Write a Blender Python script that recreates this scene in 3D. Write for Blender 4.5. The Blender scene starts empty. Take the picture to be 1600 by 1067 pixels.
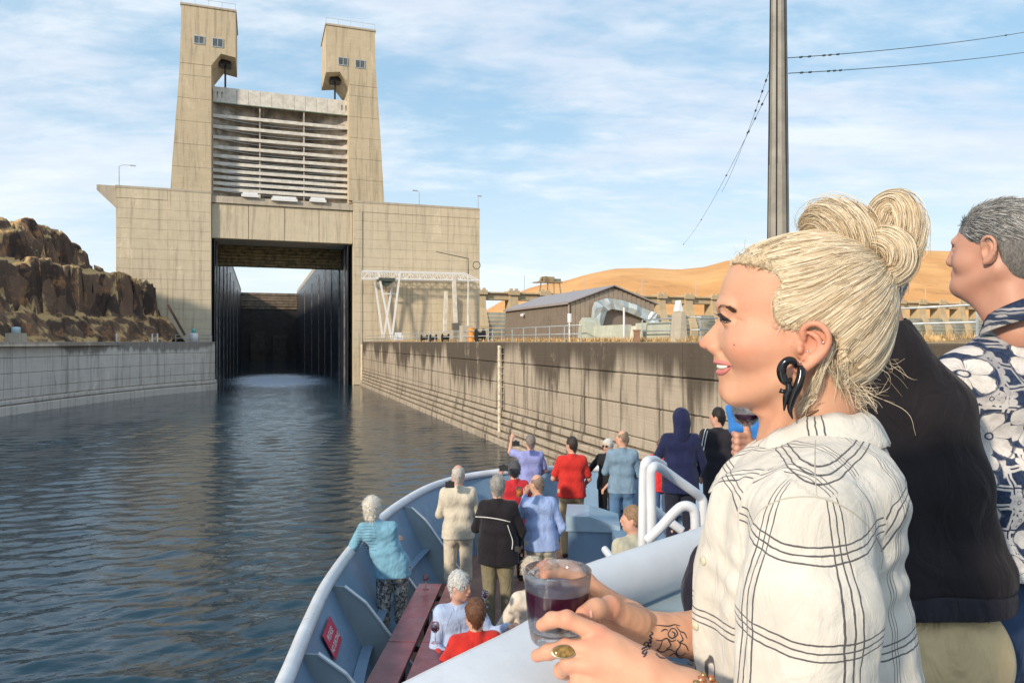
import bpy, math, random
import numpy as np
from mathutils import Vector, Matrix, noise as mnoise
from mathutils.bvhtree import BVHTree

random.seed(7)
rng = np.random.default_rng(11)
C = bpy.context.scene.collection
scene = bpy.context.scene
PI = math.pi
R = math.radians

# ------------------------------------------------------------------ camera, light, exposure
EYE = 7.5            # eye height above the water, standing on the upper deck
FPX = 1121.0         # focal length in photograph pixels (1600 wide)
cam_d = bpy.data.cameras.new('camera')
cam = bpy.data.objects.new('camera', cam_d)
C.objects.link(cam)
cam.location = (0, 0, EYE)
cam.rotation_euler = (R(90), 0, 0)
cam_d.sensor_width = 36
cam_d.lens = 36 * FPX / 1600
cam_d.clip_start = 0.05
cam_d.clip_end = 9000
scene.camera = cam

SUN_TO = Vector((-0.63, -0.74, 0)).normalized()
SUN_EL = R(24)
sun_dir = Vector((SUN_TO.x * math.cos(SUN_EL), SUN_TO.y * math.cos(SUN_EL), math.sin(SUN_EL)))
sl = bpy.data.lights.new('sun', 'SUN')
sl.energy = 2.5
sl.angle = R(4.0)
sl.color = (1.0, 0.84, 0.65)
sun = bpy.data.objects.new('sun', sl)
C.objects.link(sun)
sun.rotation_euler = sun_dir.to_track_quat('Z', 'Y').to_euler()

world = bpy.data.worlds.new('World')
scene.world = world
world.use_nodes = True
scene.view_settings.view_transform = 'Standard'
scene.view_settings.look = 'None'
scene.view_settings.gamma = 1.0
scene.view_settings.use_curve_mapping = False
scene.view_settings.exposure = 0.80


class NT:
    """small helper to write node trees"""
    def __init__(self, tree):
        self.t = tree
        self.t.nodes.clear()

    def n(self, kind, props=None, **inp):
        nd = self.t.nodes.new(kind)
        for k, v in (props or {}).items():
            setattr(nd, k, v)
        for k, v in inp.items():
            key = int(k[1:]) if k[0] == 'i' and k[1:].isdigit() else k.replace('_', ' ')
            self.put(nd.inputs[key], v)
        return nd

    def put(self, sock, v):
        if isinstance(v, bpy.types.NodeSocket):
            self.t.links.new(v, sock)
        elif isinstance(v, bpy.types.Node):
            self.t.links.new(v.outputs[0], sock)
        else:
            if sock.type == 'RGBA' and len(v) == 3:
                v = (*v, 1)
            sock.default_value = v

    def math(self, op, a, b=None, c=None, clamp=False):
        nd = self.t.nodes.new('ShaderNodeMath')
        nd.operation = op
        nd.use_clamp = clamp
        self.put(nd.inputs[0], a)
        if b is not None:
            self.put(nd.inputs[1], b)
        if c is not None:
            self.put(nd.inputs[2], c)
        return nd.outputs[0]

    def vmath(self, op, a, b=None):
        nd = self.t.nodes.new('ShaderNodeVectorMath')
        nd.operation = op
        self.put(nd.inputs[0], a)
        if b is not None:
            self.put(nd.inputs[1], b)
        return nd.outputs['Value'] if op in ('LENGTH', 'DOT_PRODUCT', 'DISTANCE') else nd.outputs[0]

    def mix(self, f, a, b, mode='MIX'):
        nd = self.t.nodes.new('ShaderNodeMix')
        nd.data_type = 'RGBA'
        nd.blend_type = mode
        self.put(nd.inputs[0], f)
        self.put(nd.inputs[6], a)
        self.put(nd.inputs[7], b)
        return nd.outputs[2]

    def ramp(self, f, lo, hi, a=0.0, b=1.0):
        nd = self.t.nodes.new('ShaderNodeMapRange')
        nd.interpolation_type = 'SMOOTHSTEP'
        self.put(nd.inputs[0], f)
        nd.inputs[1].default_value = lo
        nd.inputs[2].default_value = hi
        nd.inputs[3].default_value = a
        nd.inputs[4].default_value = b
        return nd.outputs[0]

    def noise(self, vec, scale, detail=4, rough=0.55, dist=0.0):
        nd = self.n('ShaderNodeTexNoise', Scale=scale, Detail=detail, Roughness=rough, Distortion=dist)
        if vec is not None:
            self.put(nd.inputs['Vector'], vec)
        return nd.outputs[0]

    def scaled(self, vec, s, loc=(0, 0, 0), rot=(0, 0, 0)):
        nd = self.n('ShaderNodeMapping')
        self.put(nd.inputs[0], vec)
        nd.inputs['Location'].default_value = loc
        nd.inputs['Rotation'].default_value = rot
        nd.inputs['Scale'].default_value = s
        return nd.outputs[0]

    def bump(self, h, strength=0.3, dist=0.02):
        nd = self.n('ShaderNodeBump', Strength=strength, Distance=dist)
        self.put(nd.inputs['Height'], h)
        return nd.outputs[0]

    def pos(self):
        return self.n('ShaderNodeNewGeometry').outputs['Position']


# sky with broken cloud, the same all round
w = NT(world.node_tree)
sky = w.n('ShaderNodeTexSky', dict(sky_type='NISHITA', sun_disc=False, sun_elevation=SUN_EL,
                                    sun_rotation=math.atan2(SUN_TO.x, SUN_TO.y), air_density=1.0,
                                    dust_density=1.2, ozone_density=1.5, altitude=100))
dirv = w.n('ShaderNodeTexCoord').outputs['Generated']
sep = w.n('ShaderNodeSeparateXYZ', i0=dirv)
hz = w.math('MAXIMUM', sep.outputs[2], 0.0)
den = w.math('ADD', hz, 0.16)
cx = w.math('DIVIDE', sep.outputs[0], den)
cy = w.math('DIVIDE', sep.outputs[1], den)
cv = w.n('ShaderNodeCombineXYZ', i0=cx, i1=cy).outputs[0]
cvr = w.scaled(cv, (0.62, 1.15, 1), (1.7, 0.35, 0), (0, 0, R(-20)))
n1 = w.noise(cvr, .95, 8, 0.56, 0.5)
n2 = w.noise(w.scaled(cv, (1.4, 2.6, 1), (3.1, 1.2, 0), (0, 0, R(-14))), 3.2, 8, 0.62, 0.2)
nn = w.math('ADD', w.math('MULTIPLY', n1, 0.68), w.math('MULTIPLY', n2, 0.32))
cl = w.ramp(nn, 0.40, 0.60)
hzw = w.ramp(sep.outputs[2], -0.02, 0.36, 1.0, 0.0)         # whitish low sky
shade = w.ramp(w.noise(w.scaled(cv, (0.8, 1.6, 1), (9.1, 4.2, 0)), 1.6, 5, 0.6), 0.38, 0.66)
cloudc = w.mix(shade, (4.7, 5.3, 6.3), (6.2, 6.6, 7.0))
blue = w.mix(0.70, sky.outputs[0], (2.9, 4.75, 6.3))
c1 = w.mix(w.math('MULTIPLY', cl, 0.86), blue, cloudc)
c2 = w.mix(w.math('MULTIPLY', hzw, 0.72), c1, (6.5, 7.1, 7.3))
bg = w.n('ShaderNodeBackground', Strength=0.088)
w.put(bg.inputs[0], c2)
wo = w.n('ShaderNodeOutputWorld')
w.put(wo.inputs[0], bg.outputs[0])

# ------------------------------------------------------------------ materials
MATS = {}


def finish(nt, m, col, rough, normal=None, **kw):
    p = nt.n('ShaderNodeBsdfPrincipled')
    nt.put(p.inputs['Base Color'], col)
    nt.put(p.inputs['Roughness'], rough)
    if normal is not None:
        nt.put(p.inputs['Normal'], normal)
    for k, v in kw.items():
        nt.put(p.inputs[k.replace('_', ' ')], v)
    o = nt.n('ShaderNodeOutputMaterial')
    nt.put(o.inputs[0], p.outputs[0])
    return p


def newmat(name):
    m = bpy.data.materials.new(name)
    m.use_nodes = True
    MATS[name] = m
    return m, NT(m.node_tree)


def plain(name, col, rough=0.6, var=0.12, scale=6.0, bump=0.15, bscale=60.0, bdist=0.004, metal=0.0, **kw):
    """one colour with soft wear and fine relief"""
    if name in MATS:
        return MATS[name]
    m, t = newmat(name)
    p = t.pos()
    a = t.ramp(t.noise(p, scale, 5, 0.6), 0.3, 0.7, 1 - var, 1 + var)
    c = t.mix(1.0, col, t.n('ShaderNodeCombineColor', i0=a, i1=a, i2=a).outputs[0], 'MULTIPLY')
    nb = t.bump(t.noise(p, bscale, 4, 0.6), bump, bdist)
    r = t.ramp(t.noise(p, scale * 1.7, 3), 0.3, 0.7, max(0.02, rough - 0.08), min(1, rough + 0.08))
    finish(t, m, c, r, nb, Metallic=metal, **kw)
    return m


def painted(name, col, rough=.4):
    """brushed ship's paint with grime runs, scuffs and a little rust"""
    m, t = newmat(name)
    p = t.pos()
    c = t.mix(t.ramp(t.noise(p, 1.6, 5, .6), .35, .68), tuple(x * .86 for x in col), tuple(min(1, x * 1.1) for x in col))
    runs = t.ramp(t.noise(t.scaled(p, (9, 9, .8)), 1.0, 6, .7, .4), .56, .74, 0, .42)
    c = t.mix(runs, c, tuple(x * .62 for x in col))
    rust = t.math('MULTIPLY', t.ramp(t.noise(p, 5.5, 6, .75), .66, .74), t.ramp(t.noise(t.scaled(p, (30, 30, 4)), 1.0, 4, .7), .45, .65, 0, .7))
    c = t.mix(rust, c, (.20, .085, .035))
    scf = t.ramp(t.noise(t.scaled(p, (6, 40, 22), rot=(.3, .2, .5)), 1.0, 5, .75), .64, .74, 0, .35)
    c = t.mix(scf, c, tuple(min(1, x * 1.35) for x in col))
    finish(t, m, c, t.ramp(t.noise(p, 7, 4), .3, .7, rough - .08, rough + .14), t.bump(t.noise(p, 24, 5, .6), .25, .004))
    return m


def cloth(name, col, var=0.12, sheen=0.15):
    """woven cloth with soft creases"""
    if name in MATS:
        return MATS[name]
    m, t = newmat(name)
    p = t.pos()
    a = t.ramp(t.noise(p, 9, 4, 0.6), 0.3, 0.7, 1 - var, 1 + var)
    c = t.mix(1.0, col, t.n('ShaderNodeCombineColor', i0=a, i1=a, i2=a).outputs[0], 'MULTIPLY')
    cr = t.noise(t.scaled(p, (1, 1, 0.55)), 13, 3, 0.5, 1.2)
    wv = t.noise(p, 420, 2, 0.5)
    nb = t.bump(cr, 0.55, 0.03)
    nb2 = t.n('ShaderNodeBump', Strength=0.15, Distance=0.001)
    t.put(nb2.inputs['Height'], wv)
    t.put(nb2.inputs['Normal'], nb)
    finish(t, m, c, 0.85, nb2.outputs[0], Sheen_Weight=sheen, Specular_IOR_Level=0.25)
    return m


def skinmat(name, col, red=(0.62, 0.22, 0.16)):
    if name in MATS:
        return MATS[name]
    m, t = newmat(name)
    p = t.pos()
    f = t.ramp(t.noise(p, 22, 4, 0.6), 0.42, 0.75, 0.0, 0.30)
    c = t.mix(f, col, red)
    f2 = t.ramp(t.noise(p, 260, 2, 0.6), 0.55, 0.8, 0.0, 0.10)
    c = t.mix(f2, c, (0.32, 0.13, 0.09))
    nb = t.bump(t.noise(p, 900, 3, 0.7), 0.16, 0.0006)
    finish(t, m, c, 0.48, nb, Subsurface_Weight=0.12, Subsurface_Radius=(0.012, 0.005, 0.003), Subsurface_Scale=1.0,
           Specular_IOR_Level=0.35)
    return m


def concrete(name, col, dark, stain=0.5, top=None, drip=0.6, rough=0.9, warm=None, scale=1.0):
    """cast concrete: board marks, blotches, water runs; top = (z, depth) puts a ragged dirty band below a wall's top"""
    m, t = newmat(name)
    p = t.pos()
    big = t.ramp(t.noise(p, 0.10 * scale, 6, 0.62), 0.35, 0.68)
    mid = t.ramp(t.noise(p, 0.9 * scale, 6, 0.65), 0.35, 0.7)
    c = t.mix(t.math('MULTIPLY', mid, 0.35), col, tuple(x * 0.72 for x in col))
    c = t.mix(t.math('MULTIPLY', big, 0.35), c, warm or tuple(x * 1.15 for x in col))
    runs = t.noise(t.scaled(p, (1.5 * scale, 1.5 * scale, 0.10 * scale)), 1.0, 6, 0.7, 0.3)
    rf = t.math('MULTIPLY', t.ramp(runs, 0.47, 0.68), stain)
    c = t.mix(rf, c, dark)
    if top:
        z = t.n('ShaderNodeSeparateXYZ', i0=p).outputs[2]
        ragged = t.math('MULTIPLY', t.noise(t.scaled(p, (1.0, 1.0, 0.03)), 1.1, 6, 0.72), top[1] * 2)
        ragged = t.math('MULTIPLY', ragged, t.ramp(t.noise(t.scaled(p, (1, 1, .02)), .11, 3, .6), .36, .60, .25, 1.25))
        dz = t.math('SUBTRACT', top[0], z)
        band = t.math('MULTIPLY', t.ramp(t.math('SUBTRACT', dz, ragged), -0.35 * top[1], 0.25 * top[1], 1.0, 0.0), drip)
        c = t.mix(band, c, dark)
    course = t.noise(t.scaled(p, (0.15, 0.15, 9)), 1.0, 3, 0.6)
    c = t.mix(t.math('MULTIPLY', t.ramp(course, 0.5, 0.75), 0.16), c, dark)
    lime = t.math('MULTIPLY', t.ramp(t.noise(t.scaled(p, (1, 1, .35)), .42 * scale, 7, .72, .5), .56, .68), t.ramp(t.noise(p, 3.5, 5, .75), .42, .62, .25, 1))
    c = t.mix(t.math('MULTIPLY', lime, .55), c, tuple(min(1, x * 1.45) for x in col))
    speck = t.ramp(t.noise(p, 7 * scale, 4, 0.75), 0.6, 0.8, 0, 0.35)
    c = t.mix(speck, c, tuple(min(1, x * 1.3) for x in col))
    h = t.math('ADD', t.noise(p, 3.0, 8, 0.7), t.math('MULTIPLY', course, 0.6))
    finish(t, m, c, rough, t.bump(h, 0.6, 0.05))
    return m


# ------------------------------------------------------------------ meshes
def make_mesh(name, verts, faces, mat=None, smooth=False):
    me = bpy.data.meshes.new(name)
    verts = np.asarray(verts, dtype=np.float32).reshape(-1, 3)
    if isinstance(faces, np.ndarray):
        nf, k = faces.shape
        me.vertices.add(len(verts))
        me.vertices.foreach_set('co', verts.ravel())
        me.loops.add(nf * k)
        me.loops.foreach_set('vertex_index', faces.astype(np.int32).ravel())
        me.polygons.add(nf)
        me.polygons.foreach_set('loop_start', np.arange(0, nf * k, k, dtype=np.int32))
        me.polygons.foreach_set('loop_total', np.full(nf, k, dtype=np.int32))
        me.update(calc_edges=True)
    else:
        me.from_pydata([tuple(map(float, v)) for v in verts], [], [tuple(int(i) for i in f) for f in faces])
        me.update()
    if smooth:
        me.polygons.foreach_set('use_smooth', np.ones(len(me.polygons), dtype=bool))
    if mat:
        me.materials.append(mat)
    return me


def link(name, me, parent=None, loc=None):
    o = bpy.data.objects.new(name, me)
    C.objects.link(o)
    if parent is not None:
        o.parent = parent
    if loc is not None:
        o.location = loc
    return o


def tag(o, label=None, cat=None, group=None, kind=None):
    if label:
        o['label'] = label
    if cat:
        o['category'] = cat
    if group:
        o['group'] = group
    if kind:
        o['kind'] = kind
    return o


def thing(name, label, cat, loc=(0, 0, 0), rz=0.0, group=None, rot=None):
    o = bpy.data.objects.new(name, None)
    o.empty_display_size = 0.2
    C.objects.link(o)
    o.location = loc
    o.rotation_euler = rot if rot else (0, 0, rz)
    return tag(o, label, cat, group)


class MB:
    def __init__(self):
        self.v = []
        self.f = []

    def add(self, vs, fs):
        b = len(self.v)
        self.v += [tuple(v) for v in vs]
        self.f += [tuple(b + i for i in f) for f in fs]
        return self

    def box(self, x0, x1, y0, y1, z0, z1):
        vs = [(x, y, z) for z in (z0, z1) for y in (y0, y1) for x in (x0, x1)]
        return self.add(vs, [(0, 2, 3, 1), (4, 5, 7, 6), (0, 1, 5, 4), (2, 6, 7, 3), (0, 4, 6, 2), (1, 3, 7, 5)])

    def prism(self, poly, d0, d1, axis='y'):
        """poly: list of 2D points, extruded along axis"""
        n = len(poly)
        vs = []
        for d in (d0, d1):
            for a, b in poly:
                vs.append({'y': (a, d, b), 'x': (d, a, b), 'z': (a, b, d)}[axis])
        fs = [tuple(range(n)), tuple(range(2 * n - 1, n - 1, -1))]
        fs += [(i, i + n, (i + 1) % n + n, (i + 1) % n) for i in range(n)]
        return self.add(vs, fs)

    def hull8(self, lo, hi):
        """two quads (4 pts each) joined"""
        return self.add(list(lo) + list(hi), [(0, 3, 2, 1), (4, 5, 6, 7), (0, 1, 5, 4), (1, 2, 6, 5), (2, 3, 7, 6), (3, 0, 4, 7)])

    def bar(self, a, b, w, h=None):
        a, b = Vector(a), Vector(b)
        d = (b - a)
        if d.length < 1e-6:
            return self
        d.normalize()
        up = Vector((0, 0, 1)) if abs(d.z) < 0.95 else Vector((0, 1, 0))
        s = d.cross(up).normalized() * (w / 2)
        u = s.cross(d).normalized() * ((h or w) / 2)
        return self.hull8([a - s - u, a + s - u, a + s + u, a - s + u], [b - s - u, b + s - u, b + s + u, b - s + u])

    def tube(self, pts, r, seg=8, closed=False, caps=True):
        pts = [Vector(p) for p in pts]
        n = len(pts)
        rr = r if hasattr(r, '__len__') else [r] * n
        b = len(self.v)
        prev = None
        for i, p in enumerate(pts):
            if closed:
                d = pts[(i + 1) % n] - pts[i - 1]
            else:
                d = pts[min(i + 1, n - 1)] - pts[max(i - 1, 0)]
            d.normalize()
            if prev is None:
                up = Vector((0, 0, 1)) if abs(d.z) < 0.9 else Vector((0, 1, 0))
                s = d.cross(up).normalized()
            else:
                s = (prev - d * prev.dot(d)).normalized()
            prev = s
            u = d.cross(s)
            for k in range(seg):
                a = 2 * PI * k / seg
                self.v.append(tuple(p + (s * math.cos(a) + u * math.sin(a)) * rr[i]))
        m = n if closed else n - 1
        for i in range(m):
            for k in range(seg):
                a0 = b + i * seg + k
                a1 = b + i * seg + (k + 1) % seg
                j = (i + 1) % n
                self.f.append((a0, a1, b + j * seg + (k + 1) % seg, b + j * seg + k))
        if caps and not closed:
            self.f.append(tuple(b + k for k in range(seg - 1, -1, -1)))
            self.f.append(tuple(b + (n - 1) * seg + k for k in range(seg)))
        return self

    def lathe(self, prof, seg=24, center=(0, 0, 0)):
        b = len(self.v)
        for r, z in prof:
            for k in range(seg):
                a = 2 * PI * k / seg
                self.v.append((center[0] + r * math.cos(a), center[1] + r * math.sin(a), center[2] + z))
        for i in range(len(prof) - 1):
            for k in range(seg):
                self.f.append((b + i * seg + k, b + i * seg + (k + 1) % seg, b + (i + 1) * seg + (k + 1) % seg, b + (i + 1) * seg + k))
        return self

    def build(self, name, mat=None, parent=None, smooth=False, loc=None):
        return link(name, make_mesh(name, self.v, self.f, mat, smooth), parent, loc)


def smooth_path(pts, n):
    """Catmull-Rom through points"""
    pts = [np.array(p, float) for p in pts]
    P = [2 * pts[0] - pts[1]] + pts + [2 * pts[-1] - pts[-2]]
    out = []
    segs = len(pts) - 1
    for i in range(n):
        u = i / (n - 1) * segs
        k = min(int(u), segs - 1)
        t = u - k
        a, b, c, d = P[k], P[k + 1], P[k + 2], P[k + 3]
        out.append(0.5 * ((2 * b) + (-a + c) * t + (2 * a - 5 * b + 4 * c - d) * t * t + (-a + 3 * b - 3 * c + d) * t ** 3))
    return out


# ------------------------------------------------------------------ implicit solids (people, hands, cloth)
class Field:
    def __init__(self, lo, hi, h):
        self.h = h
        self.lo = np.array(lo, np.float32)
        n = np.ceil((np.array(hi) - np.array(lo)) / h).astype(int) + 1
        self.n = n
        self.F = np.full(n, 1.0, np.float32)
        self.ax = [self.lo[i] + h * np.arange(n[i], dtype=np.float32) for i in range(3)]

    def win(self, lo, hi, pad):
        s = []
        for i in range(3):
            a = int(max(0, math.floor((lo[i] - pad - self.lo[i]) / self.h)))
            b = int(min(self.n[i], math.ceil((hi[i] + pad - self.lo[i]) / self.h) + 1))
            if b <= a:
                return None
            s.append(slice(a, b))
        return tuple(s)

    def grid(self, s):
        return (self.ax[0][s[0]][:, None, None], self.ax[1][s[1]][None, :, None], self.ax[2][s[2]][None, None, :])

    def comb(self, s, d, k, op):
        f = self.F[s]
        if op == 'add':
            if k > 0:
                hh = np.maximum(k - np.abs(f - d), 0) / k
                self.F[s] = np.minimum(f, d) - hh * hh * k * 0.25
            else:
                self.F[s] = np.minimum(f, d)
        elif op == 'sub':
            d = -d
            if k > 0:
                hh = np.maximum(k - np.abs(f - d), 0) / k
                self.F[s] = np.maximum(f, d) + hh * hh * k * 0.25
            else:
                self.F[s] = np.maximum(f, d)

    def cone(self, a, b, ra, rb, k=0.0, op='add', flat=None):
        """tapered capsule; flat = (axis vector, factor) squeezes the section along an axis"""
        a = np.array(a, np.float32)
        b = np.array(b, np.float32)
        r = max(ra, rb)
        pad = r * (1.0 if not flat else max(1.0, 1 / flat[1])) + k + 3 * self.h
        s = self.win(np.minimum(a, b), np.maximum(a, b), pad)
        if s is None:
            return self
        X, Y, Z = self.grid(s)
        ba = b - a
        L = float(ba @ ba) + 1e-12
        px, py, pz = X - a[0], Y - a[1], Z - a[2]
        t = np.clip((px * ba[0] + py * ba[1] + pz * ba[2]) / L, 0, 1)
        dx, dy, dz = px - t * ba[0], py - t * ba[1], pz - t * ba[2]
        d2 = dx * dx + dy * dy + dz * dz
        if flat:
            ax = np.array(flat[0], np.float32)
            ax = ax / np.linalg.norm(ax)
            q = dx * ax[0] + dy * ax[1] + dz * ax[2]
            d2 = d2 + q * q * (1 / flat[1] ** 2 - 1)
        d = np.sqrt(d2) - (ra + (rb - ra) * t)
        self.comb(s, d, k, op)
        return self

    def chain(self, pts, rs, k=0.0, flat=None):
        for i in range(len(pts) - 1):
            self.cone(pts[i], pts[i + 1], rs[i], rs[i + 1], k, flat=flat)
        return self

    def ell(self, c, r, k=0.0, op='add', rot=None):
        c = np.array(c, np.float32)
        m = max(r)
        s = self.win(c, c, m + k + 3 * self.h)
        if s is None:
            return self
        X, Y, Z = self.grid(s)
        x, y, z = X - c[0], Y - c[1], Z - c[2]
        if rot is not None:
            M = np.array(rot, np.float32)          # rows = local axes
            x, y, z = (M[0][0] * x + M[0][1] * y + M[0][2] * z, M[1][0] * x + M[1][1] * y + M[1][2] * z,
                       M[2][0] * x + M[2][1] * y + M[2][2] * z)
        q = np.sqrt((x / r[0]) ** 2 + (y / r[1]) ** 2 + (z / r[2]) ** 2)
        g = np.sqrt((x / r[0] ** 2) ** 2 + (y / r[1] ** 2) ** 2 + (z / r[2] ** 2) ** 2) + 1e-9
        d = q * (q - 1) / g
        self.comb(s, d, k, op)
        return self

    def cut(self, nrm, off, k=0.0):
        """keep the side where n.p < off"""
        X, Y, Z = self.grid((slice(None),) * 3)
        d = X * nrm[0] + Y * nrm[1] + Z * nrm[2] - off
        self.comb((slice(None),) * 3, -d, k, 'sub')
        return self

    def mesh(self):
        F = self.F
        ins = F < 0
        n = F.shape
        cs = np.zeros((n[0] - 1, n[1] - 1, n[2] - 1), np.uint8)
        for dx in (0, 1):
            for dy in (0, 1):
                for dz in (0, 1):
                    cs += ins[dx:n[0] - 1 + dx, dy:n[1] - 1 + dy, dz:n[2] - 1 + dz]
        act = np.argwhere((cs > 0) & (cs < 8))
        idx = np.full(cs.shape, -1, np.int64)
        idx[act[:, 0], act[:, 1], act[:, 2]] = np.arange(len(act))
        acc = np.zeros((len(act), 3), np.float64)
        cnt = np.zeros(len(act))
        corners = [(x, y, z) for x in (0, 1) for y in (0, 1) for z in (0, 1)]
        vals = {c: F[act[:, 0] + c[0], act[:, 1] + c[1], act[:, 2] + c[2]] for c in corners}
        for a in corners:
            for axis in range(3):
                if a[axis] == 0:
                    b = tuple(a[i] + (1 if i == axis else 0) for i in range(3))
                    va, vb = vals[a], vals[b]
                    m = (va < 0) != (vb < 0)
                    t = np.where(m, va / np.where(m, va - vb, 1), 0)
                    p = np.array(a, float)[None, :].repeat(len(act), 0)
                    p[:, axis] += t
                    acc[m] += p[m]
                    cnt[m] += 1
        V = (act + acc / cnt[:, None]) * self.h + self.lo
        faces = []
        for axis in range(3):
            o1, o2 = [(1, 2), (2, 0), (0, 1)][axis]
            sl0 = [slice(None)] * 3
            sl1 = [slice(None)] * 3
            sl0[axis] = slice(0, -1)
            sl1[axis] = slice(1, None)
            a, b = ins[tuple(sl0)], ins[tuple(sl1)]
            e = np.argwhere(a != b)
            e = e[(e[:, o1] > 0) & (e[:, o2] > 0) & (e[:, o1] < n[o1] - 1) & (e[:, o2] < n[o2] - 1)]
            flag = a[e[:, 0], e[:, 1], e[:, 2]]
            q = []
            for d1, d2 in ((-1, -1), (0, -1), (0, 0), (-1, 0)):
                c = e.copy()
                c[:, o1] += d1
                c[:, o2] += d2
                q.append(idx[c[:, 0], c[:, 1], c[:, 2]])
            q = np.stack(q, 1)
            q[~flag] = q[~flag][:, ::-1]
            faces.append(q)
        Q = np.concatenate(faces)
        Q = Q[(Q >= 0).all(1)]
        return V, Q


def relax(V, Q, it=1, lam=0.5):
    """light smoothing of a quad mesh"""
    e = np.concatenate([Q[:, [0, 1]], Q[:, [1, 2]], Q[:, [2, 3]], Q[:, [3, 0]]])
    for _ in range(it):
        acc = np.zeros_like(V)
        c = np.zeros(len(V))
        np.add.at(acc, e[:, 0], V[e[:, 1]])
        np.add.at(acc, e[:, 1], V[e[:, 0]])
        np.add.at(c, e[:, 0], 1)
        np.add.at(c, e[:, 1], 1)
        V = V + lam * (acc / np.maximum(c, 1)[:, None] - V)
    return V


def normals(V, Q):
    fn = np.cross(V[Q[:, 2]] - V[Q[:, 0]], V[Q[:, 3]] - V[Q[:, 1]])
    N = np.zeros_like(V)
    for k in range(4):
        np.add.at(N, Q[:, k], fn)
    return N / (np.linalg.norm(N, axis=1)[:, None] + 1e-12)


def wob(V, f, seed=0):
    """cheap smooth pseudo-noise, -1..1"""
    r = np.random.default_rng(seed)
    out = np.zeros(len(V))
    for i in range(5):
        k = r.normal(size=3) * f * (1 + 0.35 * i)
        out += np.sin(V @ k + r.uniform(0, 6.28)) / (1 + 0.4 * i)
    return out / 2.6


def solid(field, name, mat, parent=None, it=1, fold=None, smooth=True):
    V, Q = field.mesh()
    if len(V) == 0:
        return None
    V = relax(V, Q, it)
    if fold:
        amp, fr, sd = fold
        V = V + normals(V, Q) * (wob(V, fr, sd) * amp)[:, None]
    return link(name, make_mesh(name, V, Q, mat, smooth), parent)


def PX(px, py, Y):
    """the point at distance Y that the photograph shows at px, py (world)"""
    return Vector(((px - 800) / FPX * Y, Y, EYE + (533.5 - py) / FPX * Y))
# ------------------------------------------------------------------ the lock: frame at the left corner of its opening
LO = Vector((-48.95, 116.8, 0.0))
LA = math.atan2(0.332, 0.943)                 # direction of the lock's face
EX = Vector((math.cos(LA), math.sin(LA), 0))  # along the face, to the right
EN = Vector((-math.sin(LA), math.cos(LA), 0))  # into the lock


def LW(t, n, z=0.0):
    return LO + EX * t + EN * n + Vector((0, 0, z))


def tx(px, n=0.0):
    """distance along the face of what stands at column px, n metres behind it"""
    u = (px - 800) / FPX
    o = LO + EN * n
    return (u * o.y - o.x) / (EX.x - u * EX.y)


def tz(px, py, n=0.0):
    p = LW(tx(px, n), n)
    return EYE + (533.5 - py) / FPX * p.y


CON = concrete('pale_concrete', (0.57, 0.495, 0.365), (0.25, 0.20, 0.14), 0.5)
CON2 = concrete('tower_concrete', (0.52, 0.44, 0.31), (0.22, 0.175, 0.12), 0.55)
CONW = concrete('guide_wall_concrete', (0.40, 0.34, 0.265), (0.075, 0.058, 0.042), 0.95, top=(7.45, 2.6), drip=0.95)
CONL = concrete('grey_wall_concrete', (0.64, 0.59, 0.53), (0.17, 0.15, 0.135), 0.5, top=(7.45, 1.1), drip=0.8)
CONC = concrete('coping_concrete', (0.45, 0.40, 0.32), (0.2, 0.16, 0.12), 0.4)
DARKW = plain('wet_shaded_wall', (0.018, 0.022, 0.034), 0.35, 0.5, 0.5, 0.5, 3.0, 0.05)  # wet chamber wall, with the shade inside the lock darkened into its colour
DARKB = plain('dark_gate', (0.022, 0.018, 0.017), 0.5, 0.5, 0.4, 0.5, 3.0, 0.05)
STEELW = plain('weathered_white_steel', (0.62, 0.59, 0.53), 0.5, 0.15, 1.2, 0.3, 8, 0.02)
SKINP = plain('weathered_gate_plate', (0.42, 0.37, 0.31), 0.55, 0.5, 0.55, 0.3, 6, 0.02)
STEELG = plain('galvanised_steel', (0.42, 0.46, 0.48), 0.45, 0.15, 3, 0.2, 30, 0.005, 0.3)
BLACKI = plain('black_iron', (0.02, 0.02, 0.022), 0.5, 0.3, 3)
TIMBER = plain('stained_timber', (0.20, 0.15, 0.075), 0.8, 0.5, 1.4, 0.7, 6, 0.05)
GLASSD = plain('dark_window_glass', (0.10, 0.11, 0.12), 0.12, 0.3, 2)
WHITEP = plain('white_paint', (0.72, 0.73, 0.74), 0.4, 0.06, 4, 0.1, 40, 0.003)
YELLOWW = plain('pale_yellow_paint', (0.62, 0.50, 0.30), 0.6, 0.2, 4)

TOP = 31.6
t_l = tx(181)
t_ll = tx(150)
t_r = tx(552)
t_rr = tx(749.5)
lock = thing('lock_gatehouse', 'tall concrete navigation lock gatehouse with twin towers and open chamber', 'lock gatehouse',
             LO, LA)
# pier blocks with their cast lifts
panel_cache = {}


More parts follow.
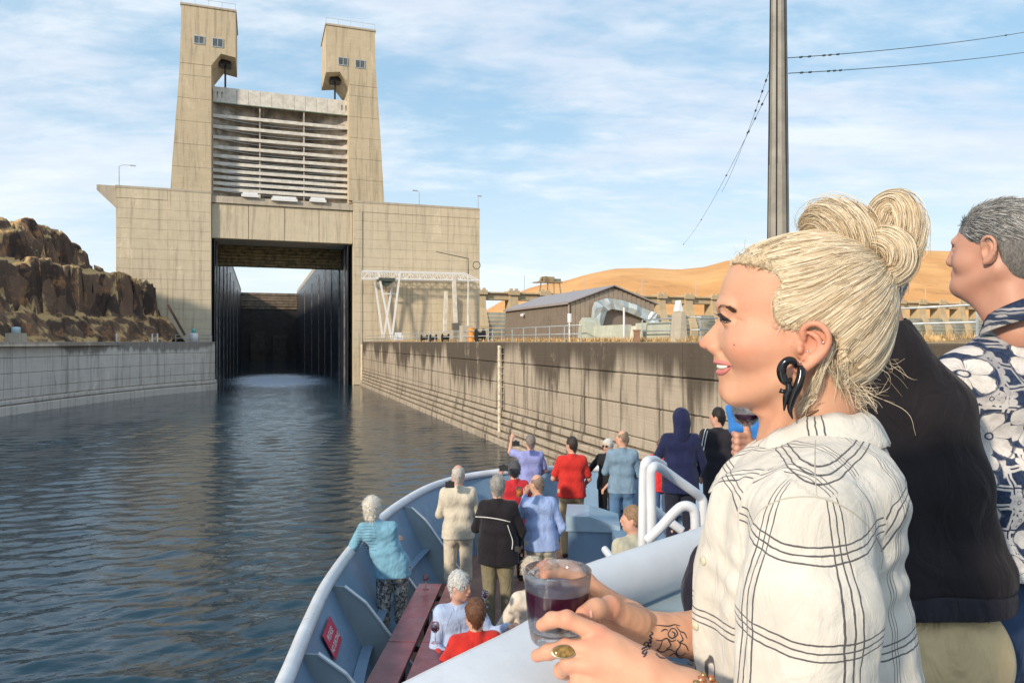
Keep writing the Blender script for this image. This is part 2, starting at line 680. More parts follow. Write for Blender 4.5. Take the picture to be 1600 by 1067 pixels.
def panel(parent, t0, t1, z0, z1, n0, proud, mat, name='concrete_panel'):
    w_, h_ = round(t1 - t0, 2), round(z1 - z0, 2)
    key = (w_, h_, mat.name)
    if key not in panel_cache:
        d = 0.25
        c = 0.018
        b = MB()
        b.hull8([(0, 0, 0), (w_, 0, 0), (w_, 0, h_), (0, 0, h_)],
                [(0, -d + c, 0), (w_, -d + c, 0), (w_, -d + c, h_), (0, -d + c, h_)])
        b.hull8([(0, -d + c, 0), (w_, -d + c, 0), (w_, -d + c, h_), (0, -d + c, h_)],
                [(c, -d, c), (w_ - c, -d, c), (w_ - c, -d, h_ - c), (c, -d, h_ - c)])
        # drop the shared inner faces
        b.f = [f for i, f in enumerate(b.f) if i not in (1, 6)]
        panel_cache[key] = make_mesh(name, b.v, b.f, mat)
    return link(name, panel_cache[key], parent, (t0, n0 + proud, z0))


for (a, b_) in ((t_l, 0.0), (t_r, t_rr)):
    MB().box(a + 0.02, b_ - 0.02, 0.26, 30, -3, TOP - 0.02).build('pier_block', CON, lock)
    cols = [tx(181), tx(262), 0.0] if a < 0 else [t_r, tx(566), tx(645), t_rr]
    rows = 20
    for j in range(rows):
        z0 = TOP * j / rows
        z1 = TOP * (j + 1) / rows
        for i in range(len(cols) - 1):
            pr = (0.0, -0.10, 0.03)[(i + (a > 0)) % 3] if j < rows - 1 else -0.06
            panel(lock, cols[i] + 0.012, cols[i + 1] - 0.012, z0 + 0.010, z1 - 0.010, 0.25, pr + random.uniform(-0.012, 0.012), CON)
    MB().box(a - 0.1, b_, -0.12, 30.1, TOP - 0.02, TOP + 0.35).build('coping', CONC, lock)
# cantilevered walkway at the left end
b = MB()
b.prism([(t_ll, TOP + 0.33), (t_ll, TOP - 0.5), (t_l, tz(181, 325)), (t_l - 0.12, TOP + 0.33)], 0.4, 29)
b.build('cantilever', CONC, lock)

# towers, in lifts, with overhanging hoist houses
TD = 9.5


def edge_fn(pts):
    ys = [p[1] for p in pts]
    xs = [p[0] for p in pts]
    return lambda z: float(np.interp(z, ys, xs))


LE = [(266, 296), (269, 250), (273, 200), (277, 150), (280, 110), (282, 72), (283, 7)]
lo_t = [(tx(x), tz(x, y)) for x, y in LE]
lo_t[0] = (lo_t[0][0], TOP)
fL = edge_fn(lo_t)
RE = [(601, 320), (598, 270), (594.5, 210), (591, 160), (588, 120), (586.5, 90), (586, 53)]
ro_t = [(tx(x), tz(x, y)) for x, y in RE]
ro_t[0] = (ro_t[0][0], TOP)
fR = edge_fn(ro_t)
ZH = 61.7
towers = []
for side in (0, 1):
    f_o = fL if side == 0 else fR
    inner = tx(329.5) if side == 0 else tx(546)
    house_in = tx(368) if side == 0 else tx(509.5)
    zu = tz(368, 90) if side == 0 else tz(511, 113)      # underside of the hoist house at the tip
    zi = tz(331, 103) if side == 0 else tz(546, 132)     # where the haunch meets the shaft
    hk = tx(345) if side == 0 else tx(531)
    tw = link('tower', make_mesh('tower_core', *(lambda q: (q.v, q.f))(
        MB().hull8([(f_o(TOP) * 0.98 + inner * .02, 0.9, TOP), (inner, 0.9, TOP), (inner, TD, TOP), (f_o(TOP) * .98 + inner * .02, TD, TOP)][:4],
                   [(f_o(zi) * .98 + inner * .02, 0.9, zi), (inner, 0.9, zi), (inner, TD, zi), (f_o(zi) * .98 + inner * .02, TD, zi)])), CON2), lock)
    nl = 11
    sg = 1 if side == 0 else -1
    for j in range(nl):
        z0 = TOP + 0.36 + (zi - TOP - 0.36) * j / nl
        z1 = TOP + 0.36 + (zi - TOP - 0.36) * (j + 1) / nl - 0.02
        e = 0.04 * (j % 2)
        lo = [(f_o(z0), 0.15 + e, z0), (inner + sg * 0.04, 0.15 + e, z0), (inner + sg * 0.04, TD + 0.1, z0), (f_o(z0), TD + 0.1, z0)]
        hi = [(f_o(z1), 0.15 + e, z1), (inner + sg * 0.04, 0.15 + e, z1), (inner + sg * 0.04, TD + 0.1, z1), (f_o(z1), TD + 0.1, z1)]
        if side:
            lo = [lo[1], lo[0], lo[3], lo[2]]
            hi = [hi[1], hi[0], hi[3], hi[2]]
        q = MB().hull8(lo, hi)
        link('concrete_lift', make_mesh('lift', q.v, q.f, CON2), tw)
    # hoist house
    poly = [(f_o(zi), zi), (inner, zi), (hk, zu + 0.35), (house_in, zu), (house_in, ZH), (f_o(ZH), ZH), (f_o(zi + 5), zi + 5)]
    if side:
        poly = poly[::-1]
    hh = MB().prism(poly, 0.1, TD + 0.15).build('hoist_house', CON2, tw)
    cp = sorted([f_o(ZH), house_in])
    MB().box(cp[0] - 0.15, cp[1] + 0.15, -0.05, TD + 0.3, ZH, ZH + 0.3).build('parapet', CONC, hh)
    # windows
    for (xa, xb, ya, yb) in (((302.5, 319.5, 55, 68), (331.5, 349, 59, 73)) if side == 0 else ((528.5, 544, 89, 101.5), (555, 570.5, 93, 106))):
        a0, a1 = tx(xa), tx(xb)
        zb, zt = tz(xa, yb), tz(xa, ya)
        fr = MB()
        for bx in ((a0, a0 + .12, zb, zt), (a1 - .12, a1, zb, zt), (a0 + .12, a1 - .12, zb, zb + .12), (a0 + .12, a1 - .12, zt - .12, zt),
                   ((a0 + a1) / 2 - .05, (a0 + a1) / 2 + .05, zb + .12, zt - .12)):
            fr.box(bx[0], bx[1], 0.0, 0.14, bx[2], bx[3])
        wf = fr.build('window', STEELG, tw)
        MB().box(a0 + .1, a1 - .1, 0.05, 0.12, zb + .1, zt - .1).build('pane', GLASSD, wf)
    # roof rail and masts
    mr = MB()
    for k in range(5):
        t_ = cp[0] + (cp[1] - cp[0]) * k / 4
        mr.tube([(t_, 0.2, ZH + .3), (t_, 0.2, ZH + 1.35)], 0.035, 5)
    mr.tube([(cp[0], 0.2, ZH + 1.3), (cp[1], 0.2, ZH + 1.3)], 0.03, 5)
    mr.build('roof_rail', STEELG, hh)
    # hoist ropes below the overhang
    hx = tx(350.5) if side == 0 else tx(526.5)
    zg = tz(350, 137) if side == 0 else tz(527, 159)
    rp = MB().tube([(hx, 3.6, zu + 1.0), (hx, 3.6, zg - .3)], 0.16, 6)
    rp.tube([(hx, 3.6, zg + .9), (hx, 3.6, zg - .2)], 0.34, 8)
    rp.box(hx - .9, hx + .9, 2.4, 4.8, zu - 0.45, zu + 0.6)
    rp.build('hoist_rope', BLACKI, tw)
    towers.append(tw)

# header beam over the opening
zb0 = tz(331, 371)
zt0 = tz(331, 300)
hb = MB().box(0.02, t_r - 0.02, 0.9, 9.0, zb0, zt0 - 1.6).build('header_beam', CON, lock)
MB().box(0.02, t_r - .02, 0.35, 9.2, zt0 - 1.6, zt0 - 0.5).build('ledge', CONC, hb)
for i in range(4):
    q0, q1 = t_r * i / 4 + .04, t_r * (i + 1) / 4 - .04
    panel(hb, q0, q1, zb0 + .05, zt0 - 1.7, 0.92, 0.0, CON, 'beam_panel')
# stained timber bulkhead hanging inside, behind the beam
nb_ = 11.5
for k in range(7):
    zz = tz(350, 378, nb_) - k * 0.62
    q = MB()
    cols = 9
    for i in range(cols):
        x0 = 0.3 + (22.0 - .3) * i / cols
        x1 = 0.3 + (22.0 - .3) * (i + 1) / cols
        o = random.uniform(-.06, .06)
        q.box(x0 + .02, x1 - .02, nb_ + o - (k * .12), nb_ + 1.4 + o, zz - .54, zz)
    q.build('timber', TIMBER, lock)
MB().box(.3, 22, nb_ + .75, nb_ + 1.2, tz(350, 378, nb_) - 7 * .62 + .15, tz(350, 378, nb_) + 3).build('bulkhead_backing', TIMBER, lock)
# chamber: dark walls, back gate
t_cl, t_cr = 0.35, 22.0
zc = 27.2
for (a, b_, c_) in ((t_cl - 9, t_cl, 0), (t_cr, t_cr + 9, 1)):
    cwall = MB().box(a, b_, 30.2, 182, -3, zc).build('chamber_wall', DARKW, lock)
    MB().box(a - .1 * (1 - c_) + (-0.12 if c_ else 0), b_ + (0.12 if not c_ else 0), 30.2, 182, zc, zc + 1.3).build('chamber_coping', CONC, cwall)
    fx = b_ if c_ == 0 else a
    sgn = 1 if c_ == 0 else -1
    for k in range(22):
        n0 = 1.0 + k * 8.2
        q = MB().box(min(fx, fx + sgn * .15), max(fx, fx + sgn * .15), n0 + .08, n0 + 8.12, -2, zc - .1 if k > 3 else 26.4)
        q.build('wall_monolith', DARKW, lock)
    for n0 in (5, 14, 30, 46, 64, 90, 125):
        MB().box(min(fx + sgn * .15, fx + sgn * .32), max(fx + sgn * .15, fx + sgn * .32), n0, n0 + .35, -2, 24.5).build('armour_strip', plain('rusty_pale_steel', (0.20, 0.19, 0.17), 0.5, 0.5, 1), lock)
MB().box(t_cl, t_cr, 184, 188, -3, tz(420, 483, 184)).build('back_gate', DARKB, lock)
zq = tz(420, 483, 184)
for k in range(6):
    MB().box(t_cl, t_cr, 183.6 - .25 * (k % 2), 187, zq + k * 1.12, zq + k * 1.12 + .98).build('gate_girder', plain('brown_gate_steel', (0.17, 0.13, 0.09), .6, .4, .6), lock)
for (a, b_, hgt) in ((4.0, 9.5, 11.5), (12.5, 18, 10.2)):
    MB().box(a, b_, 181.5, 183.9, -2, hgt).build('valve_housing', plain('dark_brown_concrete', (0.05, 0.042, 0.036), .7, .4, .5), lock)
MB().box(t_cl - 9, t_cr + 9, 188.5, 205, -3, zc - .5).build('upper_sill', CONC, lock)

# lamp standards, mast and ladders that belong to the gatehouse
lampm = MB()


def roof_lamp(px, n, h, lab, arm=1.6):
    t_ = tx(px, n)
    o = thing('lamp_post', lab, 'lamp post', LW(t_, n, TOP + .35), LA)
    MB().tube([(0, 0, 0), (0, 0, h), (arm * .3, 0, h + .25), (arm, 0, h + .3)], [.09, .06, .05, .045], 6).build('pole', STEELG, o)
    MB().box(arm, arm + .8, -.15, .15, h + .2, h + .36).build('lamp_head', STEELG, o)


roof_lamp(186, 3, 3.6, 'thin roof lamp post left of the left tower')
roof_lamp(655, 4, 3.0, 'thin roof lamp post right of the right tower', -1.2)
roof_lamp(747, 1, 2.2, 'short roof lamp post at the right end of the gatehouse roof', -.1)

# ------------------------------------------------------------------ raised lift gate
lg = thing('lift_gate', 'raised pale steel lift gate with curved ribs hanging between the towers', 'lock gate', LO + EN * 2.6, LA)
g0, g1 = tx(333, 2.6), tx(545, 2.6)
gz1 = tz(333, 135, 2.6)
gz0 = tz(333, 159, 2.6)
nplt = 12
for i in range(nplt):
    a = g0 + (g1 - g0) * i / nplt
    c_ = g0 + (g1 - g0) * (i + 1) / nplt
    q = MB()
    if i in (0, nplt - 1):
        # end plates have two slots
        w_ = c_ - a
        xs = [0, .30, .42, .68, .80, 1]
        xs = [a + w_ * s_ for s_ in xs]
        zl, zh = gz0 + (gz1 - gz0) * .3, gz0 + (gz1 - gz0) * .68
        for s0, s1 in ((0, 1), (2, 3), (4, 5)):
            q.box(xs[s0], xs[s1], 0, .3, gz0, gz1)
        for s0, s1 in ((1, 2), (3, 4)):
            q.box(xs[s0], xs[s1], 0, .3, gz0, zl)
            q.box(xs[s0], xs[s1], 0, .3, zh, gz1)
            q.box(xs[s0], xs[s1], .31, .35, zl, zh)
    else:
        q.box(a + .02, c_ - .02, random.uniform(-.02, .02), .3, gz0, gz1)
    q.build('beam_plate', STEELW, lg)
MB().box(g0, g1, .37, 3.4, gz1 - .5, gz1 - .02).build('top_girder', STEELW, lg)
MB().box(g0 - .02, g1 + .02, -.12, .36, gz0 - .14, gz0 - .01).build('beam_flange', plain('green_grey_steel', (.18, .22, .17), .5, .2, 2), lg)
ys = [120 + q / 5.333 for q in (322, 412, 500, 582, 655, 718, 778, 832, 884, 934)]
zr = [tz(334, y, 2.6) for y in ys]


def arc(s_):                      # depth of the curved skin
    return 0.55 + 2.7 * (1 - (2 * s_ - 1) ** 2)


SEG = 14
for z_ in zr:
    pts = [(g0 + (g1 - g0) * s_ / SEG, arc(s_ / SEG)) for s_ in range(SEG + 1)]
    poly = [(g0, 0.15)] + pts + [(g1, 0.15)]
    rb = MB().prism(poly, z_ - .04, z_ + .04, 'z').build('rib', STEELW, lg)
    MB().box(g0, g1, -.02, .14, z_ - .27, z_ + .27).build('rib_flange', STEELW, rb)
zr2 = [gz1 - .3] + zr + [tz(334, 302, 2.6) - 1.5]
for j in range(len(zr2) - 1):
    for i in range(SEG):
        s0, s1 = i / SEG, (i + 1) / SEG
        x0, x1 = g0 + (g1 - g0) * s0 + .003, g0 + (g1 - g0) * s1 - .003
        y0, y1 = arc(s0), arc(s1)
        zt_, zb_ = zr2[j] - .06, zr2[j + 1] + .06
        q = MB().hull8([(x0, y0, zb_), (x1, y1, zb_), (x1, y1, zt_), (x0, y0, zt_)],
                       [(x0, y0 + .12, zb_), (x1, y1 + .12, zb_), (x1, y1 + .12, zt_), (x0, y0 + .12, zt_)])
        q.build('skin_plate', SKINP, lg)
for px in (406, 475):
    t_ = tx(px, 2.6)
    MB().box(t_ - .12, t_ + .12, .16, 3.6, zr2[-1], gz0).build('diaphragm', SKINP, lg)
for (xa, xb, y_) in ((377, 405, 307), (424, 465, 313), (484, 510, 315)):
    a, c_ = tx(xa, -.2), tx(xb, -.2)
    o = MB()
    zz = tz(xa, y_, -.2)
    o.box(a, c_, -0.2, .6, zz, zz + .45)
    o.box(a + .2, c_ - .2, -0.1, .5, zz + .45, zz + .8)
    tag(o.build('light_box', WHITEP), {377: 'left white steel box on the ledge below the raised gate', 424: 'wide middle white steel box on the ledge below the raised gate', 484: 'right white steel box on the ledge below the raised gate'}[xa], 'steel box', 'white boxes on the gate ledge').location = LO
    bpy.context.scene.collection.objects[-1].rotation_euler = (0, 0, LA)

# ------------------------------------------------------------------ guide walls
T_W = 24.3
WTOP = 7.45
rw = thing('guide_wall', 'long brown stained concrete guide wall on the right with ledges at the waterline', 'lock wall', LW(T_W, 0), LA)
MB().box(.25, 6, -170, -.05, -3, WTOP - .03).build('wall_core', CONW, rw)
zrows = [(2.45, 2.92), (2.95, 4.42), (4.46, 5.93), (5.97, WTOP)]
wp = {}
for k in range(17):
    n1 = -0.1 - k * 10.0
    n0 = n1 - 9.94
    for j, (z0, z1) in enumerate(zrows):
        if j not in wp:
            c = .05
            q = MB()
            y0, y1 = 0, 9.94
            q.hull8([(.26, y0, z0), (.26, y1, z0), (.26, y1, z1), (.26, y0, z1)], [(c, y0, z0), (c, y1, z0), (c, y1, z1), (c, y0, z1)])
            q.hull8([(c, y0, z0), (c, y1, z0), (c, y1, z1), (c, y0, z1)], [(0, y0 + c, z0 + c), (0, y1 - c, z0 + c), (0, y1 - c, z1 - c), (0, y0 + c, z1 - c)])
            q.f = [f[::-1] for i, f in enumerate(q.f) if i not in (1, 6)]
            wp[j] = make_mesh('concrete_panel', q.v, q.f, CONW)
        link('concrete_panel', wp[j], rw, (random.uniform(-.012, .012), n0, 0))
for j, (z0, z1) in enumerate(((1.98, 2.36), (1.5, 1.86), (1.02, 1.38), (.55, .9), (-.4, .42))):
    out = -.12 - .10 * j
    MB().prism([(.25, z0), (.25, z1), (out + .06, z1), (out, z1 - .07), (out, z0 + .06), (out + .05, z0)], -170, -.1, 'y').build('rubbing_ledge', CONC if j > 9 else CONW, rw)
# pale vertical pipes and ladders down the wall
PALEP = plain('pale_rusty_pipe', (0.62, 0.54, 0.42), .6, .25, 3)


def wall_n(px, off=0.0):
    """n of the point of the wall face seen at column px"""
    u = (px - 800) / FPX
    # (LO + EX*T_W + EN*n).x = u * y
    ox, oy = LO.x + EX.x * (T_W + off), LO.y + EX.y * (T_W + off)
    return (u * oy - ox) / (EN.x - u * EN.y)


for px in (567, 786, 1186):
    n_ = wall_n(px)
    q = MB().tube([(-.28, n_, 7.2), (-.28, n_, .5)], .13, 7)
    for k in range(14):
        q.box(-.40, .02, n_ - .15, n_ + .15, .8 + k * .48, .83 + k * .48)
    q.build('ladder_pipe', PALEP, rw)
q = MB().tube([(-.2, -1.0, 7), (-.2, -1.0, .3)], .16, 7).build('ladder_pipe', PALEP, rw)

lw_pts = smooth_path([(-62, -30), (-55, 20), (-52.2, 50), (-51.4, 72), (-51.4, 83), (-50.4, 95), (-48.6, 104), (-46.6, 109.5), (-46.4, 112.0), (-48.0, 114.8), (-50.5, 116.0)], 300)
# resample at even steps
d = np.concatenate([[0], np.cumsum([np.linalg.norm(lw_pts[i + 1] - lw_pts[i]) for i in range(len(lw_pts) - 1)])])


def lwp(s_, off=0.0):
    i = min(int(np.searchsorted(d, s_)), len(d) - 1)
    i = max(1, i)
    f = (s_ - d[i - 1]) / (d[i] - d[i - 1])
    p = lw_pts[i - 1] + (lw_pts[i] - lw_pts[i - 1]) * f
    tg = lw_pts[i] - lw_pts[i - 1]
    tg = tg / np.linalg.norm(tg)
    return np.array([p[0] + tg[1] * off, p[1] - tg[0] * off])       # + off = towards the water


lwall = thing('guide_wall', 'pale grey concrete guide wall on the left curving to the lock entrance', 'lock wall', (0, 0, 0))


def strip(parent, name, s0, s1, prof, mat, step=1.5):
    n = max(1, int((s1 - s0) / step))
    vs = []
    m = len(prof)
    for i in range(n + 1):
        s_ = s0 + (s1 - s0) * i / n
        for o_, z_ in prof:
            p = lwp(s_, o_)
            vs.append((p[0], p[1], z_))
    fs = []
    for i in range(n):
        for k in range(m):
            a = i * m + k
            b2 = i * m + (k + 1) % m
            fs.append((a, a + m, b2 + m, b2))
    fs.append(tuple(range(m)))
    fs.append(tuple(n * m + k for k in range(m - 1, -1, -1)))
    me = make_mesh(name, vs, fs, mat)
    return link(name, me, parent)


LT = d[-1] - .2
strip(lwall, 'wall_core', 20, LT, [(-.2, -3), (-.2, WTOP - .03), (-3.5, WTOP - .03), (-3.5, -3)], CONL)
rowsL = [(1.62, 2.6), (2.63, 4.18), (4.21, 5.78), (5.81, WTOP)]
s_ = 30.0
while s_ < LT - 1:
    e_ = min(s_ + 9.3, LT)
    for z0, z1 in rowsL:
        strip(lwall, 'concrete_panel', s_ + .03, e_ - .03, [(-.21, z0), (-.05, z0), (0, z0 + .05), (0, z1 - .05), (-.05, z1), (-.21, z1)], CONL)
    s_ = e_
strip(lwall, 'rubbing_ledge', 20, LT, [(-.2, 1.05), (.18, 1.05), (.25, 1.12), (.25, 1.42), (.18, 1.5), (-.2, 1.5)], CONL)
strip(lwall, 'rubbing_ledge', 20, LT, [(-.2, -.4), (.35, -.4), (.35, .85), (.28, .95), (-.2, .95)], CONL)


def small(name, label, cat, mb, mat, loc=(0, 0, 0), rz=0, group=None):
    o = mb.build(name, mat)
    o.location = loc
    o.rotation_euler = (0, 0, rz)
    return tag(o, label, cat, group)


# bollards and little posts along the left wall
p = lwp(float(np.interp(75, [w_[1] for w_ in lw_pts[:250]], d[:250])), -1.6)
pb = PX(25, 533, 77)
o = thing('wall_lantern', 'squat concrete post with pale blue lantern on the left wall', 'wall lantern', (pb.x, pb.y, WTOP))
MB().box(-.75, .75, -.6, .6, 0, .95).build('post', CONC, o)
MB().lathe([(0, .95), (.42, .95), (.42, 1.5), (.36, 1.6), (0, 1.62)], 12).build('lantern', plain('pale_blue_paint', (.45, .6, .66), .4), o, True)
for i, px in enumerate((182, 238, 246)):
    pp = PX(px, 533, 96)
    small('marker_post', ['white marker post on the left wall, nearest to the lantern', 'white marker post on the left wall, left one of the close pair', 'white marker post on the left wall, right one of the close pair'][i], 'post',
          MB().tube([(0, 0, 0), (0, 0, 1.1)], .1, 6), WHITEP, (pp.x, pp.y, WTOP), group='white posts on the left wall')
pp = PX(303, 533, 108)
o = thing('navigation_light', 'pale round lock signal light with turquoise cap at the end of left wall', 'signal light', (pp.x, pp.y, WTOP))
MB().lathe([(0, 0), (.62, 0), (.62, 1.2), (.5, 1.3), (0, 1.3)], 12).build('drum', WHITEP, o, True)
MB().lathe([(0, 1.3), (.28, 1.3), (.28, 1.9), (0, 2.0)], 10).build('cap', plain('turquoise_paint', (.1, .45, .42), .4), o, True)


def railing(name, label, pts, h, every, mat, group=None, mids=(0.5,), r=.035):
    """pipe rail along world points: posts and rails are parts"""
    o = thing(name, label, 'railing', pts[0], group=group)
    P0 = Vector(pts[0])
    q = [Vector(p) - P0 for p in pts]
    for f in (1.0,) + tuple(mids):
        MB().tube([v + Vector((0, 0, h * f)) for v in q], r, 6).build('rail', mat, o, True)
    pm = MB().tube([(0, 0, 0), (0, 0, h)], r, 6)
    pme = make_mesh('post', pm.v, pm.f, mat)
    for i in range(len(q) - 1):
        L = (q[i + 1] - q[i]).length
        n = max(1, int(L / every))
        for k in range(n + (i == len(q) - 2)):
            link('post', pme, o, q[i] + (q[i + 1] - q[i]) * (k / n))
    return o


wpt = lambda n, off=0.6, z=WTOP: LW(T_W + off, n, z)
railing('railing', 'grey pipe railing at the curved end of the left wall', [(lwp(s2, -.4)[0], lwp(s2, -.4)[1], WTOP) for s2 in (LT - 14, LT - 10, LT - 7, LT - 4, LT - 1)], 1.05, 1.8, STEELG, r=.04)
n_r1, n_r2 = wall_n(758), wall_n(893)
railing('railing', 'grey pipe railing in front of the brown shed', [wpt(n_r1), wpt(n_r2)], 1.0, 2.2, STEELG)
railing('railing', 'grey pipe railing by the white gantry at the foot of the gatehouse', [wpt(-2), wpt(n_r1 + 1.0)], 1.0, 3.0, STEELG)
railing('railing', 'grey pipe railing on the right wall beside the pole, behind the blonde woman', [wpt(wall_n(1075)), wpt(wall_n(1500))], 1.0, 2.4, STEELG, mids=(0.55,))
railing('railing', 'grey rail above the pale concrete barriers', [wpt(wall_n(960), 1.6), wpt(wall_n(1046), 1.6)], 1.15, 2.6, STEELG, mids=(0.5,))

# ------------------------------------------------------------------ white gantry by the right pier
GN = -3.2
gz = tz(640, 523, GN)
ga = thing('gantry_crane', 'white lattice gantry crane on V shaped legs by the right pier', 'gantry crane', LW(0, GN, 0), LA)


def gp(px, py, dn=0.0):
    return Vector((tx(px, GN + dn), dn, tz(px, py, GN + dn)))


for dn in (0.0, 1.6):
    q = MB()
    tA, tB = gp(567, 423), gp(726, 427)
    bA, bB = gp(567, 435), gp(749, 438)
    off = Vector((0, dn, 0))
    q.bar(tA + off, tB + off, .19)
    q.bar(tB + off, bB + off, .19)
    q.bar(bA + off, bB + off, .20)
    n = 15
    for k in range(n + 1):
        s_ = k / n
        top = tA.lerp(tB, s_)
        bot = bA.lerp(bA.lerp(bB, .9), s_)
        q.bar(top + off, bot + off, .10)
        if k < n:
            q.bar((top if k % 2 else bot) + off, (bA.lerp(bA.lerp(bB, .9), (k + 1) / n) if k % 2 else tA.lerp(tB, (k + 1) / n)) + off, .09)
    q.build('truss', WHITEP, ga)
for (xa, ya, xb, yb, dn) in ((591, 424, 612, 531, 0), (625, 425, 612, 531, 0), (586, 440, 598, 528, 1.6), (614, 440, 599, 528, 1.6)):
    MB().bar(gp(xa, ya, dn), gp(xb, yb, dn), .30).build('leg', WHITEP, ga)
MB().bar(gp(600, 459, 1.6), gp(620, 459, 1.6), .22).build('tie', WHITEP, ga)
MB().bar(gp(709, 430), gp(712, 505), .62).build('column', STEELW, ga)
MB().bar(gp(697, 455, 1.6), gp(695, 520, 1.6), .6).build('column', STEELW, ga)
c0 = gp(712, 510)
MB().box(c0.x - .6, c0.x + .6, -.6, .6, c0.z - .6, c0.z + .6).build('control_box', plain('dark_grey_paint', (.12, .11, .10), .5), ga)
c0 = gp(603, 438, .8)
q = MB().box(c0.x - 1.4, c0.x + 1.4, -.2, 1.8, c0.z - .2, c0.z + .35)
q.prism([(c0.x - 1.1, c0.z - .2), (c0.x + 1.1, c0.z - .2), (c0.x + .3, c0.z - 1.1), (c0.x - .3, c0.z - 1.1)], .2, 1.2)
q.build('trolley', plain('dark_green_paint', (.06, .08, .06), .5), ga)
MB().tube([c0 + Vector((0, 0, -1)), c0 + Vector((0, 0, -2))], .1, 6).build('hook', plain('rust', (.35, .14, .05), .7), ga)

# things standing on the right wall top
for i, (px, lab) in enumerate(((663, 'dark cable reel on the wall below the gantry, leftmost of four'), (677, 'dark cable reel on the wall below the gantry, second of four'),
                               (696, 'dark cable reel at the foot of the gantry column'), (750, 'large black cable reel beside the corner of the gatehouse'))):
    n_ = wall_n(px, .9)
    r_ = .58 if px > 700 else .42
    o = thing('cable_reel', lab, 'cable reel', wpt(n_, .9, WTOP), LA - PI / 2, group='cable reels on the wall')
    MB().tube([(0, y_, r_) for y_ in (-.3, .3)], r_ * .5, 10).build('drum', BLACKI, o)
    for y_ in (-.36, .28):
        q = MB()
        q.tube([(0, y_, r_), (0, y_ + .08, r_)], r_, 16)
        q.build('flange', BLACKI, o)
    MB().tube([(0, .37, r_), (0, .42, r_)], r_ * .55, 12).build('hub', STEELG, o)
n_ = wall_n(730, 1.1)
small('wall_post', 'brown concrete post with pale base under the tall thin lamp', 'post', MB().box(-.5, .5, -.5, .5, 0, 1.5), CONC, wpt(n_, 1.0), LA)
small('orange_drum', 'orange drum beside the brown post on the wall', 'drum', MB().lathe([(0, 0), (.3, 0), (.3, 1.25), (0, 1.3)], 12), plain('orange_paint', (.7, .28, .05), .5), wpt(wall_n(737, .9), .9), LA)
o = thing('lamp_post', 'tall thin lamp post with long arm in front of the right pier', 'lamp post', wpt(n_, 1.2), LA)
zt_ = (533.5 - 392) / FPX * wpt(n_, 1.2).y
MB().tube([(0, 0, 1.5), (0, 0, zt_ * .75)], [.1, .06], 6).build('pole', STEELW, o)
MB().tube([(0, 0, zt_ * .75), (0, 0, zt_ * .92), (-3, 0, zt_ * .98)], [.045, .04, .03], 6).build('arm', BLACKI, o)
rg = MB().tube([(.8 + .35 * math.cos(a), 0, zt_ * .85 + .35 * math.sin(a)) for a in np.linspace(0, 2 * PI, 12)[:-1]], .035, 5, closed=True)
rg.build('ring', BLACKI, o)
small('pale_box', 'low pale equipment box at the foot of the gantry legs', 'box', MB().box(-1.3, 1.3, -.5, .5, 0, .9).box(-.8, .5, -.4, .4, .9, 1.3), WHITEP, wpt(wall_n(622, 1.6), 1.6), LA + PI / 2)

# pale green-grey barriers and boxes near the shed
BARR = concrete('green_grey_concrete', (.44, .46, .38), (.24, .24, .18), .35)


def wall_box(name, label, cat, px0, px1, h0, off, w_, mat=BARR, top=0.0):
    na, nb2 = wall_n(px0, off), wall_n(px1, off)
    na, nb2 = max(na, nb2), min(na, nb2)
    q = MB()
    q.prism([(off, 0), (off + w_, 0), (off + w_ - .12, h0), (off + .12, h0)], nb2, na, 'y')
    o = link(name, make_mesh(name, q.v, q.f, mat))
    o.location = LW(T_W, 0, WTOP + top)
    o.rotation_euler = (0, 0, LA)
    return tag(o, label, cat)


wall_box('concrete_barrier', 'long pale green concrete barrier in front of the shed door, left of the white pipe', 'barrier', 912, 972, .98, 1.9, .7)
wall_box('concrete_barrier', 'pale green concrete barrier with red mark, right of the white pipe', 'barrier', 990, 1044, 1.02, 1.9, .7)
o = wall_box('electrical_cabinet', 'small cream electrical cabinet beside the white pipe', 'cabinet', 983, 992, .85, 1.2, .5, plain('cream_paint', (.62, .60, .48), .5))
q = MB()
na = wall_n(899, 1.5)
q.prism([(-.9, 0), (.7, 0), (.45, 1.25), (0, 1.5), (-.4, 1.2)], 0, 1.0, 'x')
o = link('bulk_hopper', make_mesh('hopper', q.v, q.f, BARR))
o.location = wpt(na - 1.0, 1.5)
o.rotation_euler = (0, 0, LA)
tag(o, 'sloping pale concrete hopper at the left end of the barriers', 'hopper')
wall_box('concrete_pillar', 'thick brown concrete pillar on the wall right of the barriers', 'pillar', 1047, 1062, 1.40, .9, .42, CONC)
for (pa, pb_, y0, lab) in ((1053, 1068, 1.42, 'white meter box on top of the brown pillar'),):
    wall_box('meter_box', lab, 'meter box', pa - 1, pb_ - 8, .50, .98, .26, WHITEP, y0)
o = tag(MB().tube([(0, 0, 0), (0, 0, 1.85)], .055, 7).build('standpipe', WHITEP), 'tall thin white pipe between the pale barriers', 'pipe')
o.location = wpt(wall_n(975, 1.4), 1.4)
o = tag(MB().box(-.14, .14, -.1, .1, 0, .55).box(-.17, .17, -.13, .13, .55, .62).build('hydrant_post', plain('rusty_post', (.28, .16, .1), .7)), 'small rusty post at the wall edge below the white pipe', 'post')
o.location = wpt(wall_n(995, .35), .35)
o = tag(MB().tube([(0, 0, 0), (0, 0, 1.2), (0, 0, 1.22), (0, 0, 1.75)], [.05, .05, .13, .13], 8).build('lifebuoy_post', WHITEP), 'white capped post at the near corner of the shed', 'post')
o.location = wpt(wall_n(890, .9), .9)

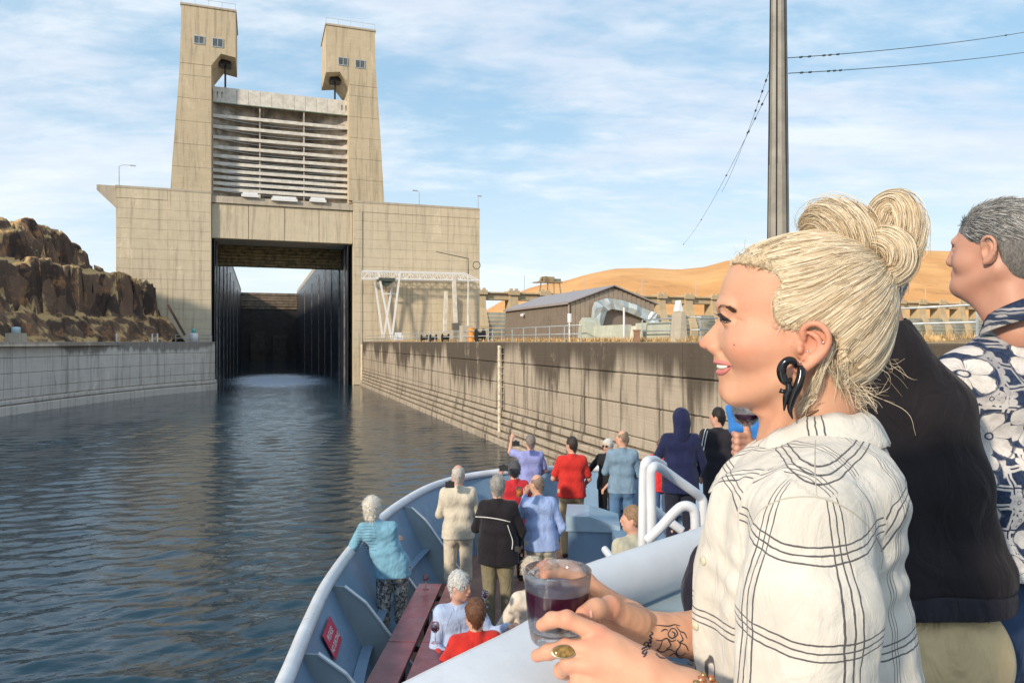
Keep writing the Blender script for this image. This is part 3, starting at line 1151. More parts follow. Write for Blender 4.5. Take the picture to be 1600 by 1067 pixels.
# ------------------------------------------------------------------ brown shed
SH = thing('storage_shed', 'long brown metal shed with grey gable roof behind the right wall', 'shed', LW(36.0, -62.3, 7.4), LA)
SHW = plain('brown_sheet_metal', (0.20, 0.165, 0.135), 0.5, 0.08, 1.5, 0.1, 30, .004)
SHG = plain('tan_sheet_metal', (0.30, 0.245, 0.19), 0.5, 0.08, 1.5, 0.1, 30, .004)
SHR = plain('grey_roof_metal', (0.30, 0.27, 0.27), 0.45, 0.08, 1.5, 0.1, 30, .004)
W_, Lh, He, Hr = 9.3, 19.3, 3.95, 5.6
MB().prism([(0, 0), (W_, 0), (W_, He), (W_ / 2, Hr - .1), (0, He)], 0.06, Lh).build('wall', SHW, SH)
for k in range(32):
    MB().box(-.07, 0, .1 + k * .6, .10 + k * .6 + .565, 0, He - .05).build('wall_panel', SHW, SH)
for k in range(18):
    x0 = k * W_ / 18
    x1 = x0 + W_ / 18 - .005
    zt0_ = He + (Hr - He - .1) * (1 - abs(2 * (x0 + .2) / W_ - 1)) - .12
    MB().box(x0 + .03, x1, -.02, .06, 0, zt0_).build('gable_panel', SHG, SH)
for s_ in (0, 1):
    xa, xb = (-.35, W_ / 2) if s_ == 0 else (W_ + .35, W_ / 2)
    za, zb = He - .12, Hr
    rs = 16
    for k in range(rs):
        y0 = -.35 + (Lh + .6) * k / rs
        y1 = -.35 + (Lh + .6) * (k + 1) / rs - .03
        lo = [(xa, y0, za), (xb, y0, zb), (xb, y1, zb), (xa, y1, za)]
        hi = [(a, b2, c2 + .12) for a, b2, c2 in lo]
        MB().hull8(lo, hi).build('roof_panel', SHR, SH)
MB().box(-.42, -.36, -.3, Lh, He - .22, He + .02).build('gutter', SHR, SH)
MB().tube([(-.2, -.1, 0), (-.2, -.1, He - .2)], .09, 6).build('downpipe', SHG, SH)
MB().box(3.2, 8.2, -.08, -.03, 0, 3.0).build('roller_door', SHW, SH)
MB().lathe([(0, 0), (.22, .05), (.25, .3), (0, .35)], 10, (-.35, 12.6, He - 1.05)).build('wall_lamp', WHITEP, SH, True)
MB().box(-.35, -.08, 12.5, 12.7, He - .75, He - .65).build('lamp_arm', WHITEP, SH)
# crinkled silver sheet hung round the door
SIL = plain('silver_sheeting', (.48, .56, .60), .35, .12, 2, .4, 5, .03, .25)
cano = thing('silver_canopy', 'crumpled silver blue sheeting hung round the shed doorway', 'canopy', SH.location, LA)
path = [(1.9, 0.0), (2.2, 3.9), (3.6, 4.35), (5.6, 4.1), (8.3, 3.2), (9.3, 2.9), (9.2, 0.2)]
inn = [(2.7, 0.0), (3.5, 3.0), (4.1, 3.3), (5.6, 3.1), (7.9, 2.3), (8.2, 2.0), (8.4, .2)]
q = MB()
rnd = random.Random(3)
N_ = 22
def straight(pts, n):
    k_ = np.linspace(0, len(pts) - 1, n)
    return [np.array([np.interp(q_, range(len(pts)), [p_[0] for p_ in pts]), np.interp(q_, range(len(pts)), [p_[1] for p_ in pts])]) for q_ in k_]


op = straight(path, N_)
ip = straight(inn, N_)
for i in range(N_):
    dn = -.95 + rnd.uniform(-.25, .25)
    mid = (op[i] + ip[i]) / 2
    for pt, dd in ((op[i], -.35), (op[i], dn), (mid, dn + rnd.uniform(-.2, .2)), (ip[i], -.75), (ip[i], -.35)):
        q.v.append((pt[0], dd, pt[1]))
for i in range(N_ - 1):
    for k in range(4):
        q.f.append((i * 5 + k, i * 5 + k + 1, i * 5 + 5 + k + 1, i * 5 + 5 + k))
so = q.build('sheeting', SIL, cano)
md = so.modifiers.new('thick', 'SOLIDIFY')
md.thickness = .04

# ------------------------------------------------------------------ spillway dam in the distance
DAMC = concrete('tan_dam_concrete', (.50, .39, .24), (.30, .21, .12), .4, scale=.4)  # tan dam concrete with blotches and runs
DAMG = plain('grey_green_gate', (.24, .24, .19), .6, .3, .15)
DN = 168.0
dam = thing('spillway_dam', 'long tan concrete spillway dam with piers and gates below the hills', 'dam', LW(0, DN, 0), LA)
t0d, t1d = tx(735, DN), tx(1640, DN)
pier_t = tx(799, DN) - 14.6 * 1
k = 0
tt = pier_t - 14.6
pm = MB()
pm.prism([(-8, -3), (3, -3), (3, 27.4), (-3.2, 27.4), (-4.0, 22), (-8, 14)], -1.9, 1.9, 'x')
pier_me = make_mesh('pier', pm.v, pm.f, DAMC)
bmm = MB()
bmm.box(1.92, 12.68, -2.2, 2.4, 25.4, 28.6)
bmm.box(1.92, 12.68, -3.4, -2.25, 28.0, 28.6)
bm_me = make_mesh('deck_beam', bmm.v, bmm.f, DAMC)
gm_ = MB()
for g in range(7):
    a0, a1 = math.radians(-12 + g * 7), math.radians(-12 + (g + 1) * 7 - .8)
    gm_.hull8([(1.95, 6 - 13 * math.cos(a0), 11 + 15 * math.sin(a0)), (12.65, 6 - 13 * math.cos(a0), 11 + 15 * math.sin(a0)),
               (12.65, 6.5 - 13 * math.cos(a0), 11 + 15 * math.sin(a0)), (1.95, 6.5 - 13 * math.cos(a0), 11 + 15 * math.sin(a0))],
              [(1.95, 6 - 13 * math.cos(a1), 11 + 15 * math.sin(a1)), (12.65, 6 - 13 * math.cos(a1), 11 + 15 * math.sin(a1)),
               (12.65, 6.5 - 13 * math.cos(a1), 11 + 15 * math.sin(a1)), (1.95, 6.5 - 13 * math.cos(a1), 11 + 15 * math.sin(a1))])
g_me = make_mesh('spillway_gate', gm_.v, gm_.f, DAMG)
cap = MB().box(-2.5, 2.5, -4.2, 3.2, 27.45, 29.3)
cap.box(-1.8, -.6, -3.8, -2.4, 29.3, 30.2)
cap.box(.6, 1.8, -3.8, -2.4, 29.3, 30.2)
cap_me = make_mesh('pier_cap', cap.v, cap.f, DAMC)
mast = MB().tube([(0, 0, 29), (0, 0, 36.5)], .12, 5)
mast_me = make_mesh('light_mast', mast.v, mast.f, STEELG)
while tt < t1d:
    pr = link('pier', pier_me, dam, (tt, 0, 0))
    link('pier_cap', cap_me, pr)
    link('deck_beam', bm_me, dam, (tt, 0, 0))
    link('spillway_gate', g_me, dam, (tt, 0, 0))
    if k % 2 == 0:
        link('light_mast', mast_me, dam, (tt + 6, 0, 0))
    tt += 14.6
    k += 1
MB().box(t0d - 10, t1d + 10, 2.45, 7, 25.6, 27.9).build('roadway', DAMC, dam)
MB().box(t0d - 10, t1d + 10, 3.2, 9, -3, 9).build('sill', DAMC, dam)
# dark rocks and machinery at the foot of the dam next to the gatehouse, crane on the deck
tc = tx(858, DN)
cr = thing('deck_crane', 'rusty gantry crane standing on the dam deck above the shed', 'crane', LW(tc, DN, 28.6), LA)
CRM = plain('crane_tan', (.34, .25, .14), .6, .4, .3)
zc_ = [(-5.5, 0), (-2, 0), (2, 0), (5.5, 0)]
for x_ in (-5.2, -1.5, 1.8, 5.0):
    MB().bar((x_, -1.5, 0), (x_ * .85, -1.5, 5.0), .5).build('leg', CRM, cr)
MB().box(-7.6, -5, -1.8, 1, 4.6, 5.0).box(-5, 5.6, -2, 2, 4.8, 5.5).build('platform', CRM, cr)
MB().box(-3.2, 1.8, -2, 2, 5.5, 7.4).prism([(-4.5, 5.6), (-1, 7.8), (-3.8, 7.4)], -1, 1).build('machine_house', CRM, cr)
MB().box(1.8, 5, -1.6, 1.2, 5.5, 6.6).build('cabin', DAMG, cr)
for (t_, z_, rr) in ((t_rr + 6, 9, 3.5), (t_rr + 10, 8.4, 3.0), (t_rr + 14.5, 8.6, 2.8)):
    pass

# ------------------------------------------------------------------ land
DRY = None
m, t = newmat('dry_grass_land')
p_ = t.pos()
a = t.ramp(t.noise(p_, .35, 7, .7), .35, .65)
c = t.mix(a, (.36, .235, .115), (.52, .37, .19))
c = t.mix(t.ramp(t.noise(p_, 3.0, 6, .7), .45, .75, 0, .5), c, (.22, .16, .09))
finish(t, m, c, .95, t.bump(t.noise(p_, 6, 6, .7), .8, .15))
DRY = m


def grid_terrain(name, xs, ys, fz, mat, smooth=True):
    X, Y = np.meshgrid(xs, ys, indexing='ij')
    Z = fz(X, Y)
    V = np.stack([X, Y, Z], -1).reshape(-1, 3)
    nx, ny = X.shape
    i, j = np.meshgrid(np.arange(nx - 1), np.arange(ny - 1), indexing='ij')
    a_ = (i * ny + j).ravel()
    Q = np.stack([a_, a_ + ny, a_ + ny + 1, a_ + 1], 1)
    o = link(name, make_mesh(name, V, Q, mat, smooth))
    return tag(o, kind='structure')


def fb(X, Y, f, seed, octs=4):
    """smooth fractal made of rotated sines and products"""
    r = np.random.default_rng(seed)
    out = np.zeros_like(X, dtype=float)
    amp = 1.0
    tot = 0
    for o_ in range(octs):
        for _ in range(3):
            th = r.uniform(0, 6.28)
            ph = r.uniform(0, 6.28, 2)
            out += amp * np.sin((X * np.cos(th) + Y * np.sin(th)) * f + ph[0] + 1.3 * np.sin((X * np.sin(th) - Y * np.cos(th)) * f * .7 + ph[1]))
        tot += 3 * amp
        amp *= .5
        f *= 2.03
    return out / tot


# one ground sheet out to the horizon (river bed under the water)
gs = MB()
gs.box(-6000, 6000, -3000, 7000, -4.2, -4.0)
tag(gs.build('ground', DRY), kind='structure')

# right bank: in the lock frame, behind the guide wall
bank = MB()
nb0, nb1 = -168, -.3
rb_v = []
us = [0.27, 1.2, 2.5, 5, 9, 20, 60, 200, 900]
zs = [WTOP, WTOP + .06, WTOP + .12, WTOP + .08, WTOP, WTOP, WTOP, WTOP, WTOP]
nn_ = 140
for i in range(nn_ + 1):
    n_ = nb0 + (nb1 - nb0) * i / nn_
    for k2, u_ in enumerate(us):
        pw = LW(T_W + u_, n_)
        h_ = zs[k2] + (random.uniform(-.03, .06) if 0 < k2 < 6 else 0)
        rb_v.append((pw.x, pw.y, h_))
mm = len(us)
rb_f = [(i * mm + k2, i * mm + k2 + 1, (i + 1) * mm + k2 + 1, (i + 1) * mm + k2) for i in range(nn_) for k2 in range(mm - 1)]
tag(link('bank', make_mesh('bank', rb_v, rb_f, DRY)), kind='structure')
# low dry grass along the wall's top edge
gv = []
gf = []
gr = random.Random(5)
for i in range(9000):
    n_ = gr.uniform(-112, -20) if i % 3 else gr.uniform(-70, -112)
    off = .75 + abs(gr.gauss(0, 1.2)) + (.0 if i % 4 else gr.uniform(0, 6))
    pw = LW(T_W + off, n_, WTOP + .05)
    h_ = gr.uniform(.06, .34)
    w_ = gr.uniform(.015, .05)
    an = gr.uniform(0, PI)
    dx, dy = math.cos(an) * w_, math.sin(an) * w_
    lx, ly = gr.uniform(-.12, .12), gr.uniform(-.12, .12)
    b0 = len(gv)
    gv += [(pw.x - dx, pw.y - dy, pw.z), (pw.x + dx, pw.y + dy, pw.z), (pw.x + lx, pw.y + ly, pw.z + h_)]
    gf.append((b0, b0 + 1, b0 + 2))
gm2 = plain('dry_grass_blade', (.50, .34, .16), .9, .35, 3)
tag(link('dry_grass', make_mesh('dry_grass', gv, gf, gm2)), 'dry golden grass tufts along the top of the right wall', 'grass', kind='stuff')

# left land behind the wall
def left_z(X, Y):
    return np.full_like(X, 7.30)


lv = []
for s2 in np.linspace(20, LT, 80):
    a1 = lwp(s2, -2.2)
    lv.append((a1[0], a1[1], 7.42))
    lv.append((a1[0] - 1500, a1[1] + (0 if s2 < LT - 1 else 0), 7.42))
lf = [(2 * i, 2 * i + 1, 2 * i + 3, 2 * i + 2) for i in range(79)]
tag(link('bank', make_mesh('bank', lv, lf, DRY)), kind='structure')

# basalt bluff
m, t = newmat('basalt_rock')
p_ = t.pos()
vor = t.n('ShaderNodeTexVoronoi', Scale=.75)
t.put(vor.inputs['Vector'], t.scaled(p_, (1, 1, .45)))
sc_ = t.n('ShaderNodeSeparateColor', i0=vor.outputs['Color']).outputs[0]
c = t.mix(sc_, (.050, .034, .028), (.20, .125, .082))
c = t.mix(t.ramp(t.noise(p_, .45, 6, .7), .52, .68, 0, .85), c, (.40, .20, .09))
c = t.mix(t.ramp(t.noise(p_, 2.2, 6, .75), .5, .72, 0, .55), c, (.035, .025, .022))
nz = t.n('ShaderNodeSeparateXYZ', i0=t.n('ShaderNodeNewGeometry').outputs['Normal']).outputs[2]
gz_ = t.ramp(t.math('ADD', nz, t.math('MULTIPLY', t.math('SUBTRACT', t.noise(p_, 1.2, 5, .7), .5), .9)), .54, .78)
c = t.mix(gz_, c, (.56, .37, .17))
h = t.math('ADD', t.noise(p_, 1.6, 8, .72), t.math('MULTIPLY', vor.outputs['Distance'], .6))
finish(t, m, c, .95, t.bump(h, .9, .25))
ROCK = m


def vor_cells(X, Y, size, seed):
    """F1 distance and a random value per cell, vectorised"""
    gx, gy = np.floor(X / size), np.floor(Y / size)
    best = np.full_like(X, 1e9)
    val = np.zeros_like(X)
    for i in (-1, 0, 1):
        for j in (-1, 0, 1):
            cx_, cy_ = gx + i, gy + j
            hsh = np.sin(cx_ * 127.1 + cy_ * 311.7 + seed) * 43758.5453
            h1 = hsh - np.floor(hsh)
            hsh = np.sin(cx_ * 269.5 + cy_ * 183.3 + seed * 1.7) * 43758.5453
            h2 = hsh - np.floor(hsh)
            hsh = np.sin(cx_ * 71.7 + cy_ * 91.3 + seed * 2.9) * 43758.5453
            h3 = hsh - np.floor(hsh)
            px_, py_ = (cx_ + h1) * size, (cy_ + h2) * size
            dd = (X - px_) ** 2 + (Y - py_) ** 2
            mk = dd < best
            best = np.where(mk, dd, best)
            val = np.where(mk, h3, val)
    return np.sqrt(best), val


def sst(x, a, b_):
    t_ = np.clip((x - a) / (b_ - a), 0, 1)
    return t_ * t_ * (3 - 2 * t_)


def rock_z(X, Y):
    _, v1 = vor_cells(X, Y, 2.3, 3.0)
    _, v2 = vor_cells(X, Y, 1.1, 8.0)
    _, v3 = vor_cells(X, Y, 5.5, 5.0)
    jag = (v3 - .5) * 3.2 + (v1 - .5) * 1.9 + (v2 - .5) * .9
    # inland distance from the toe line
    toe = np.interp(Y, [0, 40, 70, 85, 95, 102, 107, 110, 112], [-60, -58, -56.0, -54.6, -53.0, -51.6, -50.4, -50.0, -54])
    D_ = toe - X
    end = 111.5 - Y                     # distance to the far end, the bluff wraps round there
    Dl = np.minimum(D_, end * 1.0 + 0.6)
    low = 3.4 * sst(Dl, 0, 2.8) + (Dl > 0) * .7 * v1
    c1 = np.interp(Y, [30, 80, 98, 106, 108.5, 110, 111], [6.6, 6.2, 6.1, 5.8, 5.0, 3.0, 0])
    cliff1 = c1 * sst(Dl + jag * .5, 3.0, 4.2)
    ledge = .9 * sst(Dl, 6.5, 10)
    D2 = D_ + jag * .8
    c2 = np.interp(Y, [30, 60, 80, 97, 99.5, 101, 105, 107.5, 110], [5.0, 5.0, 5.0, 5.1, 4.8, 4.0, 3.4, 2.6, .4])
    cliff2 = c2 * (.62 * sst(D2, 9.6, 11.2) + .38 * sst(D2 + (v3 - .5) * 2, 12.0, 13.6))
    back = .04 * np.maximum(D_ - 14, 0)
    rough = fb(X, Y, .9, 4, 4) * .5 + (v2 - .5) * .35
    z = 7.2 + low + cliff1 + ledge + cliff2 + back * (end > 0) + rough * sst(Dl, .2, 3)
    return np.where(Dl <= 0.02, 7.0, z)


rk = grid_terrain('rock_bluff', np.arange(-112, -50.5, .32), np.concatenate([np.arange(30, 66, .8), np.arange(66, 113, .32)]), rock_z, ROCK, False)
# sideways jitter so the cliffs are not heightfield-smooth
vv = np.zeros(len(rk.data.vertices) * 3)
rk.data.vertices.foreach_get('co', vv)
vv = vv.reshape(-1, 3)
jit = np.stack([wob(vv, 1.7, 1), wob(vv, 1.7, 2), wob(vv, 1.3, 3) * .5], 1) * .42 + np.stack([wob(vv, 4.5, 4), wob(vv, 4.5, 5), wob(vv, 4.5, 6)], 1) * .16
vv[:, :3] += jit * (vv[:, 2:3] > 7.3)
rk.data.vertices.foreach_set('co', vv.ravel())
tag(rk, 'dark brown basalt rock bluff', kind='structure')
# dark strut leaning against the bluff's end
q = MB().bar(PX(262, 476, 104), PX(289, 524, 105), .35)
tag(q.build('leaning_pole', plain('rusty_dark_steel', (.10, .06, .045), .7)), 'dark leaning steel strut at the right end of the rock bluff', 'strut')

# golden hills
HX = np.linspace(-200, 3600, 260)
HY = np.linspace(620, 3400, 120)
hp = [(700, 456), (850, 453), (880, 449), (915, 439), (960, 430), (1010, 428), (1060, 430.5), (1100, 427), (1133, 418), (1200, 408), (1300, 401), (1430, 402), (1480, 404), (1560, 400), (1700, 396), (2400, 400)]


def hill_z(X, Y):
    u = X / Y * FPX + 800
    yt = np.interp(u, [a_[0] for a_ in hp], [a_[1] for a_ in hp])
    ztop = (533.5 - yt) / FPX * 1500 + EYE
    ridge = sst(Y, 640, 1480) ** .8
    ridge = ridge * (1 - .4 * sst(Y, 1600, 3400))
    g = fb(X, Y, .006, 21, 5)
    gul = np.abs(fb(X, Y, .0045, 9, 4))
    return 6 + ztop * ridge * (1 - .0 * g) * np.clip(sst(u, 640, 860) + .0, 0, 1) + (g * 14 - gul * 22) * ridge * (1 - ridge) * 2.6 + g * 2.0 * ridge


m, t = newmat('golden_hill')
p_ = t.pos()
a = t.ramp(t.noise(p_, .006, 8, .65), .35, .66)
c = t.mix(a, (.62, .30, .10), (.78, .43, .165))
c = t.mix(t.ramp(t.noise(t.scaled(p_, (1, 1, 3)), .012, 8, .72, .8), .53, .66, 0, .55), c, (.33, .17, .075))
finish(t, m, c, .95, t.bump(t.noise(p_, .05, 8, .7), .7, 4))
grid_terrain('hills', HX, HY, hill_z, m)

# ------------------------------------------------------------------ water
m, t = newmat('river_water')
p_ = t.pos()
pr_ = t.scaled(p_, (1, 1, 1), (0, 0, 0), (0, 0, R(-12)))
s1_ = t.noise(t.scaled(pr_, (.42, 1.05, 1)), .55, 3, .5, .25)
s2_ = t.noise(t.scaled(pr_, (.6, 1.35, 1)), 1.7, 3, .55, .35)
s3_ = t.noise(t.scaled(pr_, (.8, 1.3, 1)), 5.2, 3, .6)
hh_ = t.math('ADD', t.math('MULTIPLY', s1_, 1.15), t.math('ADD', t.math('MULTIPLY', s2_, .48), t.math('MULTIPLY', s3_, .085)))
# calmer water in the lee of the walls
hh_ = t.math('ADD', t.math('MULTIPLY', s2_, .30), t.math('MULTIPLY', s3_, .10))
lk = t.n('ShaderNodeMapping', {'vector_type': 'TEXTURE'})
t.put(lk.inputs[0], p_)
lk.inputs['Location'].default_value = LO
lk.inputs['Rotation'].default_value = (0, 0, LA)
sp = t.n('ShaderNodeSeparateXYZ', i0=lk.outputs[0])
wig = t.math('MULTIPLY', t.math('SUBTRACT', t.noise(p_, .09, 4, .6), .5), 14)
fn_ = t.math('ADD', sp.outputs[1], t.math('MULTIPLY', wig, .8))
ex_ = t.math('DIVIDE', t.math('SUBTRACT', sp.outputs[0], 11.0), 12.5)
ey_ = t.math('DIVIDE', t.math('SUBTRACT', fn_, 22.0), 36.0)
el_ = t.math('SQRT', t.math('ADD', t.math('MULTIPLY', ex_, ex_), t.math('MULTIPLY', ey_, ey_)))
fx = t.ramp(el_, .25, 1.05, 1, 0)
fy = 1.0
plume = t.math('MULTIPLY', t.math('MULTIPLY', t.ramp(sp.outputs[0], 1, 7), t.ramp(sp.outputs[0], 14, 22, 1, 0)), t.math('MULTIPLY', t.ramp(fn_, -105, -30), t.ramp(fn_, 10, 60, 1, 0)))
hh_ = t.math('MULTIPLY', hh_, t.math('ADD', 1.0, t.math('MULTIPLY', plume, .6)))
nb = t.bump(hh_, 1.0, .10)
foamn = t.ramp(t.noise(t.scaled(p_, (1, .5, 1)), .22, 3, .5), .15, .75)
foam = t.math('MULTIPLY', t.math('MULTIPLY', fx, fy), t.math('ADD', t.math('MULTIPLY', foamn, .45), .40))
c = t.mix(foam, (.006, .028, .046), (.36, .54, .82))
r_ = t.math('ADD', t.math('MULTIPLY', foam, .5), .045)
finish(t, m, c, r_, nb, IOR=1.33, Specular_IOR_Level=1.0)
# wind ripples as real relief, finer near the boat
nr_, na_ = 720, 820
rad_ = 11.0 * (150 / 11.0) ** (np.arange(nr_) / (nr_ - 1))
an_ = np.radians(np.linspace(-58, 42, na_))
RR, AA = np.meshgrid(rad_, an_, indexing='ij')
WX, WY = RR * np.sin(AA), RR * np.cos(AA)
WZ = np.zeros_like(WX)
rw = np.random.default_rng(31)
spacing = RR * (math.log(150 / 11.0) / nr_)
gust = .75 + .45 * fb(WX, WY, .07, 77, 3)
wd0 = math.radians(112)
for i_ in range(46):
    lam_ = .30 * (7.0) ** (rw.uniform(0, 1) ** 1.1)
    th_ = wd0 + rw.normal(0, .34)
    kk_ = 2 * PI / lam_
    sl_ = .040 * (1.0 if lam_ > .6 else .9)
    att = np.clip((lam_ / spacing - 3) / 4, 0, 1)
    ph_ = rw.uniform(0, 6.28)
    arg = kk_ * (WX * math.cos(th_) + WY * math.sin(th_)) + ph_ + .9 * np.sin(kk_ * .31 * (WX * math.sin(th_) - WY * math.cos(th_)) + ph_ * 3)
    WZ += (sl_ / kk_) * np.sin(arg) * att
far = 1 - sst(RR, 118, 146)
edge = np.clip(np.minimum((AA - an_[0]), (an_[-1] - AA)) / .05, 0, 1)
WZ = WZ * gust * far * edge - .10 * (1 - far * edge)
ii, jj = np.meshgrid(np.arange(nr_ - 1), np.arange(na_ - 1), indexing='ij')
a_ = (ii * na_ + jj).ravel()
WQ = np.stack([a_, a_ + na_, a_ + na_ + 1, a_ + 1], 1)[:, ::-1]
wo_ = link('water', make_mesh('water', np.stack([WX, WY, WZ], -1).reshape(-1, 3), WQ, m, True))
tag(wo_, kind='structure')
wt = MB()
wt.add([(-300, -300, -.09), (300, -300, -.09), (300, 330, -.09), (-300, 330, -.09)], [(0, 1, 2, 3)])
tag(wt.build('water', m), kind='structure')

# ------------------------------------------------------------------ tall steel pole with wires
PY_ = 40.0
pole = thing('power_pole', 'very tall tapered steel power pole rising behind the blonde woman', 'power pole', (PX(1216, 533, PY_).x, PY_, 7.4))
zt_ = 36.0
r0 = 37 / 2 / FPX * PY_
r1 = 17.5 / 2 / FPX * PY_
PM = plain('weathered_pole_steel', (.27, .255, .22), .5, .2, .8, .2, 8, .01, .2)
zj = [0, 10.6, 10.62, 22, 30]
q = MB().tube([(0, 0, 0), (0, 0, 9.9)], [r0, r0 + (r1 - r0) * .33], 12).build('shaft', PM, pole)
MB().tube([(0, 0, 9.7), (0, 0, 30)], [r0 + (r1 - r0) * .33 - .035, r1], 12).build('upper_shaft', PM, pole)
for k in range(6):
    a = PI * 2 * k / 6
    MB().bar((math.cos(a) * (r0 - .01), math.sin(a) * (r0 - .01), .1), (math.cos(a) * (r1 + .0), math.sin(a) * (r1 + .0), 29.9), .06).build('seam', BLACKI, pole)
WIREM = plain('dark_wire', (.05, .09, .12), .5)


def wire(label, a, b_, sag, r=.035, beads=()):
    o = thing('power_line', label, 'power line', a, group='power lines from the pole')
    a, b_ = Vector(a), Vector(b_)
    L = b_ - a
    pts = [L * s_ + Vector((0, 0, -sag * 4 * s_ * (1 - s_))) for s_ in np.linspace(0, 1, 24)]
    MB().tube(pts, r, 5).build('cable', WIREM, o)
    for s_ in beads:
        c_ = L * s_ + Vector((0, 0, -sag * 4 * s_ * (1 - s_)))
        dv = L.normalized()
        MB().tube([c_ - dv * .22, c_ - dv * .1, c_ + dv * .1, c_ + dv * .22], [.015, .06, .06, .015], 7).build('insulator', WIREM, o)


wire('upper wire running right from the tall pole', PX(1231, 91, PY_), PX(1680, 36, PY_ + 22), .35, beads=(.03, .05, .085, .1, .12, .67), r=.025)
wire('lower wire running right from the tall pole', PX(1232, 115, PY_), PX(1680, 70, PY_ + 22), .3, beads=(.03, .05, .095, .11, .125), r=.025)
wire('steep wire running down left from the tall pole, outer one', PX(1203, 108, PY_), PX(1128, 300, PY_ + 28), .5, .014, (.05, .1, .15, .2, .34))
wire('steep wire running down left from the tall pole, inner one', PX(1203, 138, PY_), PX(1068, 382, PY_ + 55), .8, .014, (.04, .08, .12, .3, .62, 1.0))
# ------------------------------------------------------------------ the ship: bow deck, bulwark, upper deck
DECK = EYE - 3.35
RAILZ = EYE - 2.25
UP = EYE - 1.62
SHIPW = painted('ship_white_paint', (.64, .67, .71), .34)
SHIPB = painted('ship_blue_grey_paint', (.17, .275, .40), .42)
SHIPG = painted('ship_grey_green_paint', (.30, .375, .41), .42)
DECKM = plain('red_brown_deck', (.20, .11, .085), .75, .25, 3, .3, 60, .004)
ship = thing('cruise_ship', 'white and blue grey open bow of a small cruise ship with passengers', 'ship', (0, 0, 0))

rp = [(-1.10, -2.0), (-1.22, 1.0), (-1.36, 3.2), (-1.50, 4.7), (-1.62, 5.7), (-1.72, 6.8), (-1.72, 8.3), (-1.57, 9.8), (-1.22, 11.2), (-.65, 12.05), (.1, 12.52),
      (1.1, 12.72), (2.2, 12.6), (3.3, 12.0), (4.3, 10.9), (5.0, 9.3), (5.4, 7.2), (5.6, 4.5), (5.6, 1.0), (5.5, -2.0)]
rail = smooth_path(rp, 150)
cen = np.array([1.9, 7.0])


def inward(i):
    a = rail[max(i - 1, 0)]
    b = rail[min(i + 1, len(rail) - 1)]
    tg = (b - a) / np.linalg.norm(b - a)
    return np.array([tg[1], -tg[0]])      # to the right of travel = inboard


MB().tube([(p[0], p[1], RAILZ) for p in rail], .058, 12).build('bow_rail', SHIPW, ship, True)
# bulwark plating, leaning outwards
vs, fs = [], []
prof = [(.0, RAILZ - .03), (.56, DECK - .02), (.56, -1.0), (.52, -1.0), (.52, DECK - .0), (-.04, RAILZ - .03)]
for i, p in enumerate(rail):
    nn2 = inward(i)
    for o_, z_ in prof:
        q_ = p + nn2 * (o_ if z_ > -.5 else o_ + .9)
        vs.append((q_[0], q_[1], z_))
mpr = len(prof)
for i in range(len(rail) - 1):
    for k in range(mpr):
        a = i * mpr + k
        b_ = i * mpr + (k + 1) % mpr
        fs.append((a, b_, b_ + mpr, a + mpr))
link('bulwark', make_mesh('bulwark', vs, fs, SHIPB), ship)
# stringer half way down
ip_ = []
for i, p in enumerate(rail):
    nn2 = inward(i)
    q_ = p + nn2 * .36
    ip_.append((q_[0], q_[1], RAILZ - .62))
b = MB()
for i in range(2, len(ip_) - 1):
    a0, a1 = Vector(ip_[i - 1]), Vector(ip_[i])
    b.bar(a0, a1 + (a1 - a0) * .02, .10, .014)
b.build('stringer', SHIPB, ship)
# gusset plates every metre and a half
cum = np.concatenate([[0], np.cumsum([np.linalg.norm(rail[i + 1] - rail[i]) for i in range(len(rail) - 1)])])
yref = [3.7, 5.28, 6.75, 8.25, 9.85]
arcs = [float(np.interp(y_, [p[1] for p in rail[:60]], cum[:60])) for y_ in yref]
s_ = arcs[-1]
while s_ < cum[-1] - 3:
    s_ += 1.75
    arcs.append(s_)
for s_ in arcs:
    i = int(np.searchsorted(cum, s_))
    p, nn2 = rail[i], inward(i)
    tg = Vector((nn2[1] * -1, nn2[0], 0))
    n3 = Vector((nn2[0], nn2[1], 0))
    P3 = Vector((p[0], p[1], 0))
    poly = [(.03, RAILZ - .05), (.14, RAILZ - .06), (.34, RAILZ - .22), (.98, DECK + .02), (.54, DECK + .02), (.0, RAILZ - .08)]
    lo = [P3 + n3 * a - tg * .008 + Vector((0, 0, z)) for a, z in poly]
    hi = [P3 + n3 * a + tg * .008 + Vector((0, 0, z)) for a, z in poly]
    b = MB()
    n_ = len(poly)
    b.add(lo + hi, [tuple(range(n_)), tuple(range(2 * n_ - 1, n_ - 1, -1))] + [(k, k + n_, (k + 1) % n_ + n_, (k + 1) % n_) for k in range(n_)])
    g_ = b.build('gusset_plate', SHIPG, ship)
    fl = MB()
    pts_ = [poly[1], poly[2], poly[3]]
    for k in range(2):
        a = P3 + n3 * pts_[k][0] + Vector((0, 0, pts_[k][1] + .004))
        c_ = P3 + n3 * pts_[k + 1][0] + Vector((0, 0, pts_[k + 1][1] + .004))
        fl.bar(a, c_, .045, .012)
    fl.build('flange', plain('ship_pale_edge', (.52, .58, .62), .4, .05), g_)
# deck
dv = [(p[0] + inward(i)[0] * .53, p[1] + inward(i)[1] * .53, DECK) for i, p in enumerate(rail)]
link('deck_plating', make_mesh('deck_plating', dv, [tuple(range(len(dv)))[::-1]], DECKM), ship)
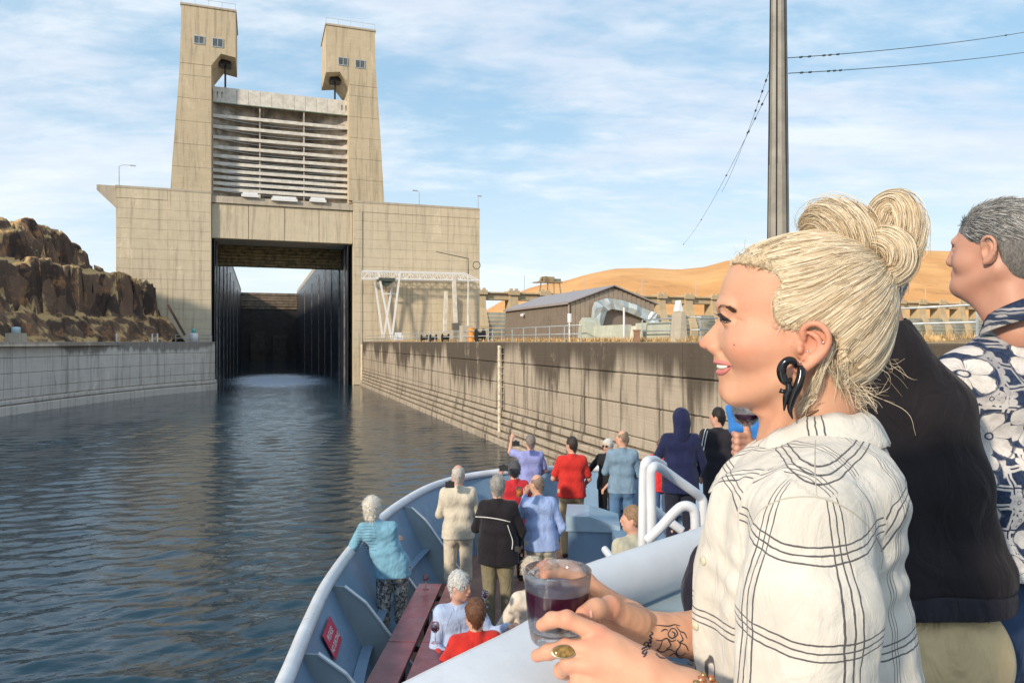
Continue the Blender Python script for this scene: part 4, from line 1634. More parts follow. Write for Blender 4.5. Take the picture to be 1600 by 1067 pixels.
# red notice plate with two lines of writing on the bulwark
SIGR = plain('red_notice', (.50, .035, .085), .4, .05)
i = int(np.searchsorted(cum, float(np.interp(5.98, [p[1] for p in rail[:60]], cum[:60]))))
p, nn2 = rail[i], inward(i)
n3 = Vector((nn2[0], nn2[1], 0))
tg = Vector((-n3.y, n3.x, 0))
slope = (Vector((n3.x * .56, n3.y * .56, DECK - RAILZ))).normalized()       # down the plating
nrm = slope.cross(tg).normalized()
if nrm.dot(n3) < 0:
    nrm = -nrm
o3 = Vector((p[0], p[1], RAILZ)) + slope * .30 + nrm * .012
M = Matrix((tg * 1.0, -slope, nrm)).transposed().to_4x4()
M.translation = o3
sg = MB().box(-.21, .21, -.10, .13, 0, .006).build('notice_plate', SIGR, ship)
sg.matrix_world = M


def text_obj(body, size, mat, parent, loc, ext=.001, name='lettering', ax='CENTER'):
    cu = bpy.data.curves.new(name, 'FONT')
    cu.body = body
    cu.size = size
    cu.extrude = ext
    cu.align_x = ax
    cu.align_y = 'CENTER'
    cu.materials.append(mat)
    o = bpy.data.objects.new(name, cu)
    C.objects.link(o)
    dg = bpy.context.evaluated_depsgraph_get()
    me = bpy.data.meshes.new_from_object(o.evaluated_get(dg))
    bpy.data.objects.remove(o)
    me.name = name
    if not me.materials:
        me.materials.append(mat)
    return link(name, me, parent, loc)


text_obj('PLEASE', .075, WHITEP, sg, (-.02, .055, .0075))
text_obj('NO SEATING', .068, WHITEP, sg, (0, -.035, .0075))

# locker and ventilator on the foredeck
lk1 = MB().box(-.33, .33, -.33, .33, 0, .82)
lk1 = lk1.build('locker_body', SHIPB)
lid = MB().prism([(-.36, .82), (.36, .82), (.36, .90), (-.05, 1.02), (-.36, 1.02)], -.36, .36).build('locker_lid', plain('ship_light_blue', (.30, .42, .52), .4, .06))
LKX = PX(930, 860, 9.6)
lo_ = thing('deck_locker', 'blue grey steel locker on the foredeck beside the man in the red polo', 'locker', (LKX.x, 9.9, DECK), R(-6))
for o in (lk1, lid):
    o.parent = lo_
# seat along the front bulwark, pale blue
bx = MB()
for i in range(78, 122):
    pass
front = [r_ for r_ in rail if r_[1] > 11.6 and r_[0] > .6]

# narrow long planks of the mahogany table
TBL = plain('mahogany_planks', (.15, .035, .045), .32, .25, 5, .25, 30, .003)
tb = thing('plank_table', 'long narrow mahogany table of two planks along the port side', 'table', (0, 0, 0))
A0, A1 = Vector((-1.02, 5.1, 0)), Vector((-.88, 7.75, 0))
dirp = (A1 - A0).normalized()
sid = Vector((dirp.y, -dirp.x, 0))
TZ = DECK + .74
for k in range(2):
    for seg in ((0, .43), (.435, 1.0)):
        a = A0.lerp(A1, seg[0]) + sid * (k * .30)
        c_ = A0.lerp(A1, seg[1]) + sid * (k * .30)
        w_ = .125
        b = MB()
        for z_, g_ in ((TZ - .035, 0), (TZ - .004, 0), (TZ, .004)):
            b.v += [tuple(a - sid * (w_ - g_) + dirp * g_ + Vector((0, 0, z_))), tuple(a + sid * (w_ - g_) + dirp * g_ + Vector((0, 0, z_))),
                    tuple(c_ + sid * (w_ - g_) - dirp * g_ + Vector((0, 0, z_))), tuple(c_ - sid * (w_ - g_) - dirp * g_ + Vector((0, 0, z_)))]
        b.f = [(3, 2, 1, 0), (8, 9, 10, 11)] + [(r0 + q0, r0 + (q0 + 1) % 4, r0 + 4 + (q0 + 1) % 4, r0 + 4 + q0) for r0 in (0, 4) for q0 in range(4)]
        b.build('plank', TBL, tb)
for f in (.12, .44, .9):
    a = A0.lerp(A1, f)
    MB().bar(a - sid * .14 + Vector((0, 0, TZ - .06)), a + sid * .44 + Vector((0, 0, TZ - .06)), .05, .05).build('bearer', BLACKI, tb)
    for q_ in (0, .3):
        MB().bar(a + sid * q_ + Vector((0, 0, DECK)), a + sid * q_ + Vector((0, 0, TZ - .09)), .05).build('leg', BLACKI, tb)

# raised platform to starboard with the white stair rail
PLZ = DECK + .85
MB().box(1.32, 5.0, 4.0, 9.6, DECK, PLZ).build('side_platform', SHIPB, ship)
sr = thing('stair_rail', 'white tubular stair railing in front of the hooded figure', 'railing', (0, 0, 0))
Yr = 4.3


def rr(px, py, dy=0):
    return PX(px, py, Yr + dy)


tubes = [
    ([rr(1004, 870), rr(1005, 800), rr(1006, 740), rr(1010, 722), rr(1022, 719, .1), rr(1036, 727, .2)], .029),
    ([rr(1018, 860, -.1), rr(1018, 800, -.1), rr(1017, 745, -.1), rr(1020, 731, -.1), rr(1030, 730), rr(1060, 751, .1), rr(1080, 765, .15), rr(1094, 776, .2), rr(1099, 788, .2), rr(1099, 830, .2)], .029),
    ([rr(1014, 790), rr(1040, 810), rr(1066, 829)], .026),
    ([rr(1010, 845, -.5), rr(1030, 826, -.5), rr(1052, 802, -.5), rr(1066, 791, -.5), rr(1079, 792, -.5), rr(1086, 804, -.5), rr(1087, 850, -.5)], .027)]
for pts_, r_ in tubes:
    MB().tube(smooth_path(pts_, 28), r_, 12).build('rail_tube', SHIPW, sr, True)
small('rail_stub', 'short white pipe end beside the man in the khaki shirt', 'pipe',
      MB().tube([PX(945, 858, 6.0), PX(966, 885, 5.6)], .03, 10), SHIPW)

# upper deck: floor, front plating, broad white cap board, padded tube rail
cap_out = [(-2.2, -1.9), (-1.3, -.62), (-.6, .30), (-.145, .88), (.02, 1.085), (.09, 1.215)]
cap_in = [(.18, 1.20), (.17, 1.10), (.205, .955), (.245, .93), (.225, .78), (.02, .48), (-.55, -.35), (-1.4, -1.9)]
CZ = EYE - .42
outer = smooth_path(cap_out, 30)
poly = [tuple(p) for p in outer] + cap_in
b = MB()
n_ = len(poly)
cenp = np.mean(np.array(poly), 0)
lay = [(CZ - .05, 0.0), (CZ - .045, -.006), (CZ - .014, -.008), (CZ - .003, 0.0), (CZ, .010)]
pa_ = np.array(poly)
tgp = np.roll(pa_, -1, 0) - np.roll(pa_, 1, 0)
nrp = np.stack([tgp[:, 1], -tgp[:, 0]], 1)
nrp /= np.linalg.norm(nrp, axis=1)[:, None]        # inward for clockwise order
for z_, off in lay:
    for k in range(n_):
        b.v.append((pa_[k, 0] + nrp[k, 0] * off, pa_[k, 1] + nrp[k, 1] * off, z_))
for l_ in range(len(lay) - 1):
    for k in range(n_):
        b.f.append((l_ * n_ + k, (l_ + 1) * n_ + k, (l_ + 1) * n_ + (k + 1) % n_, l_ * n_ + (k + 1) % n_))
b.f.append(tuple((len(lay) - 1) * n_ + k for k in range(n_ - 1, -1, -1)))
b.f.append(tuple(range(n_)))
b.build('cap_board', SHIPW, ship, False)
tc = [(.115, 1.275, EYE - .463), (.18, 1.35, EYE - .463), (.415, 1.57, EYE - .463), (1.0, 2.12, EYE - .463), (1.9, 2.9, EYE - .463), (3.2, 3.5, EYE - .463)]
tt_ = smooth_path(tc, 26)
d0 = Vector(tt_[0]) - Vector(tt_[1])
d0.normalize()
head = [Vector(tt_[0]) + d0 * .05 * s2 for s2 in (1.0, .92, .7, .38)]
rad = [.004, .021, .038, .049] + [.0535] * len(tt_)
tube_me = MB().tube(head + [Vector(p) for p in tt_], rad, 24)
tube_me.build('padded_rail', painted('padded_white_vinyl', (.66, .69, .73), .38), ship, True)
# lip and plating under the tube
b = MB()
for i in range(len(tt_) - 1):
    a, c_ = Vector(tt_[i]), Vector(tt_[i + 1])
    b.bar(a + Vector((.035, -.04, -.055)), c_ + Vector((.035, -.04, -.055)), .13, .03)
b.build('rail_lip', SHIPG, ship)
edge = [Vector((p[0] + .02, p[1] - .03, 0)) for p in outer[:-1]] + [Vector((p[0] - .0, p[1] - .0, 0)) for p in tt_]
vs, fs = [], []
for p in edge:
    for dz, off in ((EYE - .50, 0), (UP, 0), (DECK, 0), (DECK, -.04), (EYE - .50, -.04)):
        vs.append((p.x - off * .7, p.y + off * .7, dz))
for i in range(len(edge) - 1):
    for k in range(5):
        fs.append((i * 5 + k, i * 5 + (k + 1) % 5, (i + 1) * 5 + (k + 1) % 5, (i + 1) * 5 + k))
link('front_plating', make_mesh('front_plating', vs, fs, SHIPB), ship)
fl_ = [(p.x + .05, p.y - .06, UP) for p in edge] + [(3.4, -2.0, UP)]
link('upper_deck', make_mesh('upper_deck', fl_, [tuple(range(len(fl_)))], plain('ship_deck_grey', (.16, .20, .24), .6)), ship)
# ------------------------------------------------------------------ people on the bow
def rotz(p, a, c=(0, 0)):
    s, k = math.sin(a), math.cos(a)
    x, y = p[0] - c[0], p[1] - c[1]
    return (c[0] + x * k - y * s, c[1] + x * s + y * k, p[2])


GREYH = (.42, .41, .39)
EYEW = plain('eye_white', (.75, .72, .68), .2)
EYED = plain('eye_dark', (.02, .015, .012), .15)


def person(label, loc, yaw, h=1.75, skin=(.56, .33, .24), hair='short', hcol=GREYH, top='shirt', tcol=(.5, .5, .5), sleeve='short',
           bottom='trousers', bcol=(.4, .35, .25), shoe=(.04, .035, .03), belt=None, la=None, ra=None, lean=(0, 0), hyaw=0.0, hpitch=0.0,
           seated=False, face=False, group='passengers on the bow deck', fat=1.0, vox=.011, hem=.88, lips=(.45, .16, .13), fcol=None, shirtmat=None, botmat=None, legs=None, knees=None):
    S = h / 1.75
    o = thing('person', label, 'person', loc, yaw, group)
    key = '_'.join(f'{c:.2f}' for c in skin)
    SK = skinmat('skin_' + key, skin)
    lx, ly = lean

    def up(p):                       # lean grows with height above the hips
        f = max(0.0, p[2] - .95) / .8
        return (p[0] + lx * f, p[1] + ly * f, p[2])
    HC = up((0, .01, 1.63))

    def hd(p):                       # head frame: turn, then place
        q_ = (p[0], p[1], p[2])
        c, s = math.cos(hpitch), math.sin(hpitch)
        q_ = (q_[0], q_[1] * c - q_[2] * s, q_[1] * s + q_[2] * c)
        q_ = rotz(q_, hyaw)
        return (HC[0] + q_[0], HC[1] + q_[1], HC[2] + q_[2])
    shL, shR = up((-.175, -.015, 1.425)), up((.175, -.015, 1.425))
    la = la or ((-.235, -.02, 1.14), (-.225, .10, .90))
    ra = ra or ((.235, -.02, 1.14), (.225, .10, .90))
    dz = -.0
    if seated:
        kL, kR = knees or ((-.12, .42, .95), (.12, .42, .95))
        aL, aR = (kL[0], kL[1] + .05, kL[2] - .42), (kR[0], kR[1] + .05, kR[2] - .42)
        hpL, hpR = (-.10, 0, .95), (.10, 0, .95)
    else:
        hpL, hpR = (-.095, 0, .93), (.095, 0, .93)
        kL, kR = (-.105, .02, .50), (.105, .02, .50)
        aL, aR = (-.11, -.02, .09), (.11, -.02, .09)
        if legs:
            kL, aL, kR, aR = legs
    allp = [shL, shR, la[0], la[1], ra[0], ra[1], kL, kR, aL, aR, hd((0, 0, .15)), hd((0, .15, 0)), hd((0, -.12, 0))]
    lo = np.min(np.array(allp), 0) - .17
    hi = np.max(np.array(allp), 0) + .17
    lo[1] = min(lo[1], -.22)
    hi[1] = max(hi[1], .22)
    lo[0], hi[0] = min(lo[0], -.28), max(hi[0], .28)

    def arm_end(f, el, ha, r0=.036):
        """forearm end, palm, fingers, thumb"""
        e, w_ = np.array(el), np.array(ha)
        dv_ = (w_ - e) / (np.linalg.norm(w_ - e) + 1e-6)
        f.cone(e, w_, .042, .027, .01)
        up_ = np.array([0, 0, 1.0]) if abs(dv_[2]) < .8 else np.array([0, 1.0, 0])
        sd = np.cross(dv_, up_)
        sd /= np.linalg.norm(sd)
        pe = w_ + dv_ * .075
        f.cone(w_, pe, .028, .034, .015, flat=(np.cross(sd, dv_), .6))
        nn_ = np.cross(sd, dv_)
        for k, L_ in zip((-1.5, -.5, .5, 1.5), (.055, .068, .072, .06)):
            b0 = pe + sd * (.0185 * k) - dv_ * .01
            b1 = b0 + dv_ * L_ * .6 - nn_ * .012
            b2 = b1 + dv_ * L_ * .35 - nn_ * .03
            f.cone(b0, b1, .0105, .010, .003).cone(b1, b2, .010, .0085, .002)
        t0_ = w_ + sd * .022 + dv_ * .02
        t1_ = t0_ + sd * .026 + dv_ * .03 - nn_ * .012
        f.cone(t0_, t1_, .014, .011, .008).cone(t1_, t1_ + dv_ * .03, .011, .009, .002)

    # body
    f = Field(lo, hi, vox)
    f.ell(hd((0, -.012, .035)), (.077, .097, .092), 0)
    f.cone(hd((0, .035, -.01)), hd((0, .052, -.075)), .066, .036, .04)
    f.cone(hd((-.03, .01, -.05)), hd((.03, .01, -.05)), .052, .052, .03)
    f.cone(hd((0, .095, .02)), hd((0, .106, -.018)), .010, .0140, .012)
    for s in (-1, 1):
        f.ell(hd((s * .078, -.008, .0)), (.014, .021, .034), .004)
        f.ell(hd((s * .031, .100, .018)), (.018, .014, .012), .012, 'sub')
        f.ell(hd((s * .031, .088, .014)), (.014, .012, .011), .004)
    f.cone(hd((-.018, .094, -.045)), hd((.018, .094, -.045)), .009, .009, .01)
    f.cone(hd((0, -.02, -.06)), up((0, -.03, 1.42)), .056, .062, .03)
    f.cone(up((-.10, -.01, 1.36)), up((.10, -.01, 1.36)), .078, .078, .04)
    f.cone(up((0, -.01, 1.36)), (0, 0, .98), .085, .09, .03)
    f.cone(hpL, hpR, .09, .09, .04)
    for sh, ar in ((shL, la), (shR, ra)):
        f.cone(up((0, -.02, 1.42)), sh, .055, .05, .04)
        f.cone(sh, ar[0], .050, .040, .03)
        arm_end(f, ar[0], ar[1])
    for hp_, k_, a_ in ((hpL, kL, aL), (hpR, kR, aR)):
        f.cone(hp_, k_, .085, .058, .03).cone(k_, (a_[0], a_[1], a_[2]), .056, .038, .02)
        mid = tuple((k_[i] * .65 + a_[i] * .35) for i in range(3))
        f.ell((mid[0], mid[1] - .02, mid[2]), (.05, .055, .11), .03)
    body = solid(f, 'body', SK, o, 2)

    # upper garment
    CM = shirtmat or cloth('cloth_%s_%.2f_%.2f_%.2f' % ((top,) + tuple(tcol)), tcol)
    g = .016 * fat
    f = Field(lo - .05, hi + .05, vox)
    f.cone(up((-.105, -.012, 1.36)), up((.105, -.012, 1.36)), .098 + g, .098 + g, .05)
    f.cone(up((-.06, 0, 1.16)), up((.06, 0, 1.16)), .112 * fat + g, .112 * fat + g, .08)
    f.cone(up((-.065, .01, 1.0)), up((.065, .01, 1.0)), .118 * fat + g, .118 * fat + g, .06)
    f.cone((-.075, .0, hem - .05), (.075, .0, hem - .05), .118 * fat + g * 1.4, .118 * fat + g * 1.4, .05)
    for s in (-1, 1):
        f.cone((s * .060, .005, 1.0), (s * .072, -.005, hem - .02), .128 * fat + g, .132 * fat + g, .04)
    for sh, ar in ((shL, la), (shR, ra)):
        f.cone(up((0, -.025, 1.45)), sh, .050, .058, .05)
        e = np.array(ar[0])
        s_v = np.array(sh)
        if sleeve == 'short':
            q_ = s_v + (e - s_v) * .80
            f.cone(s_v, q_, .062, .066, .035)
        elif sleeve in ('long', 'rolled'):
            f.cone(s_v, e, .062, .054, .035)
            w_ = np.array(ar[1])
            q_ = e + (w_ - e) * (.94 if sleeve == 'long' else .35)
            f.cone(e, q_, .053, .040 if sleeve == 'long' else .05, .02)
    if top in ('jacket',):
        pass
    if not seated:
        f.cut((0, 0, -1), -hem, .01)
    else:
        f.cut((0, 0, -1), -(.86), .01)
    # collar
    f.cone(up((0, -.03, 1.44)), up((0, -.022, 1.485)), .074, .068, .02)
    f.cone(up((0, -.02, 1.45)), up((0, -.01, 1.60)), .056, .052, .004, 'sub')
    if sleeve == 'short':
        for sh, ar in ((shL, la), (shR, ra)):     # hollow sleeve mouth
            e, s_v = np.array(ar[0]), np.array(sh)
            f.cone(s_v + (e - s_v) * .86, s_v + (e - s_v) * 1.1, .056, .056, .004, 'sub')
    tp = solid(f, {'jacket': 'jacket', 'hoodie': 'hooded_jacket'}.get(top, 'shirt'), CM, o, 2, fold=(.0055, 16, int(abs(loc[0]) * 100) + 3))

    # trousers, shorts or skirt
    BM = botmat or cloth('cloth_b_%.2f_%.2f_%.2f' % tuple(bcol), bcol)
    f = Field(lo - .05, hi + .05, vox)
    f.cone(tuple(hpL[i] + (0, 0, .03)[i] for i in range(3)), tuple(hpR[i] + (0, 0, .03)[i] for i in range(3)), .122 * fat, .122 * fat, .04)
    f.ell((-.07, -.045, .90), (.10 * fat, .095 * fat, .11), .03).ell((.07, -.045, .90), (.10 * fat, .095 * fat, .11), .03)
    for hp_, k_, a_ in ((hpL, kL, aL), (hpR, kR, aR)):
        f.cone(hp_, k_, .100 * fat, .078, .035)
        if bottom == 'trousers':
            f.cone(k_, (a_[0], a_[1], a_[2] - .02), .077, .066, .02)
        else:
            q_ = tuple(k_[i] * .72 + a_[i] * .28 for i in range(3))
            f.cone(k_, q_, .080, .082, .02)
    f.cut((0, 0, 1), 1.03, .01)
    solid(f, {'shorts': 'shorts'}.get(bottom, 'trousers'), BM, o, 2, fold=(.005, 14, 5))
    if belt:
        f = Field((-.25, -.25, .93), (.25, .25, 1.06), vox * .8)
        f.cone((-.075, .0, 1.0), (.075, .0, 1.0), .124 * fat + g * .6, .124 * fat + g * .6, 0)
        f.cut((0, 0, 1), 1.012).cut((0, 0, -1), -.978)
        solid(f, 'belt', plain('leather_belt_%.2f' % belt[0], belt, .5), o, 1)

    # hair
    if hair != 'hood':
        f = Field(np.array(HC) - .2, np.array(HC) + .2, vox * .72)
        th = {'short': .012, 'bob': .026, 'curly': .030, 'fringe': .006, 'tidy': .016}[hair]
        f.ell(hd((0, -.016, .038)), (.077 + th, .098 + th, .094 + th), 0)
        if hair in ('bob',):
            f.cone(hd((-.04, -.04, -.02)), hd((-.045, -.03, -.08)), .052, .040, .02).cone(hd((.04, -.04, -.02)), hd((.045, -.03, -.08)), .052, .040, .02)
            f.cone(hd((0, -.07, 0)), hd((0, -.065, -.09)), .055, .042, .02)
        else:
            f.cone(hd((0, -.06, -.0)), hd((0, -.055, -.065)), .055, .04, .02)
        if hair == 'fringe':        # bald crown, fringe of hair round the back and sides
            f.ell(hd((0, .02, .14)), (.085, .115, .098), .01, 'sub')
        fz = .02 if hair in ('curly', 'bob') else .0
        f.ell(hd((0, .115 + fz * .3, -.035)), (.076, .085, .088), .01, 'sub')
        for s in (-1, 1):
            f.ell(hd((s * .085, .035, -.045)), (.03, .036, .05), .008, 'sub')
            if hair not in ('bob', 'curly'):
                f.ell(hd((s * .095, -.006, -.012)), (.032, .032, .045), .008, 'sub')
        HM = hairmat('hair_%.2f_%.2f_%.2f' % tuple(hcol), hcol)
        ho = solid(f, 'hair', HM, o, 1, fold=(.006 if hair in ('curly', 'bob') else .003, 70, 9))
        hv2 = np.zeros(len(ho.data.vertices) * 3)
        ho.data.vertices.foreach_get('co', hv2)
        hv2 = hv2.reshape(-1, 3)
        hn2 = np.zeros(len(ho.data.vertices) * 3)
        ho.data.vertices.foreach_get('normal', hn2)
        hn2 = hn2.reshape(-1, 3)
        rp_ = np.random.default_rng(int(abs(loc[0]) * 1000) + 7)
        pick = rp_.integers(0, len(hv2), 1100)
        Ln = {'short': .016, 'bob': .034, 'curly': .026, 'fringe': .012, 'tidy': .022}[hair]
        cen2 = np.array(HC)
        base_ = hv2[pick]
        nrm2 = hn2[pick]
        flow = np.stack([base_[:, 0] - cen2[0], (base_[:, 1] - cen2[1]) * .3 - .02, np.full(len(pick), -.10)], 1)
        flow -= nrm2 * (flow * nrm2).sum(1)[:, None]
        flow /= np.linalg.norm(flow, axis=1)[:, None] + 1e-6
        flow += rp_.normal(0, .42 if hair in ('curly', 'bob') else .25, flow.shape)
        Lr = Ln * rp_.uniform(.5, 1.2, (len(pick), 1))
        stp = [base_ - nrm2 * .002 + flow * Lr * q_ + nrm2 * Lr * (.5 * q_ - .32 * q_ * q_) for q_ in (0, .33, .66, 1.0)]
        hair_curves('hair_strands', list(np.stack(stp, 1)), .0013, strandmat(hcol), o)
    else:
        f = Field(np.array(HC) - .25, np.array(HC) + .25, vox)
        f.ell(hd((0, -.02, .03)), (.108, .128, .130), 0)
        f.cone(hd((0, -.05, -.05)), up((0, -.05, 1.47)), .095, .10, .05)
        f.ell(hd((0, .14, -.01)), (.072, .11, .10), .02, 'sub')
        solid(f, 'hood', CM, o, 2, fold=(.006, 18, 3))
    # shoes
    SM = plain('shoe_%.2f' % shoe[0], shoe, .5)
    f = Field(np.minimum(np.array(aL), np.array(aR)) - (.12, .14, .12), np.maximum(np.array(aL), np.array(aR)) + (.12, .26, .1), vox)
    for a_ in (aL, aR):
        z0 = a_[2] - .05
        f.cone((a_[0], a_[1] - .03, z0), (a_[0] * 1.08, a_[1] + .15, z0 - .008), .043, .038, .02)
        f.cone((a_[0], a_[1], z0), a_, .045, .045, .02)
    f.cut((0, 0, -1), -(min(aL[2], aR[2]) - .09))
    solid(f, 'shoes', SM, o, 1)
    if face:
        b = MB()
        for s in (-1, 1):
            c_ = Vector(hd((s * .031, .0985, .015)))
            n_ = (Vector(hd((s * .031, .12, .015))) - c_).normalized()
            u_ = (Vector(hd((0, 0, 1))) - Vector(hd((0, 0, 0)))).normalized()
            r_ = n_.cross(u_)
            b.add([c_ - r_ * .011, c_ + u_ * .0035, c_ + r_ * .011, c_ - u_ * .0035, c_ + n_ * .004], [(0, 1, 4), (1, 2, 4), (2, 3, 4), (3, 0, 4)])
            b.add([c_ + n_ * .003 + u_ * .016 + r_ * q_ * .014 + u_ * (w2) for q_ in (-1, 1) for w2 in (0, .005)], [(0, 1, 3, 2)])
        b.build('eyes', EYED, o)
        f = Field(np.array(hd((0, .1, -.05))) - .05, np.array(hd((0, .1, -.05))) + .05, .004)
        f.cone(hd((-.019, .1005, -.046)), hd((.019, .1005, -.046)), .005, .005, 0)
        solid(f, 'lips', skinmat('lips_%.2f' % lips[0], lips, lips), o, 2)
    o.scale = (S * .92, S * .95, S)
    o['_h'] = h
    return o


def strandmat(col):
    name = 'strand_%.2f_%.2f_%.2f' % tuple(col)
    if name in MATS:
        return MATS[name]
    m, t = newmat(name)
    rn = t.n('ShaderNodeHairInfo').outputs['Random']
    c = t.mix(t.ramp(rn, .0, 1.0), tuple(x * .45 for x in col), tuple(min(.9, x * 1.35) for x in col))
    finish(t, m, c, .5, None)
    return m


def hair_curves(name, strands, rad, mat, parent):
    """real hair strands; strands = list of point lists"""
    hc = bpy.data.hair_curves.new(name)
    hc.add_curves([len(s_) for s_ in strands])
    co = np.concatenate([np.asarray(s_, np.float32) for s_ in strands])
    hc.attributes['position'].data.foreach_set('vector', co.ravel())
    ra_ = hc.attributes.get('radius') or hc.attributes.new('radius', 'FLOAT', 'POINT')
    rr_ = np.concatenate([rad * (1 - .65 * np.linspace(0, 1, len(s_)) ** 3) for s_ in strands]).astype(np.float32)
    ra_.data.foreach_set('value', rr_)
    hc.materials.append(mat)
    return link(name, hc, parent)


def hairmat(name, col):
    if name in MATS:
        return MATS[name]
    m, t = newmat(name)
    p = t.n('ShaderNodeTexCoord').outputs['Object']
    s1 = t.noise(t.scaled(p, (90, 25, 25)), 3.0, 5, .7, .6)
    s2 = t.noise(t.scaled(p, (20, 20, 8)), 4.0, 4, .7, .6)
    f = t.ramp(t.math('ADD', t.math('MULTIPLY', s1, .6), t.math('MULTIPLY', s2, .4)), .32, .68)
    c = t.mix(f, tuple(x * .45 for x in col), tuple(min(1, x * 1.25) for x in col))
    finish(t, m, c, .5, t.bump(s1, .8, .006), Specular_IOR_Level=.4)
    return m


def ground(px_x, scale_px, floor=-3.35):
    """standing place of someone who measures scale_px photograph pixels per metre"""
    Y = FPX / scale_px
    return ((px_x - 800) / scale_px, Y, EYE + floor)


# camouflage and jeans
m, t = newmat('camouflage_cloth')
p_ = t.pos()
n1_ = t.noise(p_, 26, 2, .5)
n2_ = t.noise(t.scaled(p_, (1, 1, 1), (5, 3, 1)), 34, 2, .5)
c = t.mix(t.ramp(n1_, .47, .50), (.34, .33, .30), (.12, .12, .12))
c = t.mix(t.ramp(n2_, .55, .58), c, (.55, .54, .50))
finish(t, m, c, .9, t.bump(t.noise(p_, 14, 3), .5, .03))
CAMO = m
JEAN = (.09, .19, .34)

person('person with white bob leaning over the port rail, light blue t-shirt and camouflage shorts', ground(613, 145), R(8), 1.66, hair='bob', hcol=(.72, .68, .60), top='tshirt', tcol=(.17, .36, .48),
       bottom='shorts', botmat=CAMO, belt=(.10, .05, .03), lean=(-.30, .02), hyaw=R(10), hpitch=-.1, fat=1.1, vox=.0095,
       la=((-.50, .05, 1.16), (-.52, .25, 1.10)), ra=((.02, .10, 1.08), (.06, .30, 1.18)), shoe=(.3, .3, .3))
person('bald man seen from behind in cream long-sleeved shirt and cream shorts by the port rail', ground(716, 125), R(4), 1.80, hair='fringe', hcol=(.55, .52, .48), tcol=(.56, .51, .41), sleeve='long',
       bottom='shorts', bcol=(.58, .52, .42), la=((-.25, .06, 1.15), (-.10, .25, 1.22)), ra=((.25, .05, 1.15), (.10, .25, 1.15)), shoe=(.25, .2, .15), belt=(.45, .42, .2))
person('man in lavender shirt holding a camera up with his left arm at the bow', ground(829, 93), R(6), 1.77, hair='short', hcol=(.24, .21, .19), tcol=(.26, .29, .58), sleeve='short',
       bcol=(.30, .27, .22), la=((-.36, .16, 1.46), (-.30, .36, 1.66)), ra=((.27, .06, 1.16), (.16, .24, 1.02)), fat=1.05)
person('woman with dark grey curls in red jacket raising a small camera', ground(803, 111), R(12), 1.64, hair='curly', hcol=(.10, .10, .11), tcol=(.50, .025, .035), sleeve='long', bcol=(.012, .012, .014),
       la=((-.26, .10, 1.22), (-.16, .28, 1.52)), ra=((.26, .10, 1.22), (.12, .28, 1.45)), fat=1.05, hem=.80)
person('tall grey haired man in black jacket with white back piping and olive trousers', ground(778, 136), R(-6), 1.80, hair='tidy', hcol=(.34, .33, .31), top='jacket', tcol=(.012, .010, .014), sleeve='long',
       bcol=(.21, .19, .12), fat=1.28, hem=.80, la=((-.29, .06, 1.15), (-.20, .26, 1.10)), ra=((.29, .04, 1.14), (.24, .18, .96)))
person('balding man in light blue long-sleeved shirt drinking beer, brown belt and cream trousers', ground(846, 131), R(10), 1.75, hair='fringe', hcol=(.28, .20, .15), tcol=(.28, .38, .64), sleeve='long',
       bcol=(.52, .48, .38), belt=(.14, .05, .03), hyaw=R(38), la=((-.30, .10, 1.18), (-.16, .26, 1.47)), ra=((.27, -.02, 1.13), (.20, .10, .95)), lean=(-.06, .06), fat=1.08)
person('dark haired man in bright red polo shirt and khaki trousers', ground(893, 100), R(3), 1.85, hair='short', hcol=(.05, .035, .03), tcol=(.52, .028, .022), sleeve='short', bcol=(.42, .32, .19),
       hyaw=R(38), la=((-.29, .05, 1.14), (-.16, .22, 1.08)), ra=((.29, .03, 1.13), (.24, .17, 1.02)), fat=1.12)
person('white haired woman in sunglasses and black clothes by the front rail, beside denim shirt', ground(950, 97, -3.18), R(150), 1.60, hair='tidy', hcol=(.66, .64, .60), tcol=(.012, .012, .014), sleeve='rolled', bcol=(.012, .012, .014),
       seated=False, face=True, hyaw=R(-10), la=((-.26, .12, 1.18), (-.10, .34, .98)), ra=((.38, -.02, 1.20), (.60, -.05, 1.12)))
person('man in denim blue shirt and jeans beside the seated woman in black', ground(972, 104, -3.2), R(-4), 1.86, hair='fringe', hcol=(.28, .20, .14), tcol=(.17, .26, .35), sleeve='long', bcol=JEAN,
       belt=(.02, .015, .012), hyaw=R(62), la=((-.25, .06, 1.16), (-.12, .20, 1.16)), ra=((.26, .03, 1.14), (.18, .16, 1.05)))
person('hooded figure in navy blue hooded jacket and dark trousers behind the stair rail', ground(1063, 138, -2.5), R(-3), 1.72, hair='hood', top='hoodie', tcol=(.010, .014, .055), sleeve='long', bcol=(.014, .016, .03),
       fat=1.12, la=((-.29, .04, 1.18), (-.20, .20, 1.08)), ra=((.28, .02, 1.15), (.24, .14, .98)), hem=.82, hyaw=R(25))
person('child in bright red jacket and jeans almost hidden behind the hooded figure', ground(1033, 120, -2.5), R(0), 1.22, hair='short', hcol=(.2, .12, .07), top='jacket', tcol=(.60, .03, .03), sleeve='long', bcol=(.05, .09, .2), vox=.012, hem=.80)
person('person in black tracksuit jacket with white shoulder stripes at the starboard rail', ground(1121, 128, -2.5), R(-14), 1.68, hair='short', hcol=(.02, .016, .014), top='jacket', tcol=(.018, .016, .022), sleeve='long', bcol=(.03, .027, .03),
       hyaw=R(70), fat=1.05)
person('person in bright blue jacket raising a large camera', ground(1192, 150, -2.2), R(28), 1.62, hair='short', hcol=(.35, .33, .3), top='jacket', tcol=(.03, .17, .48), sleeve='long', bcol=(.02, .03, .06),
       la=((-.36, .12, 1.40), (-.30, .26, 1.64)), ra=((.25, .1, 1.2), (-.02, .30, 1.5)), fat=1.1, hem=.75)
